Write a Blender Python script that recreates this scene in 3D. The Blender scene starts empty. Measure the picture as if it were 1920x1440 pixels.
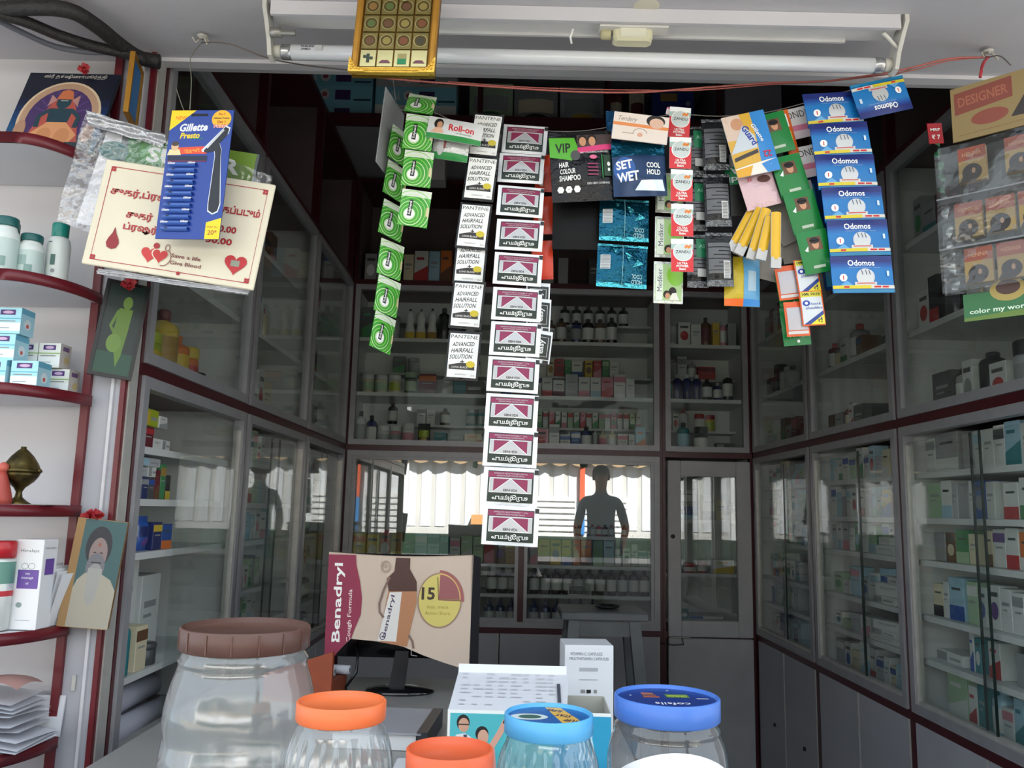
import bpy, bmesh, math, random
from mathutils import Vector, Matrix, Euler
from mathutils.geometry import tessellate_polygon
R = math.radians
random.seed(7)
SC = bpy.context.scene
COL = SC.collection

# ------------------------------------------------------------------ camera
FPX, ZC = 1550.0, 1.35
PITCH, ROLL = R(8.69), R(1.3)
cp, sp, cr, sr = math.cos(PITCH), math.sin(PITCH), math.cos(ROLL), math.sin(ROLL)
cam_d = bpy.data.cameras.new('camera')
cam_d.sensor_width = 36.0
cam_d.lens = 36.0 * FPX / 1920.0
cam_d.clip_start = 0.02
cam = bpy.data.objects.new('camera', cam_d)
COL.objects.link(cam)
cam.matrix_world = Matrix(((cr, -sr, 0, 0), (-sr * sp, -cr * sp, -cp, 0), (sr * cp, cr * cp, -sp, ZC), (0, 0, 0, 1)))
SC.camera = cam

# ------------------------------------------------------------------ daylight
world = bpy.data.worlds.new('hazy_sky'); SC.world = world
world.use_nodes = True
_bg = world.node_tree.nodes['Background']
_bg.inputs[0].default_value = (0.80, 0.90, 1.0, 1)
_bg.inputs[1].default_value = 4.0
sun_d = bpy.data.lights.new('sun', 'SUN'); sun_d.energy = 48.0; sun_d.angle = R(2.0); sun_d.color = (1.0, 0.97, 0.93)
sun = bpy.data.objects.new('sun', sun_d); COL.objects.link(sun)
sun.rotation_euler = Vector((-0.25, -0.80, -0.62)).to_track_quat('-Z', 'Y').to_euler()
SC.view_settings.view_transform = 'Standard'
SC.view_settings.look = 'None'
SC.view_settings.gamma = 1.0
SC.view_settings.use_curve_mapping = False
SC.view_settings.exposure = -0.85
SC.cycles.use_denoising = True
SC.cycles.max_bounces = 10
SC.cycles.diffuse_bounces = 6
SC.cycles.glossy_bounces = 5
SC.cycles.transparent_max_bounces = 32
SC.cycles.transmission_bounces = 6
SC.cycles.sample_clamp_indirect = 8.0
SC.cycles.caustics_reflective = False
SC.cycles.caustics_refractive = False

# ------------------------------------------------------------------ helpers: measuring, materials
def ray(px, py):
    a = (px - 960) / FPX; b = (720 - py) / FPX
    dx = a * cr - b * sr; up = a * sr + b * cr
    return Vector((dx, cp - up * sp, sp + up * cp))
def atY(px, py, Y):
    d = ray(px, py); return Vector((0, 0, ZC)) + d * (Y / d.y)
def atZ(px, py, Z):
    d = ray(px, py); return Vector((0, 0, ZC)) + d * ((Z - ZC) / d.z)
def lin(c):
    return tuple((x / 12.92 if x <= 0.04045 else ((x + 0.055) / 1.055) ** 2.4) for x in c)
def hexc(h):
    h = h.lstrip('#'); return lin(tuple(int(h[i:i + 2], 16) / 255 for i in (0, 2, 4)))
_M = {}
def mat(h, rough=0.5, metal=0.0, noise=0.0, scale=8.0, bump=0.0, bscale=60.0, spec=0.5, coat=0.0, emit=0.0, vary2=None):
    """procedural principled material; h = sRGB hex"""
    k = (h, rough, metal, noise, scale, bump, bscale, spec, coat, emit, vary2)
    if k in _M: return _M[k]
    m = bpy.data.materials.new('surface_' + h.lstrip('#')); m.use_nodes = True
    nt = m.node_tree; b = nt.nodes['Principled BSDF']
    c = hexc(h)
    b.inputs['Base Color'].default_value = (*c, 1)
    b.inputs['Roughness'].default_value = rough
    b.inputs['Metallic'].default_value = metal
    b.inputs['Specular IOR Level'].default_value = spec
    if coat: b.inputs['Coat Weight'].default_value = coat; b.inputs['Coat Roughness'].default_value = 0.15
    if emit: b.inputs['Emission Color'].default_value = (*c, 1); b.inputs['Emission Strength'].default_value = emit
    if noise or bump:
        tc = nt.nodes.new('ShaderNodeTexCoord')
    if noise:
        n = nt.nodes.new('ShaderNodeTexNoise'); n.inputs['Scale'].default_value = scale; n.inputs['Detail'].default_value = 6
        nt.links.new(tc.outputs['Object'], n.inputs['Vector'])
        rp = nt.nodes.new('ShaderNodeValToRGB')
        rp.color_ramp.elements[0].position = 0.35; rp.color_ramp.elements[1].position = 0.7
        c2 = hexc(vary2) if vary2 else tuple(x * (1 - noise) for x in c)
        rp.color_ramp.elements[0].color = (*c2, 1); rp.color_ramp.elements[1].color = (*c, 1)
        nt.links.new(n.outputs['Fac'], rp.inputs['Fac']); nt.links.new(rp.outputs['Color'], b.inputs['Base Color'])
    if bump:
        n = nt.nodes.new('ShaderNodeTexNoise'); n.inputs['Scale'].default_value = bscale; n.inputs['Detail'].default_value = 3
        nt.links.new(tc.outputs['Object'], n.inputs['Vector'])
        bp = nt.nodes.new('ShaderNodeBump'); bp.inputs['Strength'].default_value = bump; bp.inputs['Distance'].default_value = 0.01
        nt.links.new(n.outputs['Fac'], bp.inputs['Height']); nt.links.new(bp.outputs['Normal'], b.inputs['Normal'])
    _M[k] = m; return m
def clear(name, tint, ior=1.5, rough=0.0, milk=0.0, milkcol=(0.8, 0.8, 0.8), bump=0.0, bscale=40.0, dirt=0.0):
    """thin see-through sheet: Fresnel mix of clear and mirror, optional milky scatter"""
    k = ('clear', name)
    if k in _M: return _M[k]
    m = bpy.data.materials.new(name); m.use_nodes = True
    nt = m.node_tree; nt.nodes.clear()
    o = nt.nodes.new('ShaderNodeOutputMaterial'); t = nt.nodes.new('ShaderNodeBsdfTransparent'); g = nt.nodes.new('ShaderNodeBsdfGlossy')
    t.inputs[0].default_value = (*tint, 1); g.inputs['Roughness'].default_value = rough
    lw = nt.nodes.new('ShaderNodeLayerWeight'); lw.inputs['Blend'].default_value = 0.5   # Schlick's Fresnel, same from both faces
    F0 = ((ior - 1) / (ior + 1)) ** 2
    pw = nt.nodes.new('ShaderNodeMath'); pw.operation = 'POWER'; pw.inputs[1].default_value = 5.0
    f = nt.nodes.new('ShaderNodeMath'); f.operation = 'MULTIPLY_ADD'; f.inputs[1].default_value = 1 - F0; f.inputs[2].default_value = F0
    nt.links.new(lw.outputs['Facing'], pw.inputs[0]); nt.links.new(pw.outputs[0], f.inputs[0])
    base = t.outputs[0]
    tc = nt.nodes.new('ShaderNodeTexCoord')
    if milk:
        d = nt.nodes.new('ShaderNodeBsdfDiffuse'); d.inputs[0].default_value = (*milkcol, 1)
        mx = nt.nodes.new('ShaderNodeMixShader'); mx.inputs[0].default_value = milk
        if dirt:
            n = nt.nodes.new('ShaderNodeTexNoise'); n.inputs['Scale'].default_value = 3; n.inputs['Detail'].default_value = 8
            nt.links.new(tc.outputs['Object'], n.inputs['Vector'])
            mr = nt.nodes.new('ShaderNodeMapRange'); mr.inputs['From Min'].default_value = 0.35; mr.inputs['From Max'].default_value = 0.75
            mr.inputs['To Min'].default_value = milk; mr.inputs['To Max'].default_value = milk + dirt
            nt.links.new(n.outputs['Fac'], mr.inputs['Value']); nt.links.new(mr.outputs[0], mx.inputs[0])
        nt.links.new(base, mx.inputs[1]); nt.links.new(d.outputs[0], mx.inputs[2]); base = mx.outputs[0]
    if bump:
        n2 = nt.nodes.new('ShaderNodeTexNoise'); n2.inputs['Scale'].default_value = bscale; n2.inputs['Detail'].default_value = 2
        nt.links.new(tc.outputs['Object'], n2.inputs['Vector'])
        bp = nt.nodes.new('ShaderNodeBump'); bp.inputs['Strength'].default_value = bump; bp.inputs['Distance'].default_value = 0.01
        nt.links.new(n2.outputs['Fac'], bp.inputs['Height'])
        nt.links.new(bp.outputs[0], g.inputs['Normal']); nt.links.new(bp.outputs[0], lw.inputs['Normal'])
    x = nt.nodes.new('ShaderNodeMixShader')
    nt.links.new(f.outputs[0], x.inputs[0]); nt.links.new(base, x.inputs[1]); nt.links.new(g.outputs[0], x.inputs[2])
    nt.links.new(x.outputs[0], o.inputs['Surface'])
    _M[k] = m; return m

# ------------------------------------------------------------------ helpers: meshes and objects
class MB:
    def __init__(s): s.v = []; s.f = []; s.m = []; s.mats = []; s.sm = []
    def mi(s, m):
        if m not in s.mats: s.mats.append(m)
        return s.mats.index(m)
    def add(s, vs, fs, m, smooth=False):
        o = len(s.v); s.v += [tuple(v) for v in vs]; i = s.mi(m)
        for f in fs: s.f.append(tuple(o + k for k in f)); s.m.append(i); s.sm.append(smooth)
        return s
    def box(s, x0, x1, y0, y1, z0, z1, m, bev=0.0):
        if bev <= 0:
            vs = [(x, y, z) for z in (z0, z1) for y in (y0, y1) for x in (x0, x1)]
            return s.add(vs, [(0, 2, 3, 1), (4, 5, 7, 6), (0, 1, 5, 4), (2, 6, 7, 3), (0, 4, 6, 2), (1, 3, 7, 5)], m)
        b = bev; r = [(x0 + b, y0), (x1 - b, y0), (x1, y0 + b), (x1, y1 - b), (x1 - b, y1), (x0 + b, y1), (x0, y1 - b), (x0, y0 + b)]
        cx, cy = (x0 + x1) / 2, (y0 + y1) / 2
        kx = 1 - 2 * b / max(x1 - x0, 1e-6); ky = 1 - 2 * b / max(y1 - y0, 1e-6)
        q = [(cx + (x - cx) * kx, cy + (y - cy) * ky) for x, y in r]
        vs = [(x, y, z0) for x, y in q] + [(x, y, z0 + b) for x, y in r] + [(x, y, z1 - b) for x, y in r] + [(x, y, z1) for x, y in q]
        fs = [tuple(range(7, -1, -1)), tuple(range(24, 32))]
        for l in range(3):
            for i in range(8): j = (i + 1) % 8; fs.append((l * 8 + i, l * 8 + j, l * 8 + 8 + j, l * 8 + 8 + i))
        return s.add(vs, fs, m)
    def lathe(s, prof, m, n=24, c=(0, 0), rfn=None, cap0=True, cap1=True, smooth=True):
        vs = []; fs = []
        for r, z in prof:
            for i in range(n):
                a = 2 * math.pi * i / n; rr = rfn(r, z, a) if rfn else r
                vs.append((c[0] + rr * math.cos(a), c[1] + rr * math.sin(a), z))
        for l in range(len(prof) - 1):
            for i in range(n):
                j = (i + 1) % n; fs.append((l * n + i, l * n + j, l * n + n + j, l * n + n + i))
        if cap0: fs.append(tuple(range(n - 1, -1, -1)))
        if cap1: k = (len(prof) - 1) * n; fs.append(tuple(range(k, k + n)))
        return s.add(vs, fs, m, smooth)
    def tube(s, pts, r, m, n=6, smooth=True):
        pts = [Vector(p) for p in pts]; vs = []; fs = []; up = Vector((0.13, 0.31, 0.94))
        rs = r if isinstance(r, (list, tuple)) else [r] * len(pts)
        for i, p in enumerate(pts):
            t = (pts[min(i + 1, len(pts) - 1)] - pts[max(i - 1, 0)]).normalized()
            a = t.cross(up)
            if a.length < 1e-3: a = t.cross(Vector((1, 0, 0)))
            a.normalize(); b = t.cross(a)
            for k in range(n):
                w = 2 * math.pi * k / n; vs.append(p + (a * math.cos(w) + b * math.sin(w)) * rs[i])
        for l in range(len(pts) - 1):
            for k in range(n): j = (k + 1) % n; fs.append((l * n + k, l * n + j, l * n + n + j, l * n + n + k))
        fs.append(tuple(range(n - 1, -1, -1))); e = (len(pts) - 1) * n; fs.append(tuple(range(e, e + n)))
        return s.add(vs, fs, m, smooth)
    def prism(s, pts, y0, y1, m):
        """2-D outline (x,z) extruded in y"""
        n = len(pts); vs = [(x, y0, z) for x, z in pts] + [(x, y1, z) for x, z in pts]
        tri = tessellate_polygon([[Vector((x, z, 0)) for x, z in pts]])
        fs = [tuple(t) for t in tri] + [tuple(n + i for i in reversed(t)) for t in tri]
        fs += [(i, (i + 1) % n, n + (i + 1) % n, n + i) for i in range(n)]
        return s.add(vs, fs, m)
    def grid(s, fn, nu, nv, m, smooth=True, closed=False):
        vs = [fn(i / nu, j / nv) for j in range(nv + 1) for i in range(nu + 1)]
        fs = [(j * (nu + 1) + i, j * (nu + 1) + i + 1, (j + 1) * (nu + 1) + i + 1, (j + 1) * (nu + 1) + i) for j in range(nv) for i in range(nu)]
        return s.add(vs, fs, m, smooth)
    def mesh(s, name, fix=True):
        me = bpy.data.meshes.new(name); me.from_pydata(s.v, [], s.f)
        for m in s.mats: me.materials.append(m)
        me.polygons.foreach_set('material_index', s.m); me.polygons.foreach_set('use_smooth', s.sm)
        if fix:
            bm = bmesh.new(); bm.from_mesh(me); bmesh.ops.recalc_face_normals(bm, faces=bm.faces); bm.to_mesh(me); bm.free()
        me.update(); return me
    def build(s, name, parent=None, loc=None, rot=None, fix=True):
        return ob(name, s.mesh(name, fix), parent, loc, rot)
def ob(name, me, parent=None, loc=None, rot=None):
    o = bpy.data.objects.new(name, me); COL.objects.link(o)
    if parent is not None: o.parent = parent
    if loc is not None: o.location = loc
    if rot is not None: o.rotation_euler = rot
    return o
_LBL = {}
def tag(o, label, cat, group=None):
    o['label'] = label; o['category'] = cat
    if group: o['group'] = group
    return o
def thing(name, label, cat, loc=(0, 0, 0), rot=(0, 0, 0), group=None):
    o = ob(name, None, None, loc, rot); return tag(o, label, cat, group)
def struct(o, label=None):
    o['kind'] = 'structure'
    if label: o['label'] = label
    return o
def copy_tree(o, parent=None):
    c = o.copy(); COL.objects.link(c); c.parent = parent
    for ch in o.children:
        copy_tree(ch, c)
    return c
ORD = 'first second third fourth fifth sixth seventh eighth ninth tenth eleventh twelfth thirteenth fourteenth fifteenth sixteenth seventeenth eighteenth nineteenth twentieth twenty-first twenty-second twenty-third twenty-fourth twenty-fifth twenty-sixth twenty-seventh twenty-eighth'.split()

# ------------------------------------------------------------------ helpers: flat print (lettering and drawn shapes)
_T = {}
def text2d(s, bold=0.0, shear=0.0):
    k = (s, bold, shear)
    if k in _T: return _T[k]
    cu = bpy.data.curves.new('lettering', 'FONT'); cu.body = s; cu.size = 1; cu.resolution_u = 2; cu.offset = bold; cu.shear = shear
    o = bpy.data.objects.new('lettering', cu); COL.objects.link(o)
    bpy.context.view_layer.update()
    me = o.evaluated_get(bpy.context.evaluated_depsgraph_get()).to_mesh()
    vs = [(v.co.x, v.co.y) for v in me.vertices]; fs = [tuple(p.vertices) for p in me.polygons]
    bpy.data.objects.remove(o); bpy.data.curves.remove(cu)
    if not vs: vs = [(0, 0), (1, 0), (1, 1)]; fs = [(0, 1, 2)]
    x0 = min(v[0] for v in vs); x1 = max(v[0] for v in vs); y0 = min(v[1] for v in vs); y1 = max(v[1] for v in vs)
    _T[k] = (vs, fs, x0, x1, y0, y1); return _T[k]
class PR:
    """printed artwork in a (u,v) plane; later shapes lie on top"""
    def __init__(s): s.it = []
    def raw(s, vs, fs, m): s.it.append((vs, fs, m)); return s
    def rect(s, x0, y0, x1, y1, m): return s.raw([(x0, y0), (x1, y0), (x1, y1), (x0, y1)], [(0, 1, 2, 3)], m)
    def poly(s, pts, m):
        tri = tessellate_polygon([[Vector((x, y, 0)) for x, y in pts]])
        return s.raw(list(pts), [tuple(t) for t in tri], m)
    def oval(s, cx, cy, rx, ry, m, n=20, a0=0, a1=360):
        pts = [(cx + rx * math.cos(R(a0 + (a1 - a0) * i / n)), cy + ry * math.sin(R(a0 + (a1 - a0) * i / n))) for i in range(n + (a1 - a0 < 360))]
        if a1 - a0 < 360: pts.append((cx, cy))
        return s.poly(pts, m)
    def arc(s, cx, cy, rx, ry, w, m, a0=0, a1=360, n=20):
        vs = []; fs = []
        for i in range(n + 1):
            a = R(a0 + (a1 - a0) * i / n); c_, s_ = math.cos(a), math.sin(a)
            vs += [(cx + rx * c_, cy + ry * s_), (cx + (rx - w) * c_, cy + (ry - w) * s_)]
            if i: k = 2 * i; fs.append((k - 2, k, k + 1, k - 1))
        return s.raw(vs, fs, m)
    def line(s, pts, w, m):
        vs = []; fs = []
        for i, p in enumerate(pts):
            a = pts[max(i - 1, 0)]; b = pts[min(i + 1, len(pts) - 1)]
            dx, dy = b[0] - a[0], b[1] - a[1]; l = math.hypot(dx, dy) or 1
            nx, ny = -dy / l * w / 2, dx / l * w / 2
            vs += [(p[0] + nx, p[1] + ny), (p[0] - nx, p[1] - ny)]
            if i: k = 2 * i; fs.append((k - 2, k, k + 1, k - 1))
        return s.raw(vs, fs, m)
    def text(s, t, cx, cy, h, m, w=None, rot=0, bold=0.0, shear=0.0):
        vs, fs, x0, x1, y0, y1 = text2d(t, bold, shear)
        sy = h / (y1 - y0); sx = (w / (x1 - x0)) if w else sy
        c_, s_ = math.cos(R(rot)), math.sin(R(rot)); out = []
        for x, y in vs:
            x = (x - (x0 + x1) / 2) * sx; y = (y - (y0 + y1) / 2) * sy
            out.append((cx + x * c_ - y * s_, cy + x * s_ + y * c_))
        return s.raw(out, fs, m)
    def mesh(s, name, fn=None, cuts=None, off=0.0005, clip=None, step=3e-5, plane='xz'):
        me = bpy.data.meshes.new(name); bm = bmesh.new(); mats = []
        for i, (vs, fs, m) in enumerate(s.it):
            if m not in mats: mats.append(m)
            b = bmesh.new(); bv = [b.verts.new((x, y, 0)) for x, y in vs]
            for f in fs:
                try: b.faces.new([bv[k] for k in f])
                except ValueError: pass
            if clip:
                for co, no in (((clip[0], 0, 0), (-1, 0, 0)), ((clip[2], 0, 0), (1, 0, 0)), ((0, clip[1], 0), (0, -1, 0)), ((0, clip[3], 0), (0, 1, 0))):
                    bmesh.ops.bisect_plane(b, geom=b.verts[:] + b.edges[:] + b.faces[:], plane_co=co, plane_no=no, clear_outer=True)
            if cuts:
                for x in cuts[0]: bmesh.ops.bisect_plane(b, geom=b.verts[:] + b.edges[:] + b.faces[:], plane_co=(x, 0, 0), plane_no=(1, 0, 0))
                for y in cuts[1]: bmesh.ops.bisect_plane(b, geom=b.verts[:] + b.edges[:] + b.faces[:], plane_co=(0, y, 0), plane_no=(0, 1, 0))
            mp = {}; mi = mats.index(m)
            for v in b.verts:
                o = off + i * step
                if fn: p = fn(v.co.x, v.co.y, o)
                elif plane == 'xz': p = (v.co.x, -o, v.co.y)
                else: p = (v.co.x, v.co.y, o)
                mp[v] = bm.verts.new(p)
            for f in b.faces:
                try: nf = bm.faces.new([mp[v] for v in f.verts]); nf.material_index = mi
                except ValueError: pass
            b.free()
        bm.normal_update()
        for f in bm.faces:
            n = f.normal
            if (plane == 'xz' and n.y > 0) or (plane != 'xz' and n.z < 0): f.normal_flip()
        bm.to_mesh(me); bm.free()
        for m in mats: me.materials.append(m)
        return me
    def build(s, name, parent, loc=None, rot=None, **k): return ob(name, s.mesh(name, **k), parent, loc, rot)
def lin_cuts(a, b, n): return [a + (b - a) * i / n for i in range(1, n)]

# common print inks
WH = mat('f2f2ee', 0.45); BK = mat('141414', 0.4); RED = mat('c8202c', 0.4); DRED = mat('8e1a2a', 0.45); YEL = mat('f2cf1d', 0.45)
BLU = mat('1d3f9e', 0.4); GRN = mat('1f8a3c', 0.4); ORG = mat('ee6a1e', 0.4); GRY = mat('8b8b8b', 0.5); CREAM = mat('e9dfc8', 0.6)
PINK = mat('d9688e', 0.45); SKIN = mat('c9936f', 0.5); HAIR = mat('1e1614', 0.5); SILV = mat('c4c6c8', 0.35, 0.3); LGRY = mat('bdbdbd', 0.5)
# ================================================================== the setting
PLASTER = mat('b9b6b8', 0.75, noise=0.12, scale=3, bump=0.08, bscale=90)
SOFFIT = mat('c2bfc2', 0.7, noise=0.10, scale=2.2, bump=0.05, bscale=70)
WHITEP = mat('cdcbce', 0.55, noise=0.05, scale=4)
DARKW = mat('d2cfd0', 0.8, noise=0.15, scale=3)
MAROON = mat('4c1820', 0.35, noise=0.18, scale=14, spec=0.5)
REDTRIM = mat('671822', 0.35, noise=0.12, scale=16)
ALU = mat('a0a0a3', 0.4, 0.2, noise=0.12, scale=20)
ALUB = mat('c6c4bd', 0.35, 0.25, noise=0.15, scale=25)
LAMG = mat('acacb2', 0.5, noise=0.08, scale=5)
WOOD = mat('6e5f5f', .6, noise=.2, scale=9)
LAMW = mat('d8dad8', 0.55, noise=0.06, scale=5)
GLASS = clear('side_glass', (0.95, 0.97, 0.962), ior=1.5, milk=0.012, milkcol=(0.55, 0.62, 0.58), dirt=0.02)
GLASSB = clear('cabinet_glass', (0.93, 0.955, 0.945), ior=2.15, milk=0.012, milkcol=(0.55, 0.62, 0.58), dirt=0.02)

def slab(name, x0, x1, y0, y1, z0, z1, m, label=None):
    return struct(MB().box(x0, x1, y0, y1, z0, z1, m).build(name), label)
slab('floor', -4, 4, -1.4, 4.6, -0.2, 0, mat('e0dcd4', 0.5, noise=0.12, scale=3))
slab('ceiling', -1.3, 1.7, 1.9, 4.6, 3.45, 3.6, DARKW)
slab('wall_back', -1.3, 1.7, 4.42, 4.6, 0, 3.45, DARKW)
slab('wall_left', -1.38, -1.20, 1.9, 4.42, 0, 3.45, DARKW)
slab('wall_right', 1.58, 1.76, 1.9, 4.42, 0, 3.45, DARKW)
slab('wall_front', -4, 4, 1.7455, 1.78, 2.335, 4.2, PLASTER, 'plaster wall above the shop opening')
slab('wall_front_left', -4, -0.885, 1.745, 1.75, 0, 2.335, WHITEP, 'white panelled wall behind the curved shelves')
slab('wall_front_right', 1.62, 4, 1.745, 1.90, 0, 2.335, PLASTER)
slab('ceiling_porch', -4, 4, 1.15, 1.745, 2.335, 2.48, SOFFIT, 'grey painted soffit above the shop opening')
slab('roof', -4, 4, 1.15, 4.7, 4.2, 4.35, PLASTER)
slab('trim_1', -0.84, 1.62, 1.722, 1.75, 2.326, 2.335, WHITEP, 'thin white metal strip along the soffit edge')
pl = struct(MB().box(-0.873, -0.813, 1.705, 1.748, 0, 2.335, LAMG).build('pillar'), 'grey laminate pillar with maroon edges')
MB().box(-0.889, -0.873, 1.695, 1.744, 0, 2.335, REDTRIM).build('edge_strip', pl)
MB().box(-0.813, -0.803, 1.70, 1.713, 0, 2.335, REDTRIM).build('edge_strip', pl)
MB().box(-0.813, -0.800, 1.7135, 1.750, 0, 2.335, ALUB).build('metal_post', pl)
MB().box(-0.832, -0.826, 1.699, 1.706, 0, 2.335, WHITEP).build('corner_bead', pl)
for zc in (0.98,):
    MB().box(-0.853, -0.846, 1.70, 1.706, zc, zc + .03, ALUB).build('catch_plate', pl)
# patch of filler on the soffit
MB().lathe([(0.022, -0.002), (0.026, 0)], mat('cfc9b4', 0.8), 14, cap1=False).build('plaster_patch', bpy.data.objects['ceiling_porch'], loc=tuple(atZ(1212, 12, 2.335)))

# --- the other side of the street (seen only mirrored in the cabinet glass)
slab('ground_street', -16, 16, -14, -1.4, -0.35, -0.2, mat('a39c90', 0.9, noise=0.2, scale=1.5))
fac = struct(MB().box(-14, 14, -9.3, -9.0, -0.2, 4.5, mat('d6d4cf', 0.8, noise=0.1, scale=1)).build('wall_street'), 'pale house front across the street')
rb = MB()
for i in range(40): rb.box(-6 + i * .3, -6 + i * .3 + .2, -8.99, -8.978, 1.0, 3.2, mat('dfe2e6', 0.5))
rb.build('cladding_ribs', fac)
for x0, x1 in ((-3.0, -2.3), (0.55, 1.35), (1.45, 2.4)):
    sh = MB()
    for i in range(9): sh.box(x0, x1, -8.93, -8.89, 0.6 + i * .12, 0.6 + i * .12 + .085, mat('ecebe8', 0.5))
    sh.build('shutter_slats', fac)
MB().box(-3.6, -3.35, -8.9, -8.8, 0, 3.2, mat('8c8f92', 0.6)).build('gate_post', fac)
MB().box(-2.2, -2.05, -8.9, -8.8, 0, 3.4, mat('f4f4f2', 0.6)).build('gate_post', fac)
MB().box(1.42, 1.52, -8.88, -8.8, 1.55, 2.6, mat('d8572a', 0.6)).box(1.42, 1.52, -8.88, -8.8, 0.9, 1.55, mat('2f7fc4', 0.6)).build('banner_pole', fac)
MB().box(-0.75, -0.45, -8.88, -8.6, 1.0, 1.25, mat('d69a5a', 0.6)).build('meter_box', fac)
lw = struct(MB().box(-12, 12, -8.7, -8.4, -0.2, 0.86, mat('1c3022', 0.9, noise=0.3, scale=6)).build('wall_kerb'), 'low green painted wall at the roadside')
# dark awning with a tan scalloped hem on the house opposite
aw = struct(MB().add([(-13, -8.98, 4.35), (13, -8.98, 4.35), (13, -8.72, 2.62), (-13, -8.72, 2.62), (-13, -8.98, 4.30), (13, -8.98, 4.30), (13, -8.72, 2.58), (-13, -8.72, 2.58)], [(0, 1, 2, 3), (4, 7, 6, 5), (0, 4, 5, 1), (3, 2, 6, 7), (0, 3, 7, 4), (1, 5, 6, 2)], mat('3c4240', .9, noise=.2, scale=2)).build('roof_awning'), 'dark awning on the house across the street')
pts = [(-6, 2.6)]
for i in range(30):
    x = -6 + i * .4
    pts += [(x + k * .1, 2.33 - .08 * math.sin(math.pi * k / 4)) for k in range(4)]
pts += [(6, 2.33), (6, 2.6)]
MB().prism(pts, -8.735, -8.72, mat('b59a78', 0.8, noise=0.15, scale=5)).build('scalloped_hem', aw)

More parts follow.
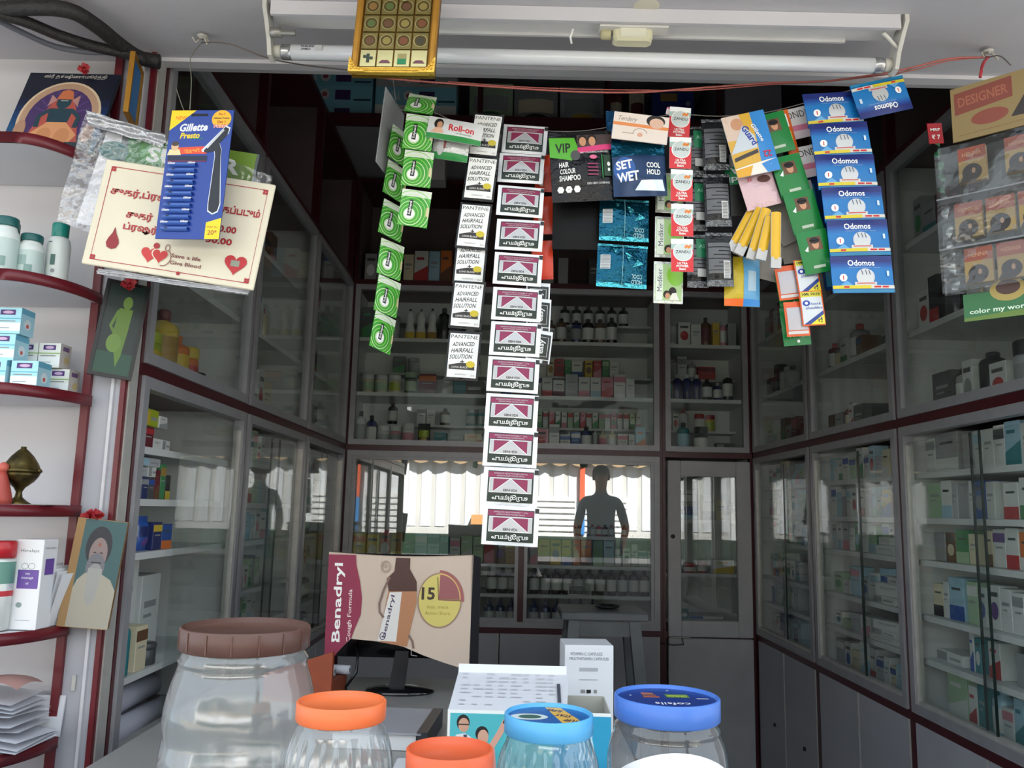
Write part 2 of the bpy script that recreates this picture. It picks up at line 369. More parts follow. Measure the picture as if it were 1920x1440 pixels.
# ------------------------------------------------------------------ glazed cabinets
RAILS = (0.794, 1.635, 2.46)
FW = 0.026          # aluminium frame width
def bars(u0, u1, z0, z1, w, y0, y1, m):
    b = MB(); b.box(u0, u1, y0, y1, z0, z0 + w, m); b.box(u0, u1, y0, y1, z1 - w, z1, m)
    b.box(u0, u0 + w, y0, y1, z0 + w, z1 - w, m); b.box(u1 - w, u1, y0, y1, z0 + w, z1 - w, m); return b
CABS = {}; SHV = {}
def cabinet(key, label, loc, rz, width, lower=(1.485, 1.355, 1.235, 1.08, 0.958), upper=(2.185, 1.911), mid_post=None, risers=True, slide=None, top=2.46, depth=0.36, base_split=True, door=False, gap=None):
    c = thing('display_cabinet', label, 'cabinet', loc, (0, 0, R(rz)))
    CABS[key] = c; c['w'] = width
    D = depth; W = width; t = 0.014
    MB().box(0, W, D - .012, D, 0, 2.46, LAMW).build('back_panel', c)
    MB().box(0, W, D - .012, D, 2.46, 3.0, WOOD).build('back_panel', c)
    for u in (0, W - t):
        MB().box(u, u + t, 0.03, D - .012, 0, 2.46, LAMW).build('side_panel', c); MB().box(u, u + t, 0.03, D - .012, 2.46, 3.0, WOOD).build('side_panel', c)
    for u in (0, W - t): MB().box(u, u + t, 0, 0.03, 0.08, 3.0, MAROON).build('post', c)
    for z in RAILS: MB().box(t, W - t, 0, D - .012, z - .014, z + .014, MAROON).build('rail', c)
    MB().box(t, W - t, 0, D - .012, 2.98, 3.0, MAROON).build('rail', c)
    MB().box(0, W, 0.02, D - .012, 0.0, 0.08, MAROON).build('plinth', c)
    # upper glazed tier
    tiers = [(RAILS[1] + .014, RAILS[2] - .014)]
    if not door: tiers.append((RAILS[0] + .014, RAILS[1] - .014))
    for ti, (z0, z1) in enumerate(tiers):
        GL_ = GLASSB if (ti == 1 and mid_post) else GLASS
        f = bars(t, W - t, z0, z1, FW, -0.008, 0.022, ALU).build('frame', c)
        if ti == 0 or not slide:
            if mid_post and ti == 1:
                for u0, u1 in ((t + FW, mid_post - .014), (mid_post + .014, W - t - FW)):
                    bars(u0, u1, z0 + FW, z1 - FW, .016, 0.0, 0.018, ALU).build('sash', c)
                    MB().box(u0 + .016, u1 - .016, 0.006, 0.011, z0 + FW + .016, z1 - FW - .016, GL_).build('glass_pane', c)
                MB().box(mid_post - .014, mid_post + .014, -0.002, 0.025, z0 + FW, z1 - FW, MAROON).build('post', c)
            else:
                MB().box(t + FW, W - t - FW, 0.004, 0.009, z0 + FW, z1 - FW, GLASS).build('glass_pane', c)
        else:
            for k, (u0, u1) in enumerate(slide):
                y = 0.002 + .010 * k
                MB().box(u0, u1, y, y + .005, z0 + FW, z1 - FW - .02, GL_).build('glass_pane', c)
                e = u0 if k else u1
                MB().box(e - .0015, e + .0015, y - .0005, y + .0055, z0 + FW, z1 - FW - .02, mat('1c2a26', 0.15)).build('pane_edge', c)
            MB().box(t + FW, W - t - FW, -.002, .02, z0 + FW, z0 + FW + .01, ALUB).build('sliding_track', c)
            for u in (t + FW, W - t - FW - .008): MB().box(u, u + .008, -.004, .018, z0 + FW, z1 - FW - .03, ALUB).build('glass_channel', c)
    shm = LAMW
    for z in upper:
        MB().box(t, W - t, 0.03, D - .012, z - .018, z, shm).build('shelf', c)
    if risers:
        for z in [z + .13 for z in upper] + [RAILS[1] + .014 + .125]:
            MB().box(t, W - t, 0.22, D - .012, z - .012, z, shm).build('riser_shelf', c)
    if not door:
        for z in lower: MB().box(t, W - t, 0.03, D - .012, z - .016, z, shm).build('shelf', c)
    SHV[key] = [(z - .018, .03) for z in upper] + ([(z + .13 - .012, .22) for z in upper] + [(RAILS[1] + .127, .22)] if risers else []) + ([] if door else [(z - .016, .03) for z in lower]) + [(z - .014, 0) for z in RAILS] + [(2.98, 0)]
    # base doors
    if not door:
        z0, z1 = 0.085, RAILS[0] - .014
        n = 2 if base_split else 1
        for k in range(n):
            u0 = t + k * (W - 2 * t) / n + .002; u1 = t + (k + 1) * (W - 2 * t) / n - .002
            p = MB().box(u0, u1, 0.0, 0.018, z0, z1, LAMG, bev=.002).build('base_door', c)
            MB().lathe([(.008, 0), (.008, .006), (.005, .008)], mat('3a3a3c', 0.3, 0.8), 12).build('lock', p, loc=((u0 + u1) / 2 + .04, 0, z1 - .32), rot=(R(90), 0, 0))
            MB().box(u1 - .006, u1, -.003, .0, z0, z1, ALUB).build('edge_trim', p)
    return c
def cp_(key, u, v, z): return CABS[key].matrix_world @ Vector((u, v, z))
YB = 4.0; XL, XR = -0.80, 1.17
P0, P1, P2, P3 = 1.72, 2.485, 3.225, 3.985
cabinet('L1', 'glazed wall cabinet bay beside the grey pillar, crammed with boxes and paper rolls', (XL, P0 + .034, 0), 90, P1 - P0 - .034, lower=(1.475, 1.357, 1.237), slide=((.27, .695),), risers=False)
cabinet('L2', 'middle glazed wall cabinet bay on the pillar side, behind the brown-lidded jar', (XL, P1, 0), 90, P2 - P1, slide=((.04, .40), (.34, .70)))
cabinet('L3', 'deepest glazed wall cabinet bay on the pillar side, next to the back corner', (XL, P2, 0), 90, P3 - P2, slide=((.04, .42), (.36, .72)))
cabinet('R1', 'glazed wall cabinet bay behind the hanging hair dye packs, open sliding pane', (XR, P1, 0), -90, P1 - P0, slide=((.04, .42), (.36, .725)))
cabinet('R2', 'middle glazed wall cabinet bay on the door side, stacked with white cartons', (XR, P2, 0), -90, P2 - P1, slide=((.04, .43), (.40, .70)))
cabinet('R3', 'deepest glazed wall cabinet bay on the door side, next to the wooden door', (XR, P3, 0), -90, P3 - P2, slide=((.04, .42), (.36, .72)))
cabinet('B1', 'wide back wall cabinet with glazed tiers of bottles and boxes', (XL, YB, 0), 0, 0.735 - XL - .001, lower=(1.096, 0.958), mid_post=0.862, base_split=True)
cabinet('B2', 'narrow back wall cabinet above the grey wooden glazed door', (0.735, YB, 0), 0, 1.168 - 0.735, door=True)
# wooden glazed cupboard door filling the lower part of the narrow cabinet
c = CABS['B2']; DG = mat('bcbbbc', 0.5, noise=0.12, scale=10, bump=.05)
u0, u1, zt, zs, zb = 0.022, 0.419, 1.605, 0.785, 0.03
d = MB().box(u0, u0 + .062, -.016, .016, zs, zt, DG, bev=.003).box(u1 - .068, u1, -.016, .016, zs, zt, DG, bev=.003) \
    .box(u0 + .062, u1 - .068, -.016, .016, zs, zs + .075, DG, bev=.003).box(u0 + .062, u1 - .068, -.016, .016, zt - .075, zt, DG, bev=.003).build('door', c)
MB().box(u0 + .062, u1 - .068, -.003, .003, zs + .075, zt - .075, GLASSB).build('glass_pane', d)
MB().lathe([(.010, 0), (.010, .004), (.007, .006)], mat('3b3936', 0.4, .6), 12).build('lock', d, loc=(u0 + .022, -.016, 1.245), rot=(R(90), 0, 0))
MB().box(u0, u1, -.016, .016, zb, zs - .006, DG, bev=.003).build('door', c)
MB().tube([(u0 + .005, -.02, zs - .002), (u0 + .10, -.022, zs - .002)], .004, ALUB).tube([(u0 + .06, -.022, zs - .002), (u0 + .065, -.035, zs - .03), (u0 + .02, -.035, zs - .035), (u0 - .04, -.02, zs - .03)], .003, mat('55504c', .4, .7)).build('latch', c)
for z in (1.325, 1.073, .86):
    MB().box(.014, .419, .03, .33, z - .016, z, LAMW).build('shelf', c)
MB().box(.419, .433, -.01, .03, .03, 1.62, MAROON).build('post', c)
# loft shelf over the back cabinets
lf = struct(MB().box(-0.82, 0.92, 3.46, 4.4, 3.03, 3.06, mat('a09ea3', .6, noise=.1)).build('trim_loft'), 'loft shelf above the back cabinets')
MB().box(-0.84, 0.92, 3.44, 3.46, 3.02, 3.075, MAROON).build('front_edge', lf)
MB().box(0.92, 1.17, 3.44, 4.4, 2.7, 3.45, mat('a09ea3', .6, noise=.1)).build('box_panel', lf)
for u in (-0.17, 0.40, 0.90): MB().box(u - .012, u + .012, 3.46, 3.48, 3.06, 3.45, MAROON).build('post', lf)
MB().box(-0.84, .92, 4.38, 4.40, 3.06, 3.45, mat('5a3a40', .7)).build('back_panel', lf)
MB().box(-0.44, -0.34, 3.70, 3.80, 2.88, 3.03, WHITEP).build('junction_box', lf)

# --- curved white shelf unit at the entrance
def shelf_outline(n=10):
    pts = [(-1.6, 1.742), (-1.6, 1.515), (-0.975, 1.515)]
    for i in range(n + 1):
        a = R(90 - 90 * i / n); pts.append((-0.975 + .105 * math.cos(a), 1.70 - .185 * math.sin(a)))
    return pts + [(-0.873, 1.742)]
su = thing('corner_shelf_unit', 'white corner shelf unit with curved maroon-edged shelves beside the grey pillar', 'shelf unit', (-1.2, 1.7, 0))
inv = Vector((-1.2, 1.7, 0))
def curved(z, th, off, m, name):
    o = shelf_outline(); vs = []; n = len(o)
    if off:
        cx, cy = -1.1, 1.742
        o = [(x + (off if x > -1.5 else 0), y - (off if y < 1.74 else 0)) for x, y in o]
    for zz in (z - th, z):
        vs += [(x - inv.x, y - inv.y, zz) for x, y in o]
    tri = tessellate_polygon([[Vector((x, y, 0)) for x, y in o]])
    fs = [tuple(t) for t in tri] + [tuple(n + i for i in t) for t in tri] + [(i, (i + 1) % n, n + (i + 1) % n, n + i) for i in range(n)]
    return MB().add(vs, fs, m).build(name, su)
SHZ = (2.051, 1.778, 1.562, 1.338, 1.107, 0.895)
for z in SHZ:
    curved(z, .016, 0, WHITEP, 'shelf')
    o = shelf_outline()[1:-1]; b = MB(); vs = []; n = len(o)
    for zz, k in ((z - .020, .004), (z - .020, 0), (z + .002, 0), (z + .002, .004)):
        vs += [(x - inv.x + k * (0 if x < -.98 else 1), y - inv.y - k, zz) for x, y in o]
    fs = []
    for r in range(4):
        for i in range(n - 1): fs.append((r * n + i, r * n + i + 1, ((r + 1) % 4) * n + i + 1, ((r + 1) % 4) * n + i))
    b.add(vs, fs, REDTRIM, True).build('edge_moulding', su)
# ================================================================== things hanging in the opening
def mpp(p, ):  # metres per photo pixel at a point
    return (p.y * cp + (p.z - ZC) * sp) / FPX
def sachet_mesh(w, h, base, art, bulge=0.006, n=8, seed=0, back=None):
    if bulge >= .0065: n = 14
    rnd = random.Random(seed); ph = [rnd.uniform(0, 6.28) for _ in range(4)]
    def B(u, v):
        a = max(0, 1 - (2 * u / w) ** 2); b = max(0, 1 - (2 * v / h) ** 2)
        return bulge * a * b + 0.07 * bulge * (math.sin(9 * u / w + ph[0] + 5 * v / h) + math.sin(14 * v / h + ph[1])) * (a * b) ** .5
    mb = MB()
    mb.grid(lambda i, j: ((i - .5) * w, -.0004 - B((i - .5) * w, (j - .5) * h), (j - .5) * h), n, n, base)
    mb.grid(lambda i, j: ((.5 - i) * w, .0004 + .7 * B((.5 - i) * w, (j - .5) * h), (j - .5) * h), n, n, back or base)
    me = mb.mesh('sachet', fix=False)
    pm = None
    if art and art.it:
        pm = art.mesh('print', fn=lambda u, v, o: (u, -.0004 - B(u, v) - o, v), cuts=(lin_cuts(-w / 2, w / 2, n), lin_cuts(-h / 2, h / 2, n)), off=.0010, step=(1.3e-4 if bulge >= .0065 else 8e-5), clip=(-w / 2, -h / 2, w / 2, h / 2))
        for p in pm.polygons: p.use_smooth = True
    return me, pm
def rot3(rot, yaw=0, pitch=0): return Euler((R(pitch), R(rot), R(yaw)), 'XYZ')
def strip(name, label, cat, kinds, places, group=None, part='sachet'):
    """one hanging strip: places = (kind, px, py, Y, rot, yaw, pitch)"""
    pos = [atY(p[1], p[2], p[3]) for p in places]
    base = pos[0].copy(); t = thing(name, label, cat, base, group=group)
    for p, q in zip(places, pos):
        me, pm = kinds[p[0]]
        s = ob(part, me, t, q - base, rot3(*p[4:7]))
        if pm: ob('print', pm, s)
    return t
def pack(name, label, cat, px, py, pw, ph, Y, base, artf, rot=0, yaw=0, pitch=0, bulge=0.006, group=None, seed=1, flat=False, th=.004):
    q = atY(px, py, Y); k = mpp(q); w, h = pw * k, ph * k
    t = thing(name, label, cat, q, rot3(rot, yaw, pitch), group)
    if flat:
        MB().box(-w / 2, w / 2, 0, th, -h / 2, h / 2, base, bev=min(.0015, th * .3)).build('body', t)
        if artf: artf(w, h).build('print', t, off=.0006, clip=(-w / 2, -h / 2, w / 2, h / 2))
    else:
        me, pm = sachet_mesh(w, h, base, artf(w, h) if artf else None, bulge, seed=seed)
        ob('pouch', me, t)
        if pm: ob('print', pm, t)
    return t
FOILW = mat('eceef0', 0.32, 0.15, bump=.15, bscale=120)
FOILK = mat('101012', 0.25, 0.0, bump=.45, bscale=50, spec=.35)
FOILT = mat('0c5068', 0.18, 0.75, bump=.7, bscale=45)
FOILG = mat('2f8f2c', 0.3, 0.1, bump=.12, bscale=80)
# ---- white and maroon tobacco-coloured strip, twelve sachets
MAR = mat('86204a', .38); SILG = mat('b4b4b6', .35, .35); DKG = mat('16281f', .35, .1)
w, h = .095, .0655
def art_long():
    a = PR(); x, t = w / 2 - .008, h / 2
    a.rect(-x, -t + .006, x, t - .006, DKG)
    a.rect(-x + .001, t - .017, x - .001, t - .0075, MAR)
    for k, ww in ((0, .058), (1, .048)): a.text('IMMEDIATE RELIEF POWDER DENTAL', 0, t - .0105 - k * .004, .0024, LGRY, w=ww)
    a.rect(-x + .003, -.0105, x - .003, t - .0185, SILG)
    a.rect(-x + .010, -.0085, x - .010, t - .0200, MAR)
    a.poly([(-.0305, -.0105), (.0305, -.0105), (0, t - .0185)], SILG)
    a.line([(-.0305, -.0105), (0, t - .0190), (.0305, -.0105)], .0009, WH)
    a.line([(-x + .003, -.0105), (x - .003, -.0105), (x - .003, t - .0185), (-x + .003, t - .0185), (-x + .003, -.0105)], .0009, WH)
    a.text('IGI-NEI', 0, -.0065, .0042, BK, w=.024, rot=180, bold=.02)
    a.text('எபிஜிராபு', 0, -.0195, .0112, WH, w=.062, rot=180, bold=.02)
    a.rect(x + .001, t - .010, w / 2, t - .002, BK)
    return a
k_long = [sachet_mesh(w, h, FOILW, art_long(), .0045, seed=s) for s in (3, 8)]
ys = [262, 316, 378, 441, 505, 571, 636, 703, 773, 841, 913, 986]
xs = [984, 977, 975.5, 974, 971, 969, 966, 962, 959, 957, 957, 957]
strip('hanging_sachet_strip', 'long strip of twelve white sachets with maroon triangle panels hanging down the middle', 'sachet strip', k_long,
      [(i % 2, xs[i], ys[i], 1.67 - .255 * i / 11, 3.5 - i * .15, random.uniform(-4, 4), -3) for i in range(12)])
# ---- black and white hair oil strip (six sachets)
w, h = .066, .0975
def art_pan(half=False):
    a = PR(); x, t = w / 2 - .004, h / 2 - .005
    a.rect(-x, -t, x, t, WH)
    a.text('PANTENE', 0, t - .0065, .0075, mat('2a2622', .4), w=.054)
    hand = BK
    for i, (s, ww) in enumerate((('ADVANCED', .044), ('HAIRFALL', .044), ('SOLUTION', .046))):
        a.text(s, -.001 - i * .0015, t - .0215 - i * .0125, .0085, hand, w=ww, rot=3, bold=.012, shear=.3)
    a.text('+', 0, t - .0565, .0075, BK, bold=.02)
    a.poly([(-x + .003, -t + .0155), (-x + .002, -t + .024), (-.004, -t + .0285), (.012, -t + .0285), (.024, -t + .024), (.025, -t + .0155)], mat('26211f', .35))
    a.text('LONG BLACK', -.004, -t + .020, .0036, WH, w=.032)
    a.oval(.0165, -t + .0265, .0085, .0065, mat('c8b42c', .3, .2))
    a.text('5ml', .022, -t + .005, .0035, GRY); a.text('SHAMPOO', -.002, -t + .006, .0026, GRY, w=.022)
    return a
k_pan = [sachet_mesh(w, h, FOILK, art_pan(), .004, seed=5)]
strip('hanging_sachet_strip', 'strip of black-edged white sachets with handwritten style lettering, near the green sachets', 'sachet strip', k_pan,
      [(0, 911, 254, 1.645, 7, -6, 0), (0, 901, 335, 1.63, 6, -5, 0), (0, 888, 424, 1.62, 6, -6, 0), (0, 882, 490, 1.63, 4, -6, 0), (0, 876, 572, 1.605, 4.5, -6, 0), (0, 868.5, 667, 1.595, 3.5, -6, 0)])
# ---- green ringed strips
w, h = .060, .0765
GL = mat('8fd45c', .35); GD = mat('1f7a22', .35)
def art_green():
    a = PR(); t = h / 2
    a.rect(-w / 2, -t, w / 2, t - .015, mat('3f9e33', .35)); a.rect(-w / 2, t - .015, w / 2, t, mat('dfe3d8', .4))
    cx, cy = -.009, -.014
    for i in range(8):
        r = .012 + i * .0062; a.arc(cx + i * .0007, cy + i * .0012, r, r * 1.05, .0016, GL if i % 2 else mat('cdeaa8', .35), n=22)
    a.oval(cx, cy, .0105, .0105, WH)
    a.poly([(-.0135, -.018), (-.005, -.0185), (-.004, .0155), (-.0115, .016)], BK)
    a.text('Sulphanil', -.0085, -.0015, .0062, WH, w=.028, rot=88, bold=.02)
    a.rect(w / 2 - .006, -.015, w / 2 - .001, .004, mat('d8c9a0', .4))
    return a
k_grn = [sachet_mesh(w, h, FOILG, art_green(), .004, seed=2)]
strip('hanging_sachet_strip', 'short front strip of green sachets printed with pale rings and black tag', 'sachet strip', k_grn,
      [(0, 789, 196, 1.66, 6, 4, -35), (0, 785.5, 249, 1.615, 5, 4, 0), (0, 783, 317, 1.61, 4.5, 3, 0), (0, 777.5, 391, 1.60, 6, 3, 0)])
strip('hanging_sachet_strip', 'longer rear strip of green ringed sachets turned sideways, twisting downward', 'sachet strip', k_grn,
      [(0, 749, 275, 1.68, 9, 52, 0), (0, 741, 341, 1.68, 9, 52, 0), (0, 735, 414, 1.675, 9, 46, 0), (0, 732, 487, 1.67, 6, 44, 0), (0, 726, 556, 1.66, 7, 48, 0), (0, 717, 624, 1.655, 10, 54, 0)])
pack('hanging_plastic_sheet', 'thin pale plastic sheet seen edge-on beside the green sachets', 'plastic sheet', 733, 258, 90, 160, 1.69, clear('frosted_sheet', (.85, .85, .86), 1.4, .2, milk=.35), None, rot=9, yaw=74, flat=True, th=.002)
# ---- roll-on packs
def art_roll(w, h):
    a = PR(); a.rect(-w / 2, -h / 2, w / 2, h / 2, mat('d9d9d6', .35)); a.rect(-w / 2, -h / 2, w / 2, -h * .28, GRN)
    a.text('Roll-on', .012 * w / .1, .06 * h, .30 * h, RED, w=.46 * w, bold=.03)
    a.text('DEO FRESH FOR WOMEN', .02, -.18 * h, .07 * h, GRN, w=.28 * w)
    a.oval(-.30 * w, .18 * h, .085 * w, .26 * h, HAIR); a.oval(-.28 * w, .12 * h, .05 * w, .17 * h, SKIN); a.poly([(-.44 * w, -.25 * h), (-.18 * w, -.25 * h), (-.24 * w, -.02 * h), (-.34 * w, 0)], mat('e4b497', .45))
    return a
pack('hanging_roll_on_pack', 'white roll-on deodorant pack with red lettering and green hem, upper of two', 'pouch', 853, 246, 104, 42, 1.61, FOILW, art_roll, rot=9, bulge=.008)
def art_roll2(w, h):
    a = PR(); a.rect(-w / 2, -h / 2, w / 2, -h * .2, GRN); a.oval(-.28 * w, .05 * h, .1 * w, .4 * h, LGRY); a.rect(-.2 * w, -.05 * h, -.14 * w, .45 * h, mat('8c4a40', .5)); return a
pack('hanging_roll_on_pack', 'crumpled silver and green pouch hanging under the white roll-on pack', 'pouch', 845, 281, 68, 42, 1.63, mat('c9cac6', .25, .3, bump=.5, bscale=70), art_roll2, rot=7, bulge=.008, seed=4)
# ---- red-orange sachets and small black-white ones behind the long strip
k_o = [sachet_mesh(.045, .085, mat('e04426', .32, bump=.1), PR().rect(-.02, -.043, .02, -.036, mat('d23420', .3)).poly([(-.012, -.03), (-.004, -.032), (-.003, .0), (-.01, .004)], mat('f2dcd2', .4)), .006, seed=6)]
strip('hanging_sachet_strip', 'strip of plain red-orange sachets half hidden behind the long white strip', 'sachet strip', k_o,
      [(0, 1024, 325, 1.70, 3, -8, 0), (0, 1020, 404, 1.70, 0, -8, 0), (0, 1017, 488, 1.69, -2, -8, 0)])
def art_bw():
    a = PR(); a.rect(-.022, -.026, .022, .026, mat('1c231f', .35)); a.line([(-.017, -.02), (.017, -.02), (.017, .02), (-.017, .02), (-.017, -.02)], .001, WH); a.text('easy', .006, 0, .012, WH, w=.03, rot=90, bold=.02); a.rect(.010, -.034, .022, -.028, BK); return a
k_bw = [sachet_mesh(.05, .068, FOILW, art_bw(), .004, seed=9)]
strip('hanging_sachet_strip', 'pair of small black-fronted white sachets below the red-orange ones', 'sachet strip', k_bw, [(0, 1008, 560, 1.68, 2, 4, 0), (0, 1010, 590, 1.675, 2, 6, 0), (0, 1011, 650, 1.67, 6, 6, 0)])
# ---- black hair colour pouch
def art_vip(w, h):
    a = PR(); g = mat('57ad2e', .35)
    a.poly([(-.5 * w, .14 * h), (-.5 * w, .42 * h), (-.1 * w, .40 * h), (-.04 * w, .2 * h), (-.16 * w, .06 * h)], g)
    a.text('VIP', -.29 * w, .25 * h, .14 * h, BK, w=.24 * w, bold=.02)
    a.rect(-.06 * w, .24 * h, .5 * w, .44 * h, mat('4a3a38', .5))
    for x in (.03, .18):
        a.oval(x * w, .36 * h, .075 * w, .085 * h, HAIR); a.oval(x * w, .335 * h, .055 * w, .07 * h, SKIN)
    a.poly([(-.06 * w, .16 * h), (.5 * w, .22 * h), (.5 * w, .30 * h), (-.06 * w, .24 * h)], mat('d63c78', .4)); a.text('EASY COLOURING IN MINUTES', .2 * w, .175 * h, .025 * h, WH, w=.44 * w, rot=3)
    a.oval(-.1 * w, .13 * h, .075 * w, .075 * h, mat('4a4a4a', .4))
    for i, s in enumerate(('HAIR', 'COLOUR', 'SHAMPOO')): a.text(s, -.29 * w + (len(s) - 4) * .028 * w, .005 * h - i * .095 * h, .075 * h, WH, w=(.15, .24, .33)[i] * w, bold=.02)
    for i in range(3): a.arc(-.36 * w + i * .13 * w, -.34 * h, .055 * w, .05 * h, .008, WH, n=6)
    for i in range(4): a.rect(.08 * w, -.16 * h + i * .05 * h, .25 * w, -.14 * h + i * .05 * h, mat('8e2f56', .4))
    a.oval(.18 * w, .10 * h, .06 * w, .03 * h, PINK); a.rect(.31 * w, -.2 * h, .325 * w, .13 * h, GRN); a.rect(.34 * w, -.17 * h, .46 * w, .13 * h, mat('16361f', .4))
    a.oval(.42 * w, .0, .025 * w, .03 * h, WH); a.oval(.42 * w, -.08 * h, .02 * w, .025 * h, WH); a.text('100% GREY COVERAGE', .24 * w, -.27 * h, .028 * h, WH, w=.36 * w, rot=3)
    return a
pack('hanging_hair_colour_pouch', 'black and green hair colour shampoo pouch with a smiling couple printed on it', 'pouch', 1091, 312, 118, 138, 1.61, FOILK, art_vip, rot=-4, bulge=.010, seed=11)
pack('hanging_black_pouch', 'plain black pouch hanging below the hair colour pouch', 'pouch', 1084, 418, 96, 104, 1.66, mat('08080a', .5, spec=.2), None, rot=0, bulge=.006, seed=12)
# ---- teal gel sachets
def art_sw(w, h):
    a = PR(); a.rect(-w / 2, -h / 2, w / 2, h * .22, mat('0f2f55', .25, .3)); a.oval(-.28 * w, -.02 * h, .2 * w, .22 * h, mat('1c55a0', .3))
    a.text('SET', -.28 * w, .06 * h, .16 * h, WH, w=.30 * w, bold=.03, rot=5); a.text('WET', -.22 * w, -.16 * h, .17 * h, WH, w=.40 * w, bold=.03, rot=5)
    a.text('COOL', .26 * w, .04 * h, .10 * h, WH, w=.26 * w, bold=.03); a.text('HOLD', .26 * w, -.09 * h, .10 * h, WH, w=.26 * w, bold=.03)
    a.poly([(-.1 * w, -.40 * h), (.46 * w, -.42 * h), (.42 * w, -.22 * h), (.02 * w, -.24 * h)], mat('dff2f4', .2, .3))
    return a
pack('hanging_gel_sachet', 'shiny teal hair gel sachet with bold white lettering under the fairness card', 'pouch', 1198, 317, 100, 108, 1.60, FOILT, art_sw, rot=-3, bulge=.010, seed=13)
w, h = .052, .090
TCR = mat('4fb8c8', .2, .75, bump=1.2, bscale=60)
def art_t2():
    a = PR(); x = -.035
    a.rect(x - .010, -.008, x + .010, .022, mat('cfd2d4', .4))
    for i in range(9): a.rect(x - .009, -.0065 + i * .0032, x + .009, -.0052 + i * .0032, mat('6e7478', .4))
    a.rect(-.0515, -h / 2, .0515, -h / 2 + .009, TCR); a.rect(-.0515, h / 2 - .005, .0515, h / 2, TCR)
    a.poly([(.004, .03), (.02, .02), (.012, .008)], TCR); a.poly([(.02, -.004), (.044, .006), (.03, .014)], TCR); a.poly([(-.02, .036), (-.01, .034), (-.016, .026)], TCR)
    a.rect(-.0005, -h / 2, .0005, h / 2, mat('7fb4c0', .3))
    a.text('COOL', .030, -.022, .009, mat('9cc4cc', .3), w=.022, bold=.02, rot=180); a.text('HOLD', .030, -.033, .009, mat('9cc4cc', .3), w=.022, bold=.02, rot=180)
    return a
k_t = [sachet_mesh(.103, h, FOILT, art_t2(), .009, seed=s) for s in (14, 15)]
strip('hanging_sachet_strip', 'shiny teal foil sachet strip, blank backs with white barcode labels', 'sachet strip', k_t, [(0, 1170, 414, 1.645, 1, 2, 0), (1, 1166, 500, 1.635, 2, 2, 0)])
pack('hanging_gel_sachet', 'narrow blue-teal sachet edge behind the fairness cream card', 'pouch', 1150, 242, 26, 72, 1.63, mat('124a72', .2, .6, bump=.5, bscale=50), None, rot=-2, bulge=.006)
# ---- fairness cream card
def art_fair(w, h):
    a = PR(); a.rect(-w / 2, -h / 2, w / 2, h / 2, mat('e6d8cc', .45)); a.poly([(-.5 * w, .02 * h), (.5 * w, .0), (.5 * w, .12 * h), (-.5 * w, .14 * h)], mat('e28a4c', .45))
    a.text('Tendery', -.24 * w, .26 * h, .22 * h, mat('7a6a62', .5), w=.34 * w, shear=.4)
    a.oval(.26 * w, .30 * h, .17 * w, .22 * h, HAIR); a.oval(.28 * w, .22 * h, .13 * w, .19 * h, mat('dcb49c', .5)); a.arc(.0, -.22 * h, .13 * w, .2 * h, .0012, mat('8a7468', .5), 10, 190); a.line([(-.32 * w, -.24 * h), (-.12 * w, -.24 * h)], .0012, mat('8a7468', .5))
    a.oval(0, -.26 * h, .05 * w, .08 * h, mat('d9a48c', .5))
    return a
pack('hanging_cream_card', 'cream and peach fairness cream card with an orange stripe and a face', 'card', 1201, 240, 104, 54, 1.585, mat('e8dccf', .45), art_fair, rot=6, flat=True, th=.003)
# ---- red and silver balm strip
w, h = .044, .067
def art_z():
    a = PR(); t = h / 2; s_ = mat('c9d0cc', .35, .1)
    a.rect(-w / 2, -t, w / 2, t - .011, mat('d3272f', .35)); a.rect(-w / 2, t - .011, w / 2, t, WH); a.rect(-w / 2, t - .022, w / 2, t - .011, mat('a9c0b6', .4))
    a.oval(.001, .006, .0195, .0195, mat('f4f2ee', .4)); a.oval(.001, .006, .018, .018, s_)
    a.text('ZANDU', .001, .006, .0062, mat('1f2a22', .4), w=.029, bold=.015)
    for k in range(4): a.oval(.006 + k * .003, .016 + (k % 2) * .002, .002, .0035, mat('e0812e', .4), n=8)
    for i, (s, ww) in enumerate((('ULTRA', .020), ('POWER', .024), ('Balm', .013))): a.text(s, 0, -.0175 - i * .0055, .0045, WH, w=ww, bold=.03)
    return a
k_z = [sachet_mesh(w, h, FOILW, art_z(), .004, seed=s) for s in (16, 17)]
strip('hanging_sachet_strip', 'strip of five red and silver balm sachets with round labels', 'sachet strip', k_z,
      [(0, 1274, 230, 1.62, 4, 0, 0), (1, 1275.5, 287, 1.59, 1, 0, 0), (0, 1278, 348, 1.585, 1, 0, 0), (1, 1279, 413, 1.58, .5, 0, 0), (0, 1279, 479, 1.575, 0, 0, 0)])
pack('hanging_paper_fold', 'folded white and pink paper corner above the topmost balm sachet', 'paper', 1272, 212, 46, 14, 1.625, mat('efe2e4', .5), lambda w, h: PR().rect(-w / 2, h * .3, w * .1, h / 2, PINK), rot=12, flat=True, th=.002)
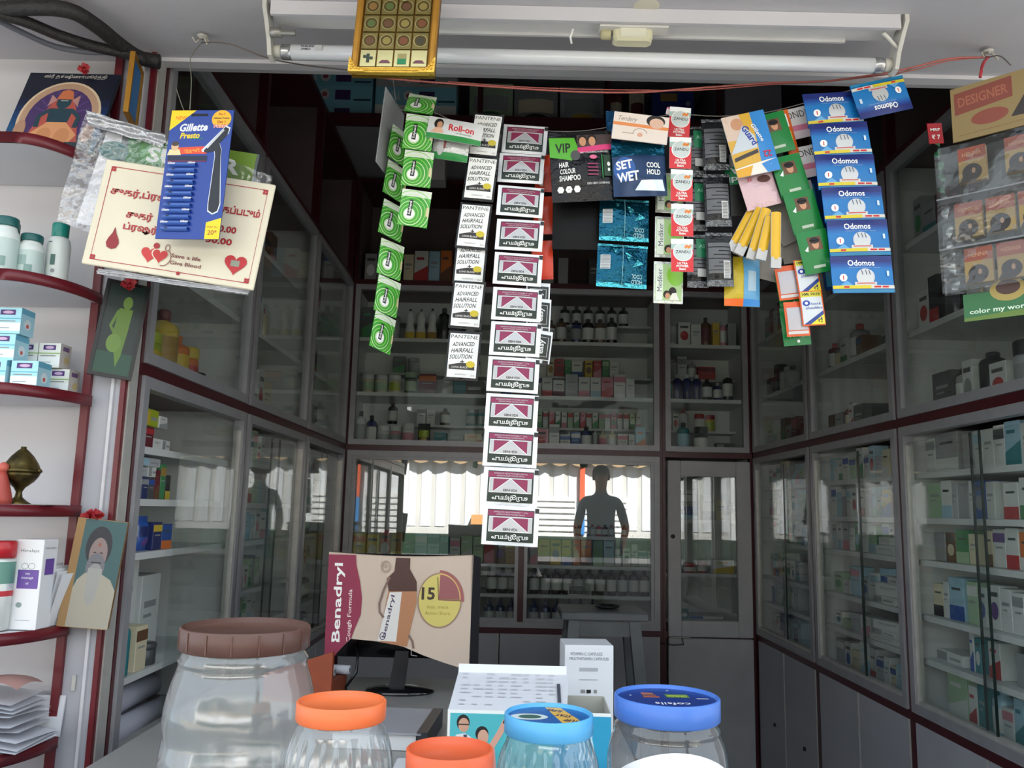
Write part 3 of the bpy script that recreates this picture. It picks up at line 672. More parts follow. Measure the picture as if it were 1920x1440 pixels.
# ---- lime green shampoo strip
w, h = .060, .088
def art_m():
    a = PR(); a.rect(-w / 2 + .003, -h / 2 + .006, w / 2 - .003, h / 2 - .006, mat('a9c88a', .35)); a.rect(-w / 2 + .004, -h / 2 + .006, -w / 2 + .018, h / 2 - .006, mat('e4ebdc', .4)); a.oval(.014, .014, .018, .022, mat('86c03c', .35))
    a.text('Mediker', -.0185, .004, .010, mat('24324c', .4), w=.048, rot=90); a.oval(-.004, -.026, .007, .008, HAIR); a.oval(.008, -.020, .008, .009, HAIR); a.oval(-.002, -.029, .005, .006, SKIN); a.poly([(.002, -.037), (.022, -.037), (.016, -.022), (.007, -.024)], mat('e8e4da', .5))
    return a
k_m = [sachet_mesh(w, h, mat('c9ccc4', .22, .5, bump=.3, bscale=80), art_m(), .005, seed=18)]
strip('hanging_sachet_strip', 'strip of pale lime sachets with a mother and child, under the balm strip', 'sachet strip', k_m,
      [(0, 1256, 362, 1.66, 1, 0, 0), (0, 1255, 445, 1.65, 1, 0, 0), (0, 1253, 530, 1.64, 1, 0, 0)])
SCR = mat('6e7072', .22, .7, bump=1.2, bscale=70)
# ---- black foil hair dye strips with barcodes
w, h = .054, .112
def art_k(col):
    def f():
        a = PR(); g = mat('5f6062', .35, .3)
        a.rect(-w / 2, -h / 2, w / 2, -h / 2 + .013, SCR); a.rect(-w / 2, h / 2 - .007, w / 2, h / 2, SCR)
        a.rect(-w / 2 + .004, -.030, w / 2 - .004, .034, g)
        for i in range(7): a.rect(-w / 2 + .004 + .01 * (i % 3), -.024 + i * .008, w / 2 - .006, -.0225 + i * .008, BK)
        if col: a.rect(-.004, .006, .018, .046, mat('1f7a52', .4)); a.rect(-.002, -.034, .016, -.018, mat('b9bab8', .4)); a.text('AS', .008, .03, .008, mat('9fd0b4', .4))
        else:
            a.rect(.006, -.040, .020, -.004, mat('d8d8d6', .4))
            for i in range(11): a.rect(.0075, -.038 + i * .0030, .0185, -.0368 + i * .0030, mat('555555', .4))
        return a
    return f()
k_k = [sachet_mesh(w, h, FOILK, art_k(False), .007, seed=19), sachet_mesh(w * .8, h, FOILK, art_k(True), .007, seed=20)]
strip('hanging_sachet_strip', 'black foil hair dye sachets with white barcode stickers, beside the balm strip', 'sachet strip', k_k, [(0, 1341, 272, 1.63, -2, 0, 0), (0, 1345, 376, 1.62, -2, 0, 0), (0, 1349, 487, 1.61, -1, 0, 0)])
strip('hanging_sachet_strip', 'black foil hair dye sachets with small green panels, partly behind the balm strip', 'sachet strip', k_k, [(1, 1303, 285, 1.65, -1, 0, 0), (1, 1305, 385, 1.64, -1, 0, 0), (1, 1308, 490, 1.63, 0, 0, 0)])
def art_ind(w, h):
    a = PR(); a.rect(-w / 2, -h * .5, w / 2, h * .5, BK); a.rect(-w / 2, .1 * h, w / 2, .26 * h, mat('9a9b9c', .4)); a.rect(-w / 2, -.12 * h, w / 2, .1 * h, mat('1d8a55', .4)); a.text('EA', -.0, .05 * h, .08 * h, WH, w=.6 * w, bold=.02, rot=180); a.text('Indi', 0, -.06 * h, .07 * h, WH, w=.8 * w, rot=180, bold=.02); a.rect(-w / 2, .36 * h, w / 2, .42 * h, mat('1d8a55', .4)); return a
pack('hanging_hair_dye_sachet', 'black and green hair dye sachet wedged behind the blue guard pack', 'pouch', 1382, 330, 46, 158, 1.65, FOILK, art_ind, rot=-3, bulge=.006, seed=21)
# ---- blue and orange razor guard pack, pink pouch, yellow razors, blue-yellow pouch
def art_guard(w, h):
    a = PR(); a.rect(-w / 2, -h / 2, w / 2, h / 2, mat('3486cc', .35)); a.poly([(-.5 * w, -.5 * h), (.1 * w, -.5 * h), (.16 * w, .5 * h), (-.5 * w, .5 * h)], mat('d8a93c', .35)); a.poly([(-.5 * w, .1 * h), (-.05 * w, .05 * h), (-.1 * w, .5 * h), (-.5 * w, .5 * h)], mat('d9c0ae', .45)); a.oval(-.2 * w, .34 * h, .14 * w, .1 * h, SKIN)
    a.poly([(-.4 * w, .0), (.0, .12 * h), (.05 * w, .06 * h), (-.35 * w, -.08 * h)], mat('2c2a2a', .4)); a.poly([(-.46 * w, -.25 * h), (.1 * w, -.18 * h), (.1 * w, -.12 * h), (-.46 * w, -.19 * h)], mat('3a3430', .4)); a.poly([(-.5 * w, -.12 * h), (.1 * w, -.1 * h), (.1 * w, .1 * h), (-.1 * w, .3 * h)], mat('c7cfd6', .4))
    a.text('Guard', .0, .12 * h, .16 * w, BLU, w=.34 * h, rot=-72, bold=.03); a.text('Gillette', .2 * w, .14 * h, .10 * w, WH, w=.32 * h, rot=-72, bold=.02); a.text('22', .3 * w, -.22 * h, .1 * h, RED, rot=180, bold=.02)
    a.poly([(-.5 * w, -.36 * h), (.5 * w, -.30 * h), (.5 * w, -.5 * h), (-.5 * w, -.5 * h)], mat('e8e3da', .4)); a.poly([(.1 * w, -.36 * h), (.5 * w, -.3 * h), (.5 * w, -.5 * h), (.2 * w, -.5 * h)], mat('3486cc', .35)); a.poly([(-.5 * w, -.38 * h), (-.1 * w, -.36 * h), (-.2 * w, -.5 * h), (-.5 * w, -.5 * h)], mat('e0a52c', .35))
    return a
pack('hanging_razor_pack', 'blue and orange razor pouch with a shaving man, tilted, below the green strip', 'pouch', 1407, 270, 82, 122, 1.585, FOILW, art_guard, rot=-14, bulge=.007, seed=22)
pack('hanging_pink_pouch', 'pale pink crumpled pouch hanging under the razor pouch', 'pouch', 1424, 358, 66, 66, 1.60, mat('d3b2b6', .3, .15, bump=.4, bscale=60), lambda w, h: PR().oval(.2 * w, .3 * h, .2 * w, .12 * h, mat('5a3a34', .5)).text('22', -.2 * w, .38 * h, .1 * h, RED), rot=-16, bulge=.008, seed=23)
q = atY(1436, 440, 1.60)
fan = thing('hanging_razor_bunch', 'fan of yellow-handled razors on grey card backs under the pink pouch', 'razors', q)
for i, (x, y, l, r_, z) in enumerate(((1394, 425, 78, 28, .012), (1408, 428, 84, 26, .0), (1424, 432, 88, 18, -.012), (1436, 440, 70, 14, -.024), (1454, 443, 92, 2, -.034))):
    p = atY(x, y, 1.60 + z); k = mpp(p)
    g = ob('razor', None, fan, p - q, rot3(r_, 0, 0))
    MB().grid(lambda a, b: ((a - .5) * .018, -.004 * math.sin(math.pi * a) - .003, (b - .5) * l * k), 6, 3, mat('e3b221', .3)).box(-.010, .010, -.003, .0, -.5 * l * k, .5 * l * k, mat('a9a39a', .45)).build('handle_cover', g)
    MB().box(-.010, .010, -.006, .001, -.5 * l * k - .018, -.5 * l * k + .004, mat('b8b6b2', .3, .3)).build('blade_head', g)
for i, (x, y, pw, ph, r_) in enumerate(((1473, 412, 60, 88, -28), (1446, 480, 44, 96, 14), (1484, 455, 44, 78, -10))):
    p = atY(x, y, 1.635 + i * .004); k = mpp(p)
    MB().box(-pw * k / 2, pw * k / 2, 0, .0015, -ph * k / 2, ph * k / 2, mat('9d968e', .5, noise=.15, scale=30)).build('card_back', fan, p - q, rot3(r_, 0, 0))
def art_by(w, h):
    a = PR(); a.rect(0.02 * w, -h / 2, w / 2, h / 2, mat('5fa3cf', .3)); a.rect(-w / 2, -h / 2, .02 * w, -.36 * h, ORG); a.rect(.02 * w, -h / 2, w / 2, -.36 * h, mat('2c86cf', .3)); a.rect(.14 * w, -.2 * h, .38 * w, .2 * h, mat('a9c4d4', .4)); return a
pack('hanging_pouch', 'blue and yellow pouch with orange hem, lowest beside the black foil sachets', 'pouch', 1391, 528, 66, 96, 1.635, mat('c9b02c', .3, .1, bump=.3), art_by, rot=1, bulge=.010, seed=24)
# ---- dark green strip with small portrait
w, h = .062, .088
def art_g2():
    a = PR(); a.rect(-w / 2, -h / 2, w / 2, h / 2, mat('127a35', .35)); a.rect(-.013, .002, .015, .030, mat('6b4a34', .5)); a.oval(.001, .014, .007, .010, SKIN); a.oval(.001, .022, .010, .007, HAIR); a.rect(-.012, -.034, .012, -.0285, mat('b5c4b0', .4)); a.poly([(-.022, .004), (-.014, .012), (-.016, .0)], WH); return a
k_g2 = [sachet_mesh(w, h, mat('12702f', .3, bump=.15), art_g2(), .005, seed=25)]
strip('hanging_sachet_strip', 'slanting strip of dark green sachets each with a small portrait', 'sachet strip', k_g2,
      [(0, 1453, 250, 1.60, -16, 0, 0), (0, 1482, 330, 1.595, -15, 0, 0), (0, 1506, 398, 1.59, -14, 0, 0), (0, 1529, 472, 1.58, -12, 0, 0)])
# ---- white-pink talc strip with orange edge
w, h = .066, .068
def art_p():
    a = PR(); a.rect(-w / 2, -h / 2, w / 2, h / 2, mat('e2dedd', .35)); a.rect(-w / 2, -.018, w / 2, -.006, mat('d77f9a', .4)); a.rect(-w / 2, -h / 2, w / 2, -.018, mat('dccdd2', .35)); a.text("POND'S", .004, .018, .016, mat('33322f', .4), w=.06); return a
k_p = [sachet_mesh(w, h, FOILW, art_p(), .005, seed=26)]
strip('hanging_sachet_strip', 'white and pink talc sachet strip between the dark green strip and the blue packs', 'sachet strip', k_p,
      [(0, 1492, 232, 1.635, -15, 0, 0), (0, 1514, 303, 1.625, -14, 0, 0)])
k_e = [sachet_mesh(.022, .1, mat('d9601f', .35), PR().rect(-.008, -.03, .004, .0, mat('cfe04c', .4)).rect(-.008, .01, .004, .04, WH), .004, seed=27)]
strip('hanging_sachet_strip', 'narrow orange-edged sachet strip showing beside the dark green strip', 'sachet strip', k_e, [(0, 1478, 248, 1.617, -13, 0, 0), (0, 1500, 342, 1.612, -12, 0, 0)])
# ---- blue mosquito cream packs
w, h = .124, .074
def art_o():
    a = PR(); b1 = mat('14246e', .33); b2 = mat('1573b8', .33); t = h / 2
    a.rect(-w / 2, -t, w / 2, t, b2)
    for i in range(5): a.rect(-w / 2, .010 + i * .0036, w / 2, .0136 + i * .0036 + (.02 if i == 4 else 0), mat(('1a6ab0', '1a5ca6', '184b98', '163a86', '14246e')[i], .33))
    a.text('Odomos', -.002, .0225, .0125, WH, w=.054, bold=.02); a.text('MOSQUITO REPELLENT CREAM', .004, .0125, .002, mat('a8c4e4', .4), w=.062)
    a.oval(.004, -.006, .0185, .0165, mat('c6c8ca', .35, .2)); a.rect(-.018, -.024, .026, -.016, mat('c6c8ca', .35, .2)); 
    for x in (-.004, .004, .011): a.line([(x, .008), (x + .002, -.002)], .0016, mat('3a4654', .5))
    a.rect(-.014, -.0195, .022, -.0175, mat('c84838', .4))
    a.oval(-.040, -.007, .0075, .0075, WH); a.line([(-.040, -.011), (-.040, -.003)], .002, RED)
    a.poly([(-.050, -.024), (-.020, -.024), (-.034, -.013)], mat('5ea4d8', .35))
    a.rect(-w / 2, -.029, .014, -.0225, mat('d7c52c', .4)); a.rect(.014, -.029, w / 2, -.0225, mat('d3d0c4', .4)); a.rect(.020, -.0275, .034, -.024, RED); a.rect(.037, -.0275, .05, -.024, RED); a.rect(-.040, -.0275, -.03, -.024, RED)
    a.rect(w / 2 - .014, -.004, w / 2 - .009, .006, mat('cfe0ee', .4)); a.rect(-w / 2, -t, w / 2, -.031, mat('1d7fae', .3))
    return a
k_od = [sachet_mesh(w, h, mat('15509c', .3, bump=.1), art_o(), .005, seed=s) for s in (28, 29)]
strip('hanging_sachet_strip', 'strip of blue mosquito repellent cream packs with yellow bands, topmost one flipped', 'sachet strip', k_od,
      [(0, 1652, 183, 1.60, 163, 8, 0), (1, 1562, 206, 1.60, -9, 8, 0), (0, 1576, 263, 1.585, -7, 6, 0), (1, 1586, 323, 1.58, -4.5, 5, 0), (0, 1599, 384, 1.575, -4.5, 4, 0), (1, 1609, 446, 1.57, -4, 4, 0), (0, 1616, 515, 1.56, -3, 4, 0)])
k_od2 = [sachet_mesh(.11, .074, mat('0f2a58', .3, .1, bump=.2), PR().rect(-.05, -.03, -.03, .02, mat('1f6c86', .3)).rect(-.04, .0, -.034, .03, LGRY), .004, seed=30)]
strip('hanging_sachet_strip', 'dark blue backs of cream packs hanging behind the blue strip', 'sachet strip', k_od2, [(0, 1554, 360, 1.64, -8, 0, 0), (0, 1570, 428, 1.635, -7, 0, 0), (0, 1592, 508, 1.63, -6, 0, 0)])
# ---- orange-white shampoo sachets
w, h = .046, .070
def art_hs(front):
    a = PR()
    if front:
        a.rect(-w / 2 + .002, -h / 2 + .003, w / 2 - .003, h / 2 - .002, mat('d4d9dc', .35)); a.text('10% FREE', 0, h / 2 - .008, .0065, mat('2a2a22', .4), w=.038, bold=.02); a.rect(-w / 2 + .002, h / 2 - .0125, w / 2 - .003, h / 2 - .002, mat('d8cf3c', .4)); a.text('10% FREE', 0, h / 2 - .007, .0058, mat('2a2a22', .4), w=.036, bold=.02)
        a.oval(-.012, .010, .007, .006, BLU); a.oval(-.012, .010, .003, .003, WH); a.text('head &', .006, .008, .005, BLU, shear=.3); a.text('shoulders', .002, .0, .0055, BLU, w=.034, shear=.3)
        a.poly([(-.02, -.032), (.02, -.032), (.02, -.006)], mat('24408c', .4)); a.poly([(-.008, -.033), (.021, -.033), (.021, -.013)], mat('e8d836', .4)); a.text('₹2', .012, -.026, .007, BK, bold=.02)
    else:
        a.rect(-w / 2 + .004, -h / 2 + .012, w / 2 - .003, h / 2 - .012, mat('b4b0b4', .3, .2)); a.rect(-w / 2 + .003, -h / 2 + .004, w / 2 - .003, -h / 2 + .010, mat('cfcac6', .35))
    return a
OS = mat('dc5a22', .33, bump=.1)
k_hs = [sachet_mesh(w, h, OS, art_hs(True), .004, seed=31), sachet_mesh(w, h, OS, art_hs(False), .004, seed=32)]
strip('hanging_sachet_strip', 'orange-bordered shampoo sachets in two columns, lowest under the dark green strip', 'sachet strip', k_hs,
      [(1, 1478, 530, 1.60, -8, 0, 0), (1, 1494, 598, 1.595, -5, 0, 0), (0, 1514, 518, 1.592, -8, 0, 0), (0, 1523, 578, 1.587, -5, 0, 0)])
k_gb = [sachet_mesh(.055, .078, mat('17783a', .3, bump=.15), PR().text('Amla', 0, -.02, .006, mat('a8d0b0', .4), w=.03).oval(.002, -.031, .003, .003, WH), .004, seed=33)]
strip('hanging_sachet_strip', 'plain green sachet strip peeping out behind the orange-bordered sachets', 'sachet strip', k_gb, [(0, 1482, 540, 1.63, -8, 0, 0), (0, 1491, 612, 1.62, -6, 0, 0)])
# ================================================================== ceiling: tube light, strings, cables, golden plaque
t0 = atZ(512, 100, 2.264); t1 = atZ(1676, 121, 2.264)
ty = (t0.y + t1.y) / 2
PAINTW = mat('dcdad8', .4, noise=.08, scale=12)
fx = thing('ceiling_tube_light', 'unlit fluorescent tube light with bare bracket ends under the soffit', 'light', (0.13, ty, 2.335))
X0, X1 = t0.x - .13, t1.x - .13
MB().box(X0 + .012, X1 - .012, -.062, -.008, -.022, -.0005, PAINTW).build('mounting_plate', fx)
MB().box(X0 + .012, X1 - .012, -.068, -.061, -.03, -.0005, WHITEP).build('plate_lip', fx)
MB().box(X0 + .25, X1 - .1, -.012, -.006, -.028, -.0005, PAINTW).build('plate_lip', fx)
for s_, X in ((1, X0), (-1, X1)):
    b = MB()
    pts = [(-.070, -.0005), (-.035, -.0005), (-.012, -.022), (.004, -.05), (.014, -.085), (.004, -.092), (-.018, -.088), (-.03, -.06), (-.055, -.03), (-.07, -.015)]
    vs = [(X + k, y, z) for k in (-.004, .004) for y, z in pts]; n = len(pts)
    tri = tessellate_polygon([[Vector((y, z, 0)) for y, z in pts]])
    b.add(vs, [tuple(t) for t in tri] + [tuple(n + i for i in t) for t in tri] + [(i, (i + 1) % n, n + (i + 1) % n, n + i) for i in range(n)], mat('cfcdc4', .4, noise=.15, scale=30))
    br = b.build('end_bracket', fx)
    ry = (0, R(90) * s_, 0)
    MB().lathe([(.013, 0), (.013, .014), (.009, .018)], mat('c9c6bb', .4), 14).build('lamp_holder', fx, (X + s_ * .004, -.002, -.071), ry)
    if s_ == 1: MB().lathe([(.010, 0), (.010, .022), (.006, .023), (.006, .05)], mat('97958f', .35, .5), 14).build('empty_holder', fx, (X + .004, -.032, -.048), ry)
    else: MB().tube([(X - .004, -.03, -.05), (X - .03, -.045, -.035), (X - .04, -.05, -.03)], .004, mat('d8d6cc', .4)).build('holder_arm', fx)
    MB().lathe([(.0150, 0), (.0158, .002), (.0158, .020)], mat('b8b8b8', .25, .8), 20).build('end_cap', fx, (X + s_ * .02, 0, -.071), ry)
tb = MB().lathe([(.0155, 0), (.0155, X1 - X0 - .08)], mat('d9dbde', .18, spec=.6, coat=.4), 24).build('tube', fx, (X0 + .04, 0, -.071), (0, R(90), 0))
PR().text('PHILIPS', 0, .003, .004, mat('2a2a32', .5), w=.025, bold=.02).text('LIFEMAX', -.003, -.003, .004, mat('2a2a32', .5), w=.02, bold=.02).rect(.016, -.006, .03, .006, LGRY).build('print', fx, loc=(X0 + .075, -.0152, -.069), off=.0006)
bx = (atZ(1187, 70, 2.29).x - .13)
bl = MB().box(bx - .068, bx + .068, -.058, -.03, -.034, -.022, mat('d6d3cd', .4)).build('ballast_bracket', fx)
MB().box(bx - .040, bx + .038, -.050, -.018, -.056, -.022, mat('d4cfae', .4), bev=.005).box(bx - .028, bx + .026, -.054, -.045, -.050, -.026, mat('dcd9c4', .4), bev=.003).build('ballast_cover', fx)
MB().lathe([(.010, 0), (.010, .016), (.007, .02)], mat('b8b08a', .5), 12).build('starter', fx, (bx - .045, -.038, -.040), (0, R(-90), 0))
MB().tube([(bx - .12, -.04, -.03), (bx - .125, -.035, -.045), (bx - .122, -.028, -.055)], .0022, WH).build('wire', fx)
# strings
def cord(name, label, pts, r, m, cat='cord', y=None):
    P = [atY(*p) if len(p) == 3 else Vector(p[3:]) for p in pts]
    o = P[0].copy(); t = MB().tube([p - o for p in P], r, m).build(name, None, o); return tag(t, label, cat)
hl = atZ(380, 68, 2.328); hr = atZ(1852, 96, 2.328)
def hook(label, p):
    t = thing('ceiling_hook', label, 'hook', p)
    MB().lathe([(.012, 0), (.010, -.004)], mat('b8b4ae', .6), 10).build('plaster_blob', t)
    b = MB()
    for a in range(5): b.tube([(0, 0, 0), (.014 * math.cos(a * 1.3), -.004, -.012 + .006 * math.sin(a * 2.1)), (.018 * math.cos(a * 1.3 + .5), -.008, -.016 + .01 * math.sin(a))], .0022, mat('b3aea5', .5))
    b.build('twisted_wire', t); return t
hook('knotted wire hook in the soffit above the blue razor card', hl)
hook('knotted wire hook in the soffit above the hair dye card', hr)
def strg(name, label, px, r, m, first=None, last=None):
    P = ([first] if first else []) + [atY(*p) for p in px] + ([last] if last else [])
    # smooth
    Q = []
    for i in range(len(P) - 1):
        for k in range(4):
            t = k / 4; a = P[max(i - 1, 0)]; b = P[i]; c_ = P[i + 1]; d_ = P[min(i + 2, len(P) - 1)]
            Q.append(.5 * ((2 * b) + (-a + c_) * t + (2 * a - 5 * b + 4 * c_ - d_) * t * t + (-a + 3 * b - 3 * c_ + d_) * t ** 3))
    Q.append(P[-1]); o = Q[0].copy()
    return tag(MB().tube([q - o for q in Q], r, m, 5).build(name, None, o), label, 'string')
TW = mat('6b5f58', .8); RT = mat('b5655c', .7)
dn = Vector((0, 0, -.014))
strg('hanging_string', 'grey twisted string from the hook to the tube light end', [(430, 82, 1.585), (500, 108, 1.60), (570, 122, 1.62), (660, 132, 1.64)], .0016, TW, hl + dn)
strg('hanging_string', 'reddish cord sagging across the opening under the tube light', [(660, 140, 1.64), (760, 150, 1.65), (850, 157, 1.65), (960, 165, 1.65), (1080, 172, 1.65), (1200, 173, 1.65), (1310, 165, 1.65), (1450, 155, 1.645), (1560, 151, 1.64), (1690, 131, 1.61), (1780, 110, 1.59)], .0022, RT, None, hr + dn)
strg('hanging_string', 'second strand running beside the reddish cord', [(840, 153, 1.652), (960, 162, 1.652), (1080, 167, 1.652), (1200, 169, 1.652), (1310, 169, 1.652), (1450, 158, 1.65), (1560, 152, 1.645), (1700, 134, 1.615), (1780, 114, 1.595)], .0013, RT, None, hr + dn)
strg('hanging_wire', 'thin wire threaded through the tops of all the sachet strips', [(740, 170, 1.70), (748, 205, 1.69), (800, 205, 1.68), (880, 238, 1.675), (985, 243, 1.70), (1100, 245, 1.68), (1250, 216, 1.68), (1345, 218, 1.672), (1430, 212, 1.67), (1520, 190, 1.67), (1640, 155, 1.65), (1760, 112, 1.60)], .0011, mat('8a8680', .5, .4), atY(735, 130, 1.735), hr + dn)
strg('hanging_wire', 'thin wire holding the blue razor card', [(357, 110, 1.56), (359, 150, 1.52), (356, 205, 1.497)], .0009, mat('8b8a78', .5, .4), hl + dn)
strg('hanging_wire', 'bent loose wire end behind the blue razor card', [(330, 165, 1.54), (342, 200, 1.52), (348, 212, 1.51)], .0009, mat('8b8a78', .5, .4))
strg('hanging_ribbon', 'red ribbon tying the hair dye card to its hook', [(1843, 120, 1.55), (1838, 145, 1.54)], .0032, mat('b03038', .5), hr + dn)
strg('hanging_string', 'dark string pair tying the hair dye card corner to its hook', [(1875, 105, 1.54), (1895, 122, 1.50)], .0012, TW, hr + dn)
CAB = mat('23201f', .6, noise=.2, scale=40, bump=.3, bscale=120)
def cable(label, px, r, m, Z=2.31):
    P = [atZ(x, y, Z - k * .001) for k, (x, y) in enumerate(px)]; Q = []
    for i in range(len(P) - 1):
        for k in range(4):
            t = k / 4; a = P[max(i - 1, 0)]; b = P[i]; c_ = P[i + 1]; d_ = P[min(i + 2, len(P) - 1)]
            Q.append(.5 * ((2 * b) + (-a + c_) * t + (2 * a - 5 * b + 4 * c_ - d_) * t * t + (-a + 3 * b - 3 * c_ + d_) * t ** 3))
    Q.append(P[-1]); o = Q[0].copy()
    tag(MB().tube([q - o for q in Q], r, m, 8).build('ceiling_cable', None, o), label, 'cable')
cable('thick black taped cable arching highest across the soffit corner', [(-120, 40), (-40, 22), (60, 14), (130, 20), (180, 48), (225, 84), (262, 108), (300, 116)], .0155, CAB)
cable('thick black taped cable running lower towards the pillar top', [(-120, 12), (-40, 20), (40, 38), (110, 66), (180, 88), (235, 100), (272, 113)], .0115, CAB, 2.30)
cable('thin grey cable looping below the black ones', [(-100, -10), (-20, 30), (40, 60), (100, 86), (160, 97), (215, 98), (250, 102)], .006, mat('6a6c74', .5), 2.30)
# golden plaque
GOLD = mat('c08a34', .4, .55, noise=.2, scale=30); GOLDB = mat('e6b84c', .35, .6, bump=.2, bscale=200); GOLDD = mat('7d5a1e', .4, .7); TILE = mat('8a7a44', .35, .5, noise=.25, scale=40); TILEL = mat('cfc48c', .25, .6)
pb = atY(735, 139, 1.38)
gp = thing('hanging_golden_plaque', 'golden framed plaque with a grid of embossed square tiles, hanging before the tube light', 'plaque', pb, rot3(1.5, -4, -4))
W_, H_ = .152, .205; fw = .012
MB().box(-W_ / 2, W_ / 2, .004, .014, 0, H_, GOLDD).build('back_board', gp)
MB().box(-W_ / 2, -W_ / 2 + fw, -.006, .012, 0, H_, GOLD, bev=.003).build('frame_side', gp); MB().box(W_ / 2 - fw, W_ / 2, -.006, .012, 0, H_, GOLD, bev=.003).build('frame_side', gp)
for i in range(3): MB().box(-W_ / 2, W_ / 2, -.006 - .001 * (i == 1), .012, i * .0036, i * .0036 + .0034, GOLDB, bev=.001).build('frame_bar', gp)
MB().box(-W_ / 2, W_ / 2, -.006, .012, H_ - fw, H_, GOLD, bev=.003).build('frame_bar', gp)
for s_ in (-1, 1):
    o = [(0, 0), (.030, 0), (.027, .004), (.014, .010), (.007, .019), (.003, .028), (0, .030)]
    cn = MB().prism([(s_ * (-W_ / 2 - .002 + x), -.002 + z) for x, z in (o if s_ > 0 else o[::-1])], -.011, -.004, GOLDB).build('corner_ornament', gp)
    for x, z in ((.006, .005), (.013, .005), (.020, .004), (.005, .012), (.010, .010), (.004, .019)):
        MB().lathe([(.0028, 0), (.002, .002), (.0005, .003)], GOLDB, 8).build('boss', cn, (s_ * (-W_ / 2 - .002 + x), -.011, z), (R(90), 0, 0))
n_c = 4; cw = (W_ - 2 * fw - .004) / n_c; x_0 = -W_ / 2 + fw + .002
inks = ['', '4b3a2a', '5a6a3a', '7a4a30', '4a4a34', '6a4a34', '44402f', '8c6a3a']
for r_ in range(5):
    for c_ in range(n_c):
        u = x_0 + (c_ + .5) * cw; z = .0135 + (r_ + .5) * .0355
        t = MB().prism([(u - cw * .45, z - .0163), (u + cw * .45, z - .0163), (u + cw * .45, z + .0163), (u - cw * .45, z + .0163)], -.001, .004, TILEL if r_ == 0 else TILE).build('tile', gp)
        a = PR(); k = (r_ * 5 + c_ * 3) % 8
        if r_ == 0:
            if c_ == 0:
                for dx, dz in ((0, 0), (0, .006), (0, -.006), (.006, 0), (-.006, .003)): a.rect(u + dx - .0028, z + dz - .0028, u + dx + .0028, z + dz + .0028, mat('2c3a30', .4))
            elif c_ == 2: a.rect(u - .008, z - .012, u + .008, z + .009, mat('9a8e5c', .4, .4)).rect(u - .008, z - .012, u + .008, z - .001, mat('1d7a48', .35))
            else: a.poly([(u - .011, z - .010), (u + .011, z - .010), (u + .006, z - .004), (u - .006, z - .004)], mat('6a3a48', .4))
        else:
            a.oval(u, z, .0105, .0105, mat('5e4c26', .4, .6)); a.oval(u, z, .0075, .0075, mat(inks[k] or '8f8044', .4, .3)); a.arc(u, z, .0125, .0125, .0012, TILEL)
        a.build('print', t, off=.0016)
MB().lathe([(.007, 0), (.006, .003), (.003, .005)], TILEL, 14).build('medallion', gp, (.012, -.004, .152), (R(90), 0, 0))

# ================================================================== notice board, razor card, plastic bag
bq = Vector((-.657, 1.55, 1.8885)); W_, H_ = .340, .2165
nb = thing('hanging_notice_board', 'cream notice board with red lettering and a blood donation heart logo', 'board', bq, rot3(7.8, 0, 0))
MB().box(-W_ / 2, W_ / 2, 0, .006, -H_ / 2, H_ / 2, mat('e4dac2', .55, noise=.08, scale=10), bev=.0018).build('board', nb)
DR = mat('a8262c', .5); a = PR()
def U(f): return (f - .5) * W_
def V(f): return (.5 - f) * H_
b_ = [(.045, .065), (.965, .065), (.965, .945), (.045, .945), (.045, .065)]
a.line([(U(x), V(y)) for x, y in b_], .0016, DR)
for x, y in b_[:4]:
    for k in range(4): a.oval(U(x + .012 * (1 if x < .5 else -1)) + .0035 * math.cos(k * 1.57 + .78), V(y + .02 * (1 if y < .5 else -1)) + .0035 * math.sin(k * 1.57 + .78), .0028, .0028, DR, n=8)
a.text('சுகர்,ப்ரஷர்', U(.27), V(.295), .0215, DR, w=.40 * W_, bold=.03); a.text('பார்க்கப்படும்', U(.77), V(.305), .0215, DR, w=.36 * W_, bold=.03)
a.text('சுகர்', U(.268), V(.49), .0205, DR, w=.155 * W_, bold=.03); a.text('50.00', U(.77), V(.485), .0135, DR, w=.13 * W_, bold=.03)
a.text('ப்ரஷர்', U(.29), V(.605), .0205, DR, w=.20 * W_, bold=.03); a.text('30.00', U(.75), V(.60), .0135, DR, w=.15 * W_, bold=.03)
a.poly([(U(.15) + x, V(.755) + z) for x, z in ((-.001, .029), (.004, .016), (.011, .004), (.0125, -.004), (.009, -.013), (0, -.016), (-.009, -.013), (-.0125, -.004), (-.010, .005), (-.004, .016))], mat('8e2028', .45))
def heart(cx, cy, s, m): a.poly([(cx + s * 16 * math.sin(t) ** 3 / 16, cy + s * (13 * math.cos(t) - 5 * math.cos(2 * t) - 2 * math.cos(3 * t) - math.cos(4 * t)) / 16) for t in [2 * math.pi * i / 26 for i in range(26)]], m)
heart(U(.375), V(.82), .017, mat('c83a36', .5)); heart(U(.433), V(.82), .0165, mat('e4dac2', .55)); heart(U(.436), V(.82), .0150, mat('c0322f', .5))
a.oval(U(.405), V(.735), .006, .006, DR); a.arc(U(.47), V(.74), .005, .007, .0015, mat('8a5a4a', .5)); a.arc(U(.455), V(.83), .016, .018, .0016, mat('8a5a4a', .5), -100, 60)
a.text('Save a life', U(.585), V(.80), .0075, mat('7a3a34', .5), w=.17 * W_, bold=.015); a.text('Give Blood', U(.59), V(.865), .0075, mat('7a3a34', .5), w=.18 * W_, bold=.015)
heart(U(.87), V(.79), .022, mat('b82a30', .5)); a.rect(U(.87) - .009, V(.79) - .005, U(.87) + .008, V(.79) + .007, mat('8a9080', .4, .3))
a.oval(U(.56), V(.955), .004, .004, DR, n=8)
a.build('print', nb, off=.0006)
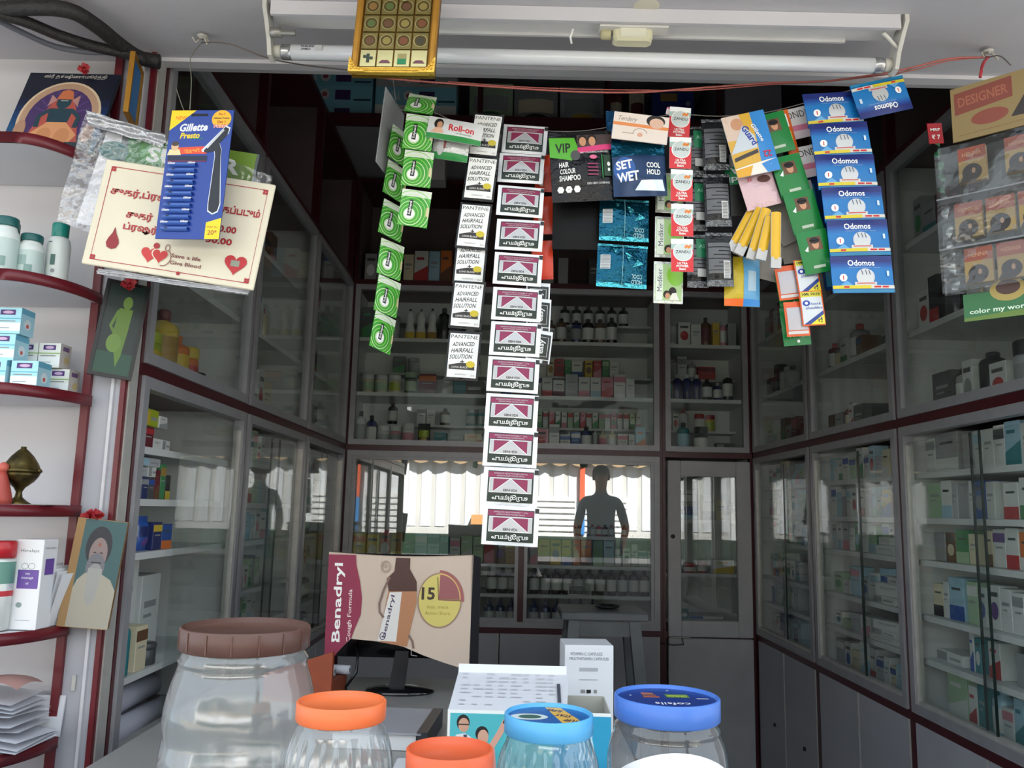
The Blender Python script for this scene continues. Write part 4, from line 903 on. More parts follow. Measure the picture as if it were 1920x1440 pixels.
# razor card
gq = atY(366, 326, 1.50); W_, H_ = .126, .262
gc = thing('hanging_razor_card', 'blue razor blister card with a black razor and yellow price corner', 'card', gq, rot3(1.2, -6, -2))
o = [(-W_ / 2, -H_ / 2), (W_ / 2, -H_ / 2), (W_ / 2, H_ / 2), (-W_ / 2, H_ / 2)]
MB().prism(o, 0, .0016, mat('1d3d8e', .3, spec=.6)).build('card', gc)
a = PR()
a.rect(-W_ / 2, -H_ / 2, W_ / 2, H_ / 2, mat('1f3f94', .28)); a.poly([(-W_ / 2, H_ * .5), (-W_ * .10, H_ * .5), (-W_ / 2, H_ * .34)], YEL); a.text('NEW', -W_ * .33, H_ * .44, .007, ORG, rot=0, bold=.02)
a.rect(-.022, H_ * .452, .012, H_ * .474, mat('0b1020', .5))
a.text('Gillette', -.014, H_ * .365, .0165, mat('e6eaf2', .35), w=.056, rot=2, bold=.03, shear=.25); a.text('Presto', -.020, H_ * .30, .0125, YEL, w=.040, rot=2, bold=.03, shear=.25); a.rect(-.018, H_ * .273, .008, H_ * .279, GRN)
a.oval(.040, H_ * .43, .0195, .0185, mat('f0b428', .4)); a.text('Buy 3', .040, H_ * .468, .0058, mat('a83224', .4), bold=.03); a.text('Gillette Presto', .040, H_ * .437, .0034, BK, w=.032, bold=.03, shear=.2); a.text('Get 1', .040, H_ * .408, .0058, mat('a83224', .4), bold=.03); a.text('FREE!', .040, H_ * .372, .0075, WH, w=.028, bold=.05); a.text('FREE!', .040, H_ * .372, .0075, RED, w=.027, bold=.01)
a.poly([(-W_ / 2 + .01, H_ * .15), (.018, H_ * .155), (.022, H_ * .215), (-W_ / 2 + .02, H_ * .205)], mat('dc4a2a', .35)); a.text('ગુરુજી', -.012, H_ * .18, .009, mat('f2c040', .4), w=.032)
a.poly([(-W_ / 2 + .002, H_ * .145), (-W_ / 2 + .030, H_ * .145), (-W_ / 2 + .026, H_ * .19), (-W_ / 2 + .006, H_ * .19)], mat('e2d4a0', .5)); a.oval(-W_ / 2 + .016, H_ * .215, .0075, .0095, mat('d9b48c', .5)); a.oval(-W_ / 2 + .016, H_ * .235, .0075, .005, mat('4a3a34', .5))
# razor silhouette
rz = [(.012, .047), (.050, .096), (.058, .092), (.056, .080), (.042, .062), (.047, .048), (.047, .036), (.056, -.060), (.053, -.075), (.044, -.080), (.035, -.074), (.034, -.060), (.036, .036), (.034, .046), (.026, .044), (.014, .043)]
cx = sum(p[0] for p in rz) / len(rz)
a.poly([((x - .043) * 1.16 + .043, (z - .01) * 1.03 + .01) for x, z in rz], mat('d5d9e2', .4)); a.poly(rz, mat('14161f', .3)); a.line([(.018, .052), (.048, .090)], .0028, SILV)
a.rect(-W_ / 2 + .004, H_ * .10, .020, H_ * .14, mat('1a2340', .4)); a.rect(-W_ / 2 + .004, H_ * .093, .020, H_ * .10, mat('8a2c4a', .4))
a.poly([(.034, -H_ / 2), (W_ / 2, -H_ / 2), (W_ / 2, -H_ * .34), (.034, -H_ * .375)], YEL); a.text('MRP Rs.', .048, -H_ * .41, .004, DRED, w=.022); a.text('20*', .048, -H_ * .45, .010, DRED, bold=.01)
a.build('print', gc, off=.0008)
BLS = clear('blister_plastic', (.62, .72, .92), 1.5, .12, milk=.12, milkcol=(.35, .5, .85))
for i in range(12):
    z = .018 - i * .0118
    bl = MB().grid(lambda u, v: (-W_ / 2 + .012 + u * .052, -.003 - .006 * math.sin(math.pi * v), z - .0045 + v * .009), 2, 6, mat('4468b4', .22, spec=.7)).build('blister_rib', gc)
    if i % 2 == 0:
        b2 = PR(); b2.text('Gillette', -W_ / 2 + .018, z, .0042, WH, w=.015, bold=.02, shear=.25).text('Gillette', -W_ / 2 + .058, z + .001, .0042, WH, w=.015, bold=.02, shear=.25)
        b2.build('print', bl, off=.0096)
    else: PR().rect(-W_ / 2 + .02, z - .001, -W_ / 2 + .026, z + .001, BK).build('print', bl, off=.0096)
# clear plastic bag with paper and a green sweetener card, behind the board
PLAS = clear('crinkled_plastic', (.95, .95, .96), 2.0, .10, milk=.07, milkcol=(.75, .75, .78), bump=2.5, bscale=26)
def quad(px, Y, name, m, par, org, wr=0.004, n=14, th=.0):
    c = [atY(x, y, Y) for x, y in px]; rn = random.Random(len(name))
    ph = [rn.uniform(0, 6) for _ in range(4)]
    def f(u, v):
        p = (c[0] * (1 - u) + c[1] * u) * (1 - v) + (c[3] * (1 - u) + c[2] * u) * v
        q = p - org; q.y += wr * (math.sin(17 * u + ph[0] + 4 * v) + math.sin(11 * v + ph[1] + 3 * u)) ; return q
    b = MB(); b.grid(f, n, n, m)
    return b.build(name, par, fix=False)
bo = atY(165, 208, 1.575)
pbg = thing('hanging_plastic_bag', 'crinkled clear plastic bag behind the cream notice board', 'plastic bag', bo)
quad([(163, 208), (510, 330), (470, 552), (104, 412)], 1.567, 'front_film', PLAS, pbg, bo, .003)
quad([(165, 210), (508, 332), (468, 556), (106, 410)], 1.585, 'rear_film', PLAS, pbg, bo, .004)
quad([(160, 206), (312, 252), (306, 276), (166, 236)], 1.560, 'foil_hem', mat('b9b9bb', .2, .55, bump=1.0, bscale=45), pbg, bo, .003, 16)
quad([(182, 503), (470, 541), (464, 553), (182, 514)], 1.557, 'foil_hem', mat('b9b9bb', .2, .5, bump=1.0, bscale=45), pbg, bo, .002, 12)
pc = [(203, 238), (300, 262), (270, 440), (142, 418)]
o_ = atY(203, 238, 1.576); tag(quad(pc, 1.577, 'paper_sheet', mat('e9e9ec', .5), None, Vector((0, 0, 0)), .0, 2), 'white paper sheet inside the plastic bag beside the notice board', 'paper')
gq2 = atY(352, 300, 1.573)
gcard = thing('hanging_sweetener_card', 'green card with white lettering peeping above the notice board', 'card', gq2, rot3(7.8, 0, 0))
MB().box(-.14, .14, 0, .002, -.04, .034, mat('5d6464', .5)).build('card', gcard)
PR().rect(-.125, -.04, -.045, .034, mat('3f7f3c', .45)).oval(-.07, .01, .03, .03, mat('4f9a44', .45)).rect(.06, -.04, .135, .034, mat('6f8f30', .45)).oval(-.150, -.004, .03, .02, mat('2f6a66', .5)).text('SUGAR', .012, .000, .033, mat('e4e6e0', .4), w=.19, bold=.03).build('print', gcard, off=.0006)

# ================================================================== pictures by the pillar
GI = mat('2c5a34', .5)
# deity poster on the top shelf, leaning back
dq = Vector((-.968, 1.607, 2.053))
dp = thing('framed_poster', 'standing religious poster with a dark blue seated figure under an arch', 'poster', dq, Euler((R(-20), 0, 0)))
W_, H_ = .196, .232
MB().box(-W_ / 2, W_ / 2, 0, .008, 0, H_, mat('1b2026', .5)).build('board', dp)
a = PR(); nv = mat('141a2c', .45)
a.rect(-W_ / 2, 0, W_ / 2, H_, nv)
for i in range(8): a.rect(-W_ / 2, 0 + i * .019, W_ / 2, (i + 1) * .019, mat(('1d6f86', '1b6784', '1a5b80', '19507a', '184473', '173868', '162b55', '151f3c')[i], .45))
a.oval(0, .098, .086, .107, mat('b9967c', .5), n=28); a.arc(0, .098, .086, .107, .005, mat('d9c3a4', .5), n=40); a.oval(0, .096, .068, .088, mat('4a3566', .5), n=28)
for i in range(9): a.line([(0, .1), (.062 * math.cos(R(20 + i * 17.5)), .1 + .08 * math.sin(R(20 + i * 17.5)))], .002, mat('6a4f8c', .5))
a.rect(-W_ / 2 + .01, 0, W_ / 2 - .01, .045, mat('35424a', .5)); a.poly([(-.056, .03), (.056, .03), (.04, .1), (.02, .15), (-.02, .15), (-.04, .1)], mat('b5564c', .5))
a.poly([(-.05, .05), (-.02, .085), (.02, .085), (.05, .05), (.04, .03), (-.04, .03)], mat('d89a6c', .5)); a.oval(-.018, .045, .016, .024, mat('c98a5e', .5)); a.oval(.02, .045, .016, .024, mat('c98a5e', .5))
a.poly([(-.022, .085), (.022, .085), (.026, .125), (-.026, .125)], mat('26404c', .5)); a.oval(0, .143, .0155, .019, mat('24424e', .5)); a.poly([(-.018, .152), (.018, .152), (.012, .176), (0, .182), (-.012, .176)], mat('c9724a', .5)); a.line([(-.008, .148), (.008, .148)], .002, mat('cfd0c8', .5))
for s_ in (-1, 1): a.line([(s_ * .024, .12), (s_ * .042, .10), (s_ * .04, .07)], .010, mat('2a4450', .5)); a.poly([(s_ * .016, .15), (s_ * .032, .13), (s_ * .03, .165)], mat('b98a84', .5)); a.oval(s_ * .072, .06, .012, .03, mat('b28a70', .5))
a.text('ஸ்ரீ தக்ஷிணாமூர்த்தி', .004, H_ - .012, .014, mat('d9d6cc', .5), w=.135)
a.build('print', dp, off=.0008)
def flower(label, p, r, n=9, m=None, scale=(1, 1, 1)):
    m = m or mat('b3202a', .5, noise=.3, scale=60)
    t = thing('artificial_flower', label, 'flower', p)
    rn = random.Random(n)
    for i in range(n):
        b = MB(); a_ = rn.uniform(0, 6.28); e = rn.uniform(-.2, 1.2)
        b.grid(lambda u, v: ((u - .5) * r * .9, -.1 * r * math.sin(3 * u) - v * v * r * .3, v * r * .8), 3, 3, m)
        b.build('petal', t, (rn.uniform(-.3, .3) * r * scale[0], rn.uniform(-.3, 0) * r, rn.uniform(-.2, .2) * r * scale[2]), Euler((rn.uniform(-1, 1), a_, rn.uniform(-.8, .8))))
    MB().lathe([(r * .45, -r * .3), (r * .5, 0), (r * .3, r * .35), (.0005, r * .45)], m, 8).build('heart', t)
    return t
flower('red artificial flower stuck on top of the religious poster', atY(157, 131, 1.67), .013, 8)
flower('red artificial flower behind the gold-edged picture', atY(300, 165, 1.90), .022, 9)
flower('red artificial flower above the black framed green picture', atY(241, 535, 1.685), .016, 8)
flower('red flower garland on the portrait of a bearded figure', atY(177, 970, 1.68), .018, 14, scale=(2.2, 1, 1))
# gold-edged picture seen from its side
eq = atY(252, 172, 1.655)
ep = thing('framed_picture', 'gold-edged picture turned sideways beside the pillar top, blue inside', 'picture', eq, rot3(4.5, 101, 0))
MB().box(-.035, .035, 0, .004, -.066, .066, mat('1f6ea6', .4)).build('print_sheet', ep)
bars(-.04, .04, -.071, .071, .007, -.004, .006, GOLD).build('frame', ep)
# black framed green picture
kq = atY(224, 618, 1.688)
kp = thing('framed_picture', 'small black framed picture of a green standing figure on the pillar', 'picture', kq, rot3(6, 24, 0))
MB().box(-.036, .036, .0, .006, -.096, .096, mat('1f3a32', .4)).build('print_sheet', kp)
a = PR(); a.rect(-.036, -.096, .036, .096, mat('1a2a28', .3)); a.rect(-.036, -.096, .036, -.05, mat('1f4636', .35)); fg = mat('5c7a30', .4)
a.oval(.006, .058, .009, .014, fg); a.poly([(-.008, .045), (.018, .045), (.016, -.005), (.012, -.055), (.006, -.08), (-.002, -.05), (-.012, -.02)], fg); a.line([(-.008, .04), (-.018, .005), (-.008, -.01)], .006, fg); a.oval(-.006, -.03, .014, .02, mat('66843a', .4))
a.build('print', kp, off=.001); bars(-.042, .042, -.102, .102, .007, -.004, .008, mat('17181b', .3)).build('frame', kp)
# portrait card
pq = atY(174, 1075, 1.672)
pp = thing('portrait_card', 'faded portrait block of a bearded figure in cream robe on teal, hung on the pillar', 'picture', pq, rot3(5.5, 14, 0))
MB().box(-.046, .046, 0, .018, -.105, .105, mat('967449', .6, noise=.2, scale=25), bev=.002).build('block', pp)
a = PR(); a.rect(-.046, -.105, .046, .105, mat('967449', .6)); a.rect(-.031, -.104, .046, .104, mat('38585a', .5)); a.oval(.002, .052, .024, .040, mat('28282f', .5)); a.oval(.003, .038, .0165, .032, mat('867470', .5)); a.oval(.002, .012, .017, .028, mat('6c6a70', .5)); a.oval(.003, -.006, .014, .026, mat('8e8c8a', .5))
a.poly([(-.031, -.104), (.046, -.104), (.046, -.03), (.034, -.01), (.016, .0), (-.014, .0), (-.026, -.014), (-.031, -.03)], mat('a39c8c', .55)); a.poly([(-.010, .01), (.016, .01), (.012, -.05), (.002, -.062), (-.008, -.048)], mat('9a9894', .5)); a.oval(.003, .056, .0018, .004, mat('9c4a2c', .5), n=8); a.line([(-.006, .040), (-.001, .041)], .002, HAIR); a.line([(.006, .041), (.011, .040)], .002, HAIR); a.line([(-.007, .021), (.012, .021)], .003, mat('3a383c', .5))
a.build('print', pp, off=.0012)
# ================================================================== things on the curved shelf unit
def lathe_thing(name, label, cat, loc, parts, group=None, rz=0):
    """parts: (part_name, profile, material, n)"""
    t = thing(name, label, cat, loc, (0, 0, rz), group)
    for p in parts: MB().lathe(p[1], p[2], p[3] if len(p) > 3 else 20).build(p[0], t)
    return t
HDPE = mat('d5dcd8', .35); TEAL = mat('0f7a6c', .35); LBL = mat('b9c9c4', .45)
def pill_jar(label, x, y, z, r, h):
    t = lathe_thing('tablet_jar', label, 'jar', (x, y, z), [('body', [(r * .96, 0), (r, .004), (r, h * .68), (r * .97, h * .72), (r * .76, h * .80), (r * .76, h * .86)], HDPE), ('cap', [(r * .82, h * .84), (r * .84, h * .86), (r * .84, h * .98), (r * .78, h)], mat('1d5a58', .4))])
    MB().lathe([(r * 1.012, h * .10), (r * 1.012, h * .62)], LBL, 20, cap0=False, cap1=False).build('label', t)
    a = PR(); a.rect(-.012, h * .3, .006, h * .5, mat('8fa8a2', .5)).rect(.004, h * .14, .018, h * .3, mat('7f9a94', .5))
    a.build('print', t, fn=lambda u, v, o: ((r * 1.012 + o) * math.sin(u / r), -(r * 1.012 + o) * math.cos(u / r), v), cuts=(lin_cuts(-.02, .02, 6), []), off=.0008)
    return t
z2 = SHZ[1] + .002
def onshelf(px, Z, Y): p = atY(px, 700, Y); return atY(px, 500, Y).x
def X_at(px, py, Y): return atY(px, py, Y).x
pill_jar('white tablet jar with teal cap, shorter one beside the slim white bottle', X_at(58, 470, 1.60), 1.60, z2, .0245, .094)
pill_jar('white tablet jar with teal cap at the shelf edge, cut by the picture border', X_at(10, 450, 1.57), 1.57, z2, .0255, .118)
pill_jar('white tablet jar with teal cap, tucked behind the other two jars', X_at(18, 430, 1.665), 1.665, z2, .0235, .142)
xb = X_at(110, 470, 1.64)
t = thing('lotion_bottle', 'slim white lotion bottle with bright teal flip cap under the plastic bag', 'bottle', (xb, 1.64, z2))
MB().lathe([(.019, 0), (.0215, .006), (.0225, .05), (.0225, .085), (.020, .098), (.0155, .103)], HDPE, 20).build('body', t)
MB().lathe([(.0155, .103), (.0160, .104), (.0165, .130), (.0155, .132)], mat('0d7f72', .3), 20).build('cap', t)
PR().rect(-.002, .04, .007, .062, mat('4a6a60', .5)).rect(-.010, .088, -.002, .0895, mat('2a3a36', .5)).oval(.004, .028, .004, .004, mat('8aa', .5) if False else GRY).build('print', t, fn=lambda u, v, o: ((.0225 + o) * math.sin(u / .0225), -(.0225 + o) * math.cos(u / .0225), v), off=.0008)
# baby product cartons (third shelf)
def carton(name, label, loc, w, d, h, m, art=None, rz=0, group=None, side=None):
    t = thing(name, label, 'box', loc, (0, 0, R(rz)), group)
    MB().box(-w / 2, w / 2, 0, d, 0, h, m, bev=.0012).build('carton', t)
    if art: art(w, h).build('print', t, off=.0006, clip=(-w / 2, 0, w / 2, h))
    if side: side(d, h).build('print', t, loc=(w / 2, 0, 0), rot=(0, 0, R(90)), off=.0006)
    return t
z3 = SHZ[2] + .002
def art_baby(c1, c2):
    def f(w, h):
        a = PR(); a.rect(-w / 2, 0, w / 2, h, mat(c1, .4)); a.rect(-w / 2, h * .1, w / 2, h * .42, mat('e8ecec', .4)); a.rect(-w * .3, h * .72, w * .28, h * .92, mat('4a2a6e', .4)); a.oval(0, h * .82, w * .2, h * .06, mat('c9a8c8', .4)); a.rect(-w / 2, h * .56, w / 2, h * .6, mat(c2, .4)); a.rect(-w * .4, h * .46, w * .3, h * .50, GRY); a.rect(-w * .4, h * .2, w * .1, h * .23, mat('8fa0a8', .5)); return a
    return f
def side_baby(c1):
    def f(d, h):
        a = PR(); a.rect(0, 0, d, h, mat(c1, .45)); a.rect(0, h * .78, d, h, mat('5fa0b8', .45)); a.oval(d * .5, h * .42, d * .26, h * .2, mat('c9d6da', .45)); a.oval(d * .5, h * .36, d * .1, h * .08, mat('c05048', .45)); return a
    return f
LB = '8fd0de'
cw = .046
def baby(label, px, py, Y, zz, kind=0):
    x = X_at(px, py, Y)
    if kind == 0: carton('soap_carton', label, (x, Y, zz), .052, .045, .052, mat('a9d8e2', .4), art_baby('a6dbe6', '5fb0c8'), 0, 'baby soap cartons', side_baby('9cc6d2'))
    else: carton('soap_carton', label, (x, Y, zz), .044, .040, .050, mat('dcdcd6', .4), art_baby('e2e4de', '7aa83c'), 0, 'baby soap cartons', lambda d, h: PR().rect(0, 0, d, h, mat('b9b4ae', .45)).rect(d * .2, h * .72, d * .8, h * .9, mat('6a5478', .45)).oval(d * .6, h * .35, d * .25, h * .16, mat('b8a878', .45)))
baby('pale blue soap carton, bottom row, printed side turned', 46, 695, 1.585, z3)
baby('pale blue soap carton at the picture border, bottom row', -14, 695, 1.58, z3)
baby('pale blue soap carton, second row from the bottom', 4, 640, 1.59, z3 + .0535)
baby('pale blue soap carton, topmost of its stack', 16, 588, 1.592, z3 + .107)
baby('white and green soap carton, upper row, nearest the pillar', 94, 652, 1.655, z3 + .0515, 1)
baby('white and green soap carton half hidden behind the pale blue stack', 52, 650, 1.656, z3 + .0515, 1)
baby('grey-sided white soap carton, bottom row, nearest the pillar', 110, 700, 1.665, z3, 1)
baby('grey-sided white soap carton, bottom row, behind the pale blue one', 82, 700, 1.68, z3, 1)
# bronze lamp and coral figure (fourth shelf)
z4 = SHZ[3] + .002
BRZ = mat('7c6a3a', .38, .85, noise=.35, scale=30, vary2='3a3420')
xl = X_at(38, 900, 1.61)
t = thing('bronze_oil_lamp', 'tarnished bronze pot lamp with pointed lid on the curved shelf', 'lamp', (xl, 1.61, z4))
MB().lathe([(.022, 0), (.0225, .002), (.016, .006), (.007, .014), (.0055, .024), (.010, .032), (.024, .044), (.031, .054), (.034, .062)], BRZ, 28).build('pot', t)
MB().lathe([(.036, .062), (.0365, .065), (.033, .068), (.029, .078), (.020, .092), (.010, .103), (.005, .107), (.005, .111)], BRZ, 28).build('lid', t)
for s_ in (-1, 1): MB().lathe([(.004, 0), (.004, .006), (.002, .008)], BRZ, 10).build('lug', t, (s_ * .034, -.005, .065), (0, R(90) * s_, 0))
MB().box(-.05, .07, -.03, .05, .0, .0008, mat('8d8a86', .6)).build('tray_cloth', t)
xr_ = X_at(2, 915, 1.575)
t = thing('coral_figurine', 'coral red figurine at the picture border beside the bronze lamp', 'figurine', (xr_, 1.575, z4))
MB().lathe([(.020, 0), (.021, .01), (.016, .03), (.010, .05), (.006, .062)], mat('a8453a', .5), 18).build('body', t)
MB().lathe([(.006, 0), (.010, .006), (.009, .014), (.002, .019)], mat('c05a4a', .5), 14).build('head', t, (0, 0, .060))
# oil carton, spray can and papers (fifth shelf)
z5 = SHZ[4] + .002
def art_oil(w, h):
    a = PR(); a.rect(-w / 2, 0, w / 2, h, mat('e9e9ea', .4)); a.text('Himalaya', 0, h * .87, .0075, mat('3a4a48', .4), w=w * .7); a.rect(-w * .38, h * .45, w * .42, h * .66, mat('6a4a9c', .4)); a.arc(-w * .14, h * .70, .007, .006, .001, GRY); a.arc(w * .12, h * .70, .007, .006, .001, GRY)
    a.text('baby', 0, h * .615, .0045, WH); a.text('massage', 0, h * .565, .0045, WH, w=w * .45); a.text('oil', 0, h * .51, .0045, WH); a.oval(-w * .22, h * .27, .006, .005, mat('8a9a9a', .5)); a.rect(-w * .3, h * .1, w * .25, h * .105, GRY); return a
carton('oil_carton', 'tall white baby oil carton with a purple panel on the curved shelf', (X_at(52, 1080, 1.60), 1.60, z5), .052, .045, .166, mat('e4e4e6', .4), art_oil, -4, None, lambda d, h: PR().rect(d * .2, h * .6, d * .8, h * .78, mat('6a4a9c', .45)).text('Himalaya', d * .5, h * .9, .005, GRY, w=d * .7))
t = thing('spray_can', 'red-capped aerosol can at the picture border next to the oil carton', 'can', (X_at(2, 1080, 1.59), 1.59, z5))
MB().lathe([(.021, 0), (.022, .003), (.022, .125), (.019, .132)], mat('c9ccc8', .3, .3), 22).build('body', t); MB().lathe([(.0215, .132), (.0215, .16), (.019, .163)], mat('b5222c', .3), 22).build('cap', t)
MB().lathe([(.0223, .085), (.0223, .125)], mat('5c8a7c', .4), 22, cap0=False, cap1=False).build('label_band', t); MB().lathe([(.0224, .062), (.0224, .072)], mat('b5222c', .4), 22, cap0=False, cap1=False).build('label_stripe', t)
for i in range(5):
    x = X_at(92 + i * 6, 1090, 1.66)
    o = MB().grid(lambda u, v: ((v - .5) * .006 * (i - 2), (u - .5) * .055, v * (.118 - i * .004)), 3, 3, mat('dcdde0', .5)).build('paper_folder', None, (x, 1.665, z5), (0, R(4 + i), R(-12)))
    tag(o, 'white folded paper standing on edge, %s from the oil carton' % ORD[i], 'paper', 'folded papers beside the oil carton')
z6 = SHZ[5] + .002
for i in range(9):
    w = .16 - .004 * i; x = X_at(30 - i * 2, 1330, 1.62) + random.uniform(-.006, .004)
    o = MB().grid(lambda u, v: ((u - .5) * w, (v - .5) * .12, .004 * math.sin(3 * u + i) * u), 5, 4, mat('d7d8de', .5, noise=.04)).build('paper_sheet', None, (x - .03, 1.625, z6 + .008 + i * .0105), (R(random.uniform(-3, 3)), R(random.uniform(2, 6)), R(random.uniform(-9, 6))))
    tag(o, '%s sheet from the bottom in the untidy white paper pile' % ORD[i], 'paper', 'untidy paper pile on the lowest curved shelf')
tag(MB().box(-.06, .06, 0, .004, 0, .075, mat('d2d3d8', .5)).build('paper_pad', None, (X_at(60, 1310, 1.69) , 1.69, z6), (R(-8), 0, 0)), 'white pad leaning behind the untidy paper pile', 'paper pad')
tag(MB().grid(lambda u, v: ((u - .5) * .075, (v - .5) * .09, .012 * math.sin(2.5 * u) + .006 * math.sin(4 * v)), 6, 6, mat('b48a82', .6, noise=.15)).build('pink_cloth', None, (X_at(10, 1370, 1.60), 1.60, z6 + .115), (0, R(12), 0)), 'dusty pink cloth lying on the untidy paper pile', 'cloth')

# ================================================================== counter, jars, desk, monitor, stool
ct = thing('shop_counter', 'front shop counter carrying the plastic jars', 'counter', (-.2, .86, 0))
MB().box(-1.2, 1.55, -.36, .36, .925, .95, mat('8f8f92', .3, noise=.1)).build('counter_top', ct)
MB().box(-1.18, 1.53, -.33, .33, .0, .925, LAMG).build('front_panel', ct)
dk = thing('cash_desk', 'grey laminated desk holding the monitor and papers behind the counter', 'desk', (-.2, 1.76, 0))
DESK = mat('8f8e8c', .35, noise=.12, scale=6)
MB().box(-.50, .44, -.50, .50, .885, .91, DESK, bev=.004).build('desk_top', dk)
for x in (-.48, .42): MB().box(x - .012, x + .012, -.48, .48, 0, .885, LAMG).build('side_panel', dk)
MB().box(-.47, .41, .40, .42, .3, .885, LAMG).build('modesty_panel', dk)
PET = clear('clear_jar_plastic', (.92, .93, .94), 1.9, .05, milk=.07, milkcol=(.62, .65, .68), bump=.12, bscale=25)
PETM = clear('milky_jar_plastic', (.90, .91, .91), 2.1, .12, milk=.16, milkcol=(.62, .65, .65), bump=.2, bscale=18)
ZT = .95
def lidp(r, h, rim=.0022, rec=.004): return [(r * .97, 0), (r, .0015), (r, h - .001), (r - .001, h), (r - rim, h), (r - rim - .0006, h - rec), (.0005, h - rec)]
def jar(label, lx, ly, Y, lpx, body_px, lid_m, body_m, lid_h, prof, rfn=None, group='plastic jars on the counter', lid_n=48, art=None, tilt=0):
    c = atY(lx, ly, Y); k = mpp(c); r = lpx * k / 2; H = c.z - ZT; br = body_px * k / 2
    t = thing('plastic_jar', label, 'jar', (c.x, c.y, ZT), (R(tilt[0]) if tilt else 0, R(tilt[1]) if tilt else 0, 0), group)
    hb = H - lid_h
    pf = [(br * a, hb * b) for a, b in prof] + [(r * .93, hb * .985), (r * .93, hb + .004)]
    MB().lathe(pf, body_m, 208 if rfn else 48, rfn=(lambda rr, z, an: rfn(rr, z / hb, an)) if rfn else None, cap1=False).build('body', t)
    l = MB().lathe([(a, hb + b) for a, b in lidp(r, lid_h)], lid_m, lid_n, cap0=False).build('lid', t)
    if art: art(r).build('print', t, loc=(0, 0, hb + lid_h - .004), off=.0004, plane='xy')
    return t, r, hb, lid_h
def ribs(z): return 1 + .03 * max(0, math.sin(z * 22)) ** 2
big = [(.93, 0), (.98, .02)] + [((.99 + .022 * math.sin(6.28 * 4 * z)), z) for z in [.05 + .025 * i for i in range(26)]] + [(.995, .72), (.98, .78), (.95, .83), (.90, .885), (.86, .92), (.84, .95), (.86, .96)]
BRN = mat('5f4138', .4, noise=.08, scale=40)
t, r, hb, lh = jar('largest milky plastic jar with ribbed sides and a brown screw lid', 462, 1172, .90, 234, 272, BRN, PETM, .023, big)
for i in range(16): MB().box(-.0007, .0007, -r - .0009, -r + .001, hb + .002, hb + lh - .002, BRN).build('grip_rib', t, rot=(0, 0, R(22.5 * i + 6)))
ORL = mat('ea7440', .38); OR2 = mat('e0623a', .38)
def flute(n, z0, z1, amp):
    return lambda rr, z, an: rr * (1 + (amp * (abs(math.cos(an * n / 2)) ** 8) * min(1, max(0, (z - z0) / .06)) * min(1, max(0, (z1 - z) / .06))))
sh1 = [(.95, 0), (1, .03), (1, .3), (1, .55), (1, .70), (1, .78), (.992, .82), (.975, .855), (.95, .888), (.915, .92), (.885, .945), (.865, .965), (.86, .975)]
jar('fluted clear plastic jar with an orange lid beside the brown-lidded jar', 641, 1312, .76, 166, 190, ORL, PETM, .0165, sh1, flute(26, .3, .97, .06))
jar('low plastic jar with an orange lid, in front, cut by the lower border', 844, 1402, .72, 164, 186, OR2, PET, .0175, sh1)
LBLU = mat('5aaee2', .36); RBLU = mat('4a78cc', .34)
def art_staff(r):
    a = PR(); q = r - .003; a.oval(0, 0, q, q, mat('1f5a9c', .35), n=36)
    a.poly([(-.002, q * .95), (q * .34, q * .92), (q * .80, -q * .55), (q * .36, -q * .90)], mat('d8ab4a', .4))
    for i, s_ in enumerate(('SUPER', 'STAY', 'STUFF')): a.text(s_, q * (.17 + .19 * i), q * (.62 - .50 * i), q * .24, mat('3a2a4a', .4), w=q * .42, rot=155, bold=.04)
    a.oval(-q * .48, -q * .06, q * .46, q * .30, mat('c9d4d4', .4)); a.oval(-q * .46, -q * .06, q * .28, q * .19, mat('2f5a4c', .4)); return a
jar('fluted clear jar with a sky blue printed lid in front of the selfie display box', 1029, 1336, .82, 166, 182, LBLU, PET, .0185, sh1, flute(26, .3, .97, .06), art=art_staff)
def art_cof(r):
    a = PR(); q = r - .003; a.oval(0, 0, q, q, mat('1d3478', .35), n=36); a.text('cofsils', q * .05, -q * .42, q * .2, WH, w=q * .7, rot=180)
    for i in range(3): a.rect(-q * .45, q * (.1 + i * .16), -q * (.12 + .04 * i), q * (.2 + i * .16), mat(('b5622e', '9a5a2c', 'c77a3a')[i], .4))
    a.rect(q * .02, q * .1, q * .5, q * .42, mat('5a7a3c', .4)); a.text('ORANGE', q * .26, q * .26, q * .13, mat('c9d44a', .4), w=q * .4, rot=180, bold=.02); a.rect(q * .62, q * .02, q * .86, q * .08, LGRY); a.oval(-q * .7, q * .25, .0012, .0012, WH); a.oval(q * .15, q * .75, .0014, .001, WH); return a
t, r, hb, lh = jar('clear rounded jar with a royal blue printed lid and white wrap label', 1250, 1303, .84, 196, 222, RBLU, PET, .0215, [(.95, 0), (1, .03), (1, .55), (1, .80), (.99, .84), (.965, .875), (.93, .905), (.895, .93), (.87, .95), (.885, .958), (.87, .968)], art=art_cof)
br = 222 / 196 * r
lb = MB(); n = 40
def wl(u, v):
    an = R(-90) + (u - .5) * 2.6; z0 = hb * .15; z1 = hb * (.915 - .17 * (2 * u - 1) ** 2); z = z0 + (z1 - z0) * v; f = z / hb
    pk = [(0, .95), (.03, 1), (.80, 1), (.84, .99), (.875, .965), (.905, .93), (.93, .895)]; k = 1
    for (a0, b0), (a1, b1) in zip(pk, pk[1:]):
        if a0 <= f <= a1: k = b0 + (b1 - b0) * (f - a0) / (a1 - a0)
    rr = br * k + .0012
    return (rr * math.cos(an), rr * math.sin(an), z)
lb.grid(wl, 24, 20, mat('e8ebf0', .4)).build('wrap_label', t)
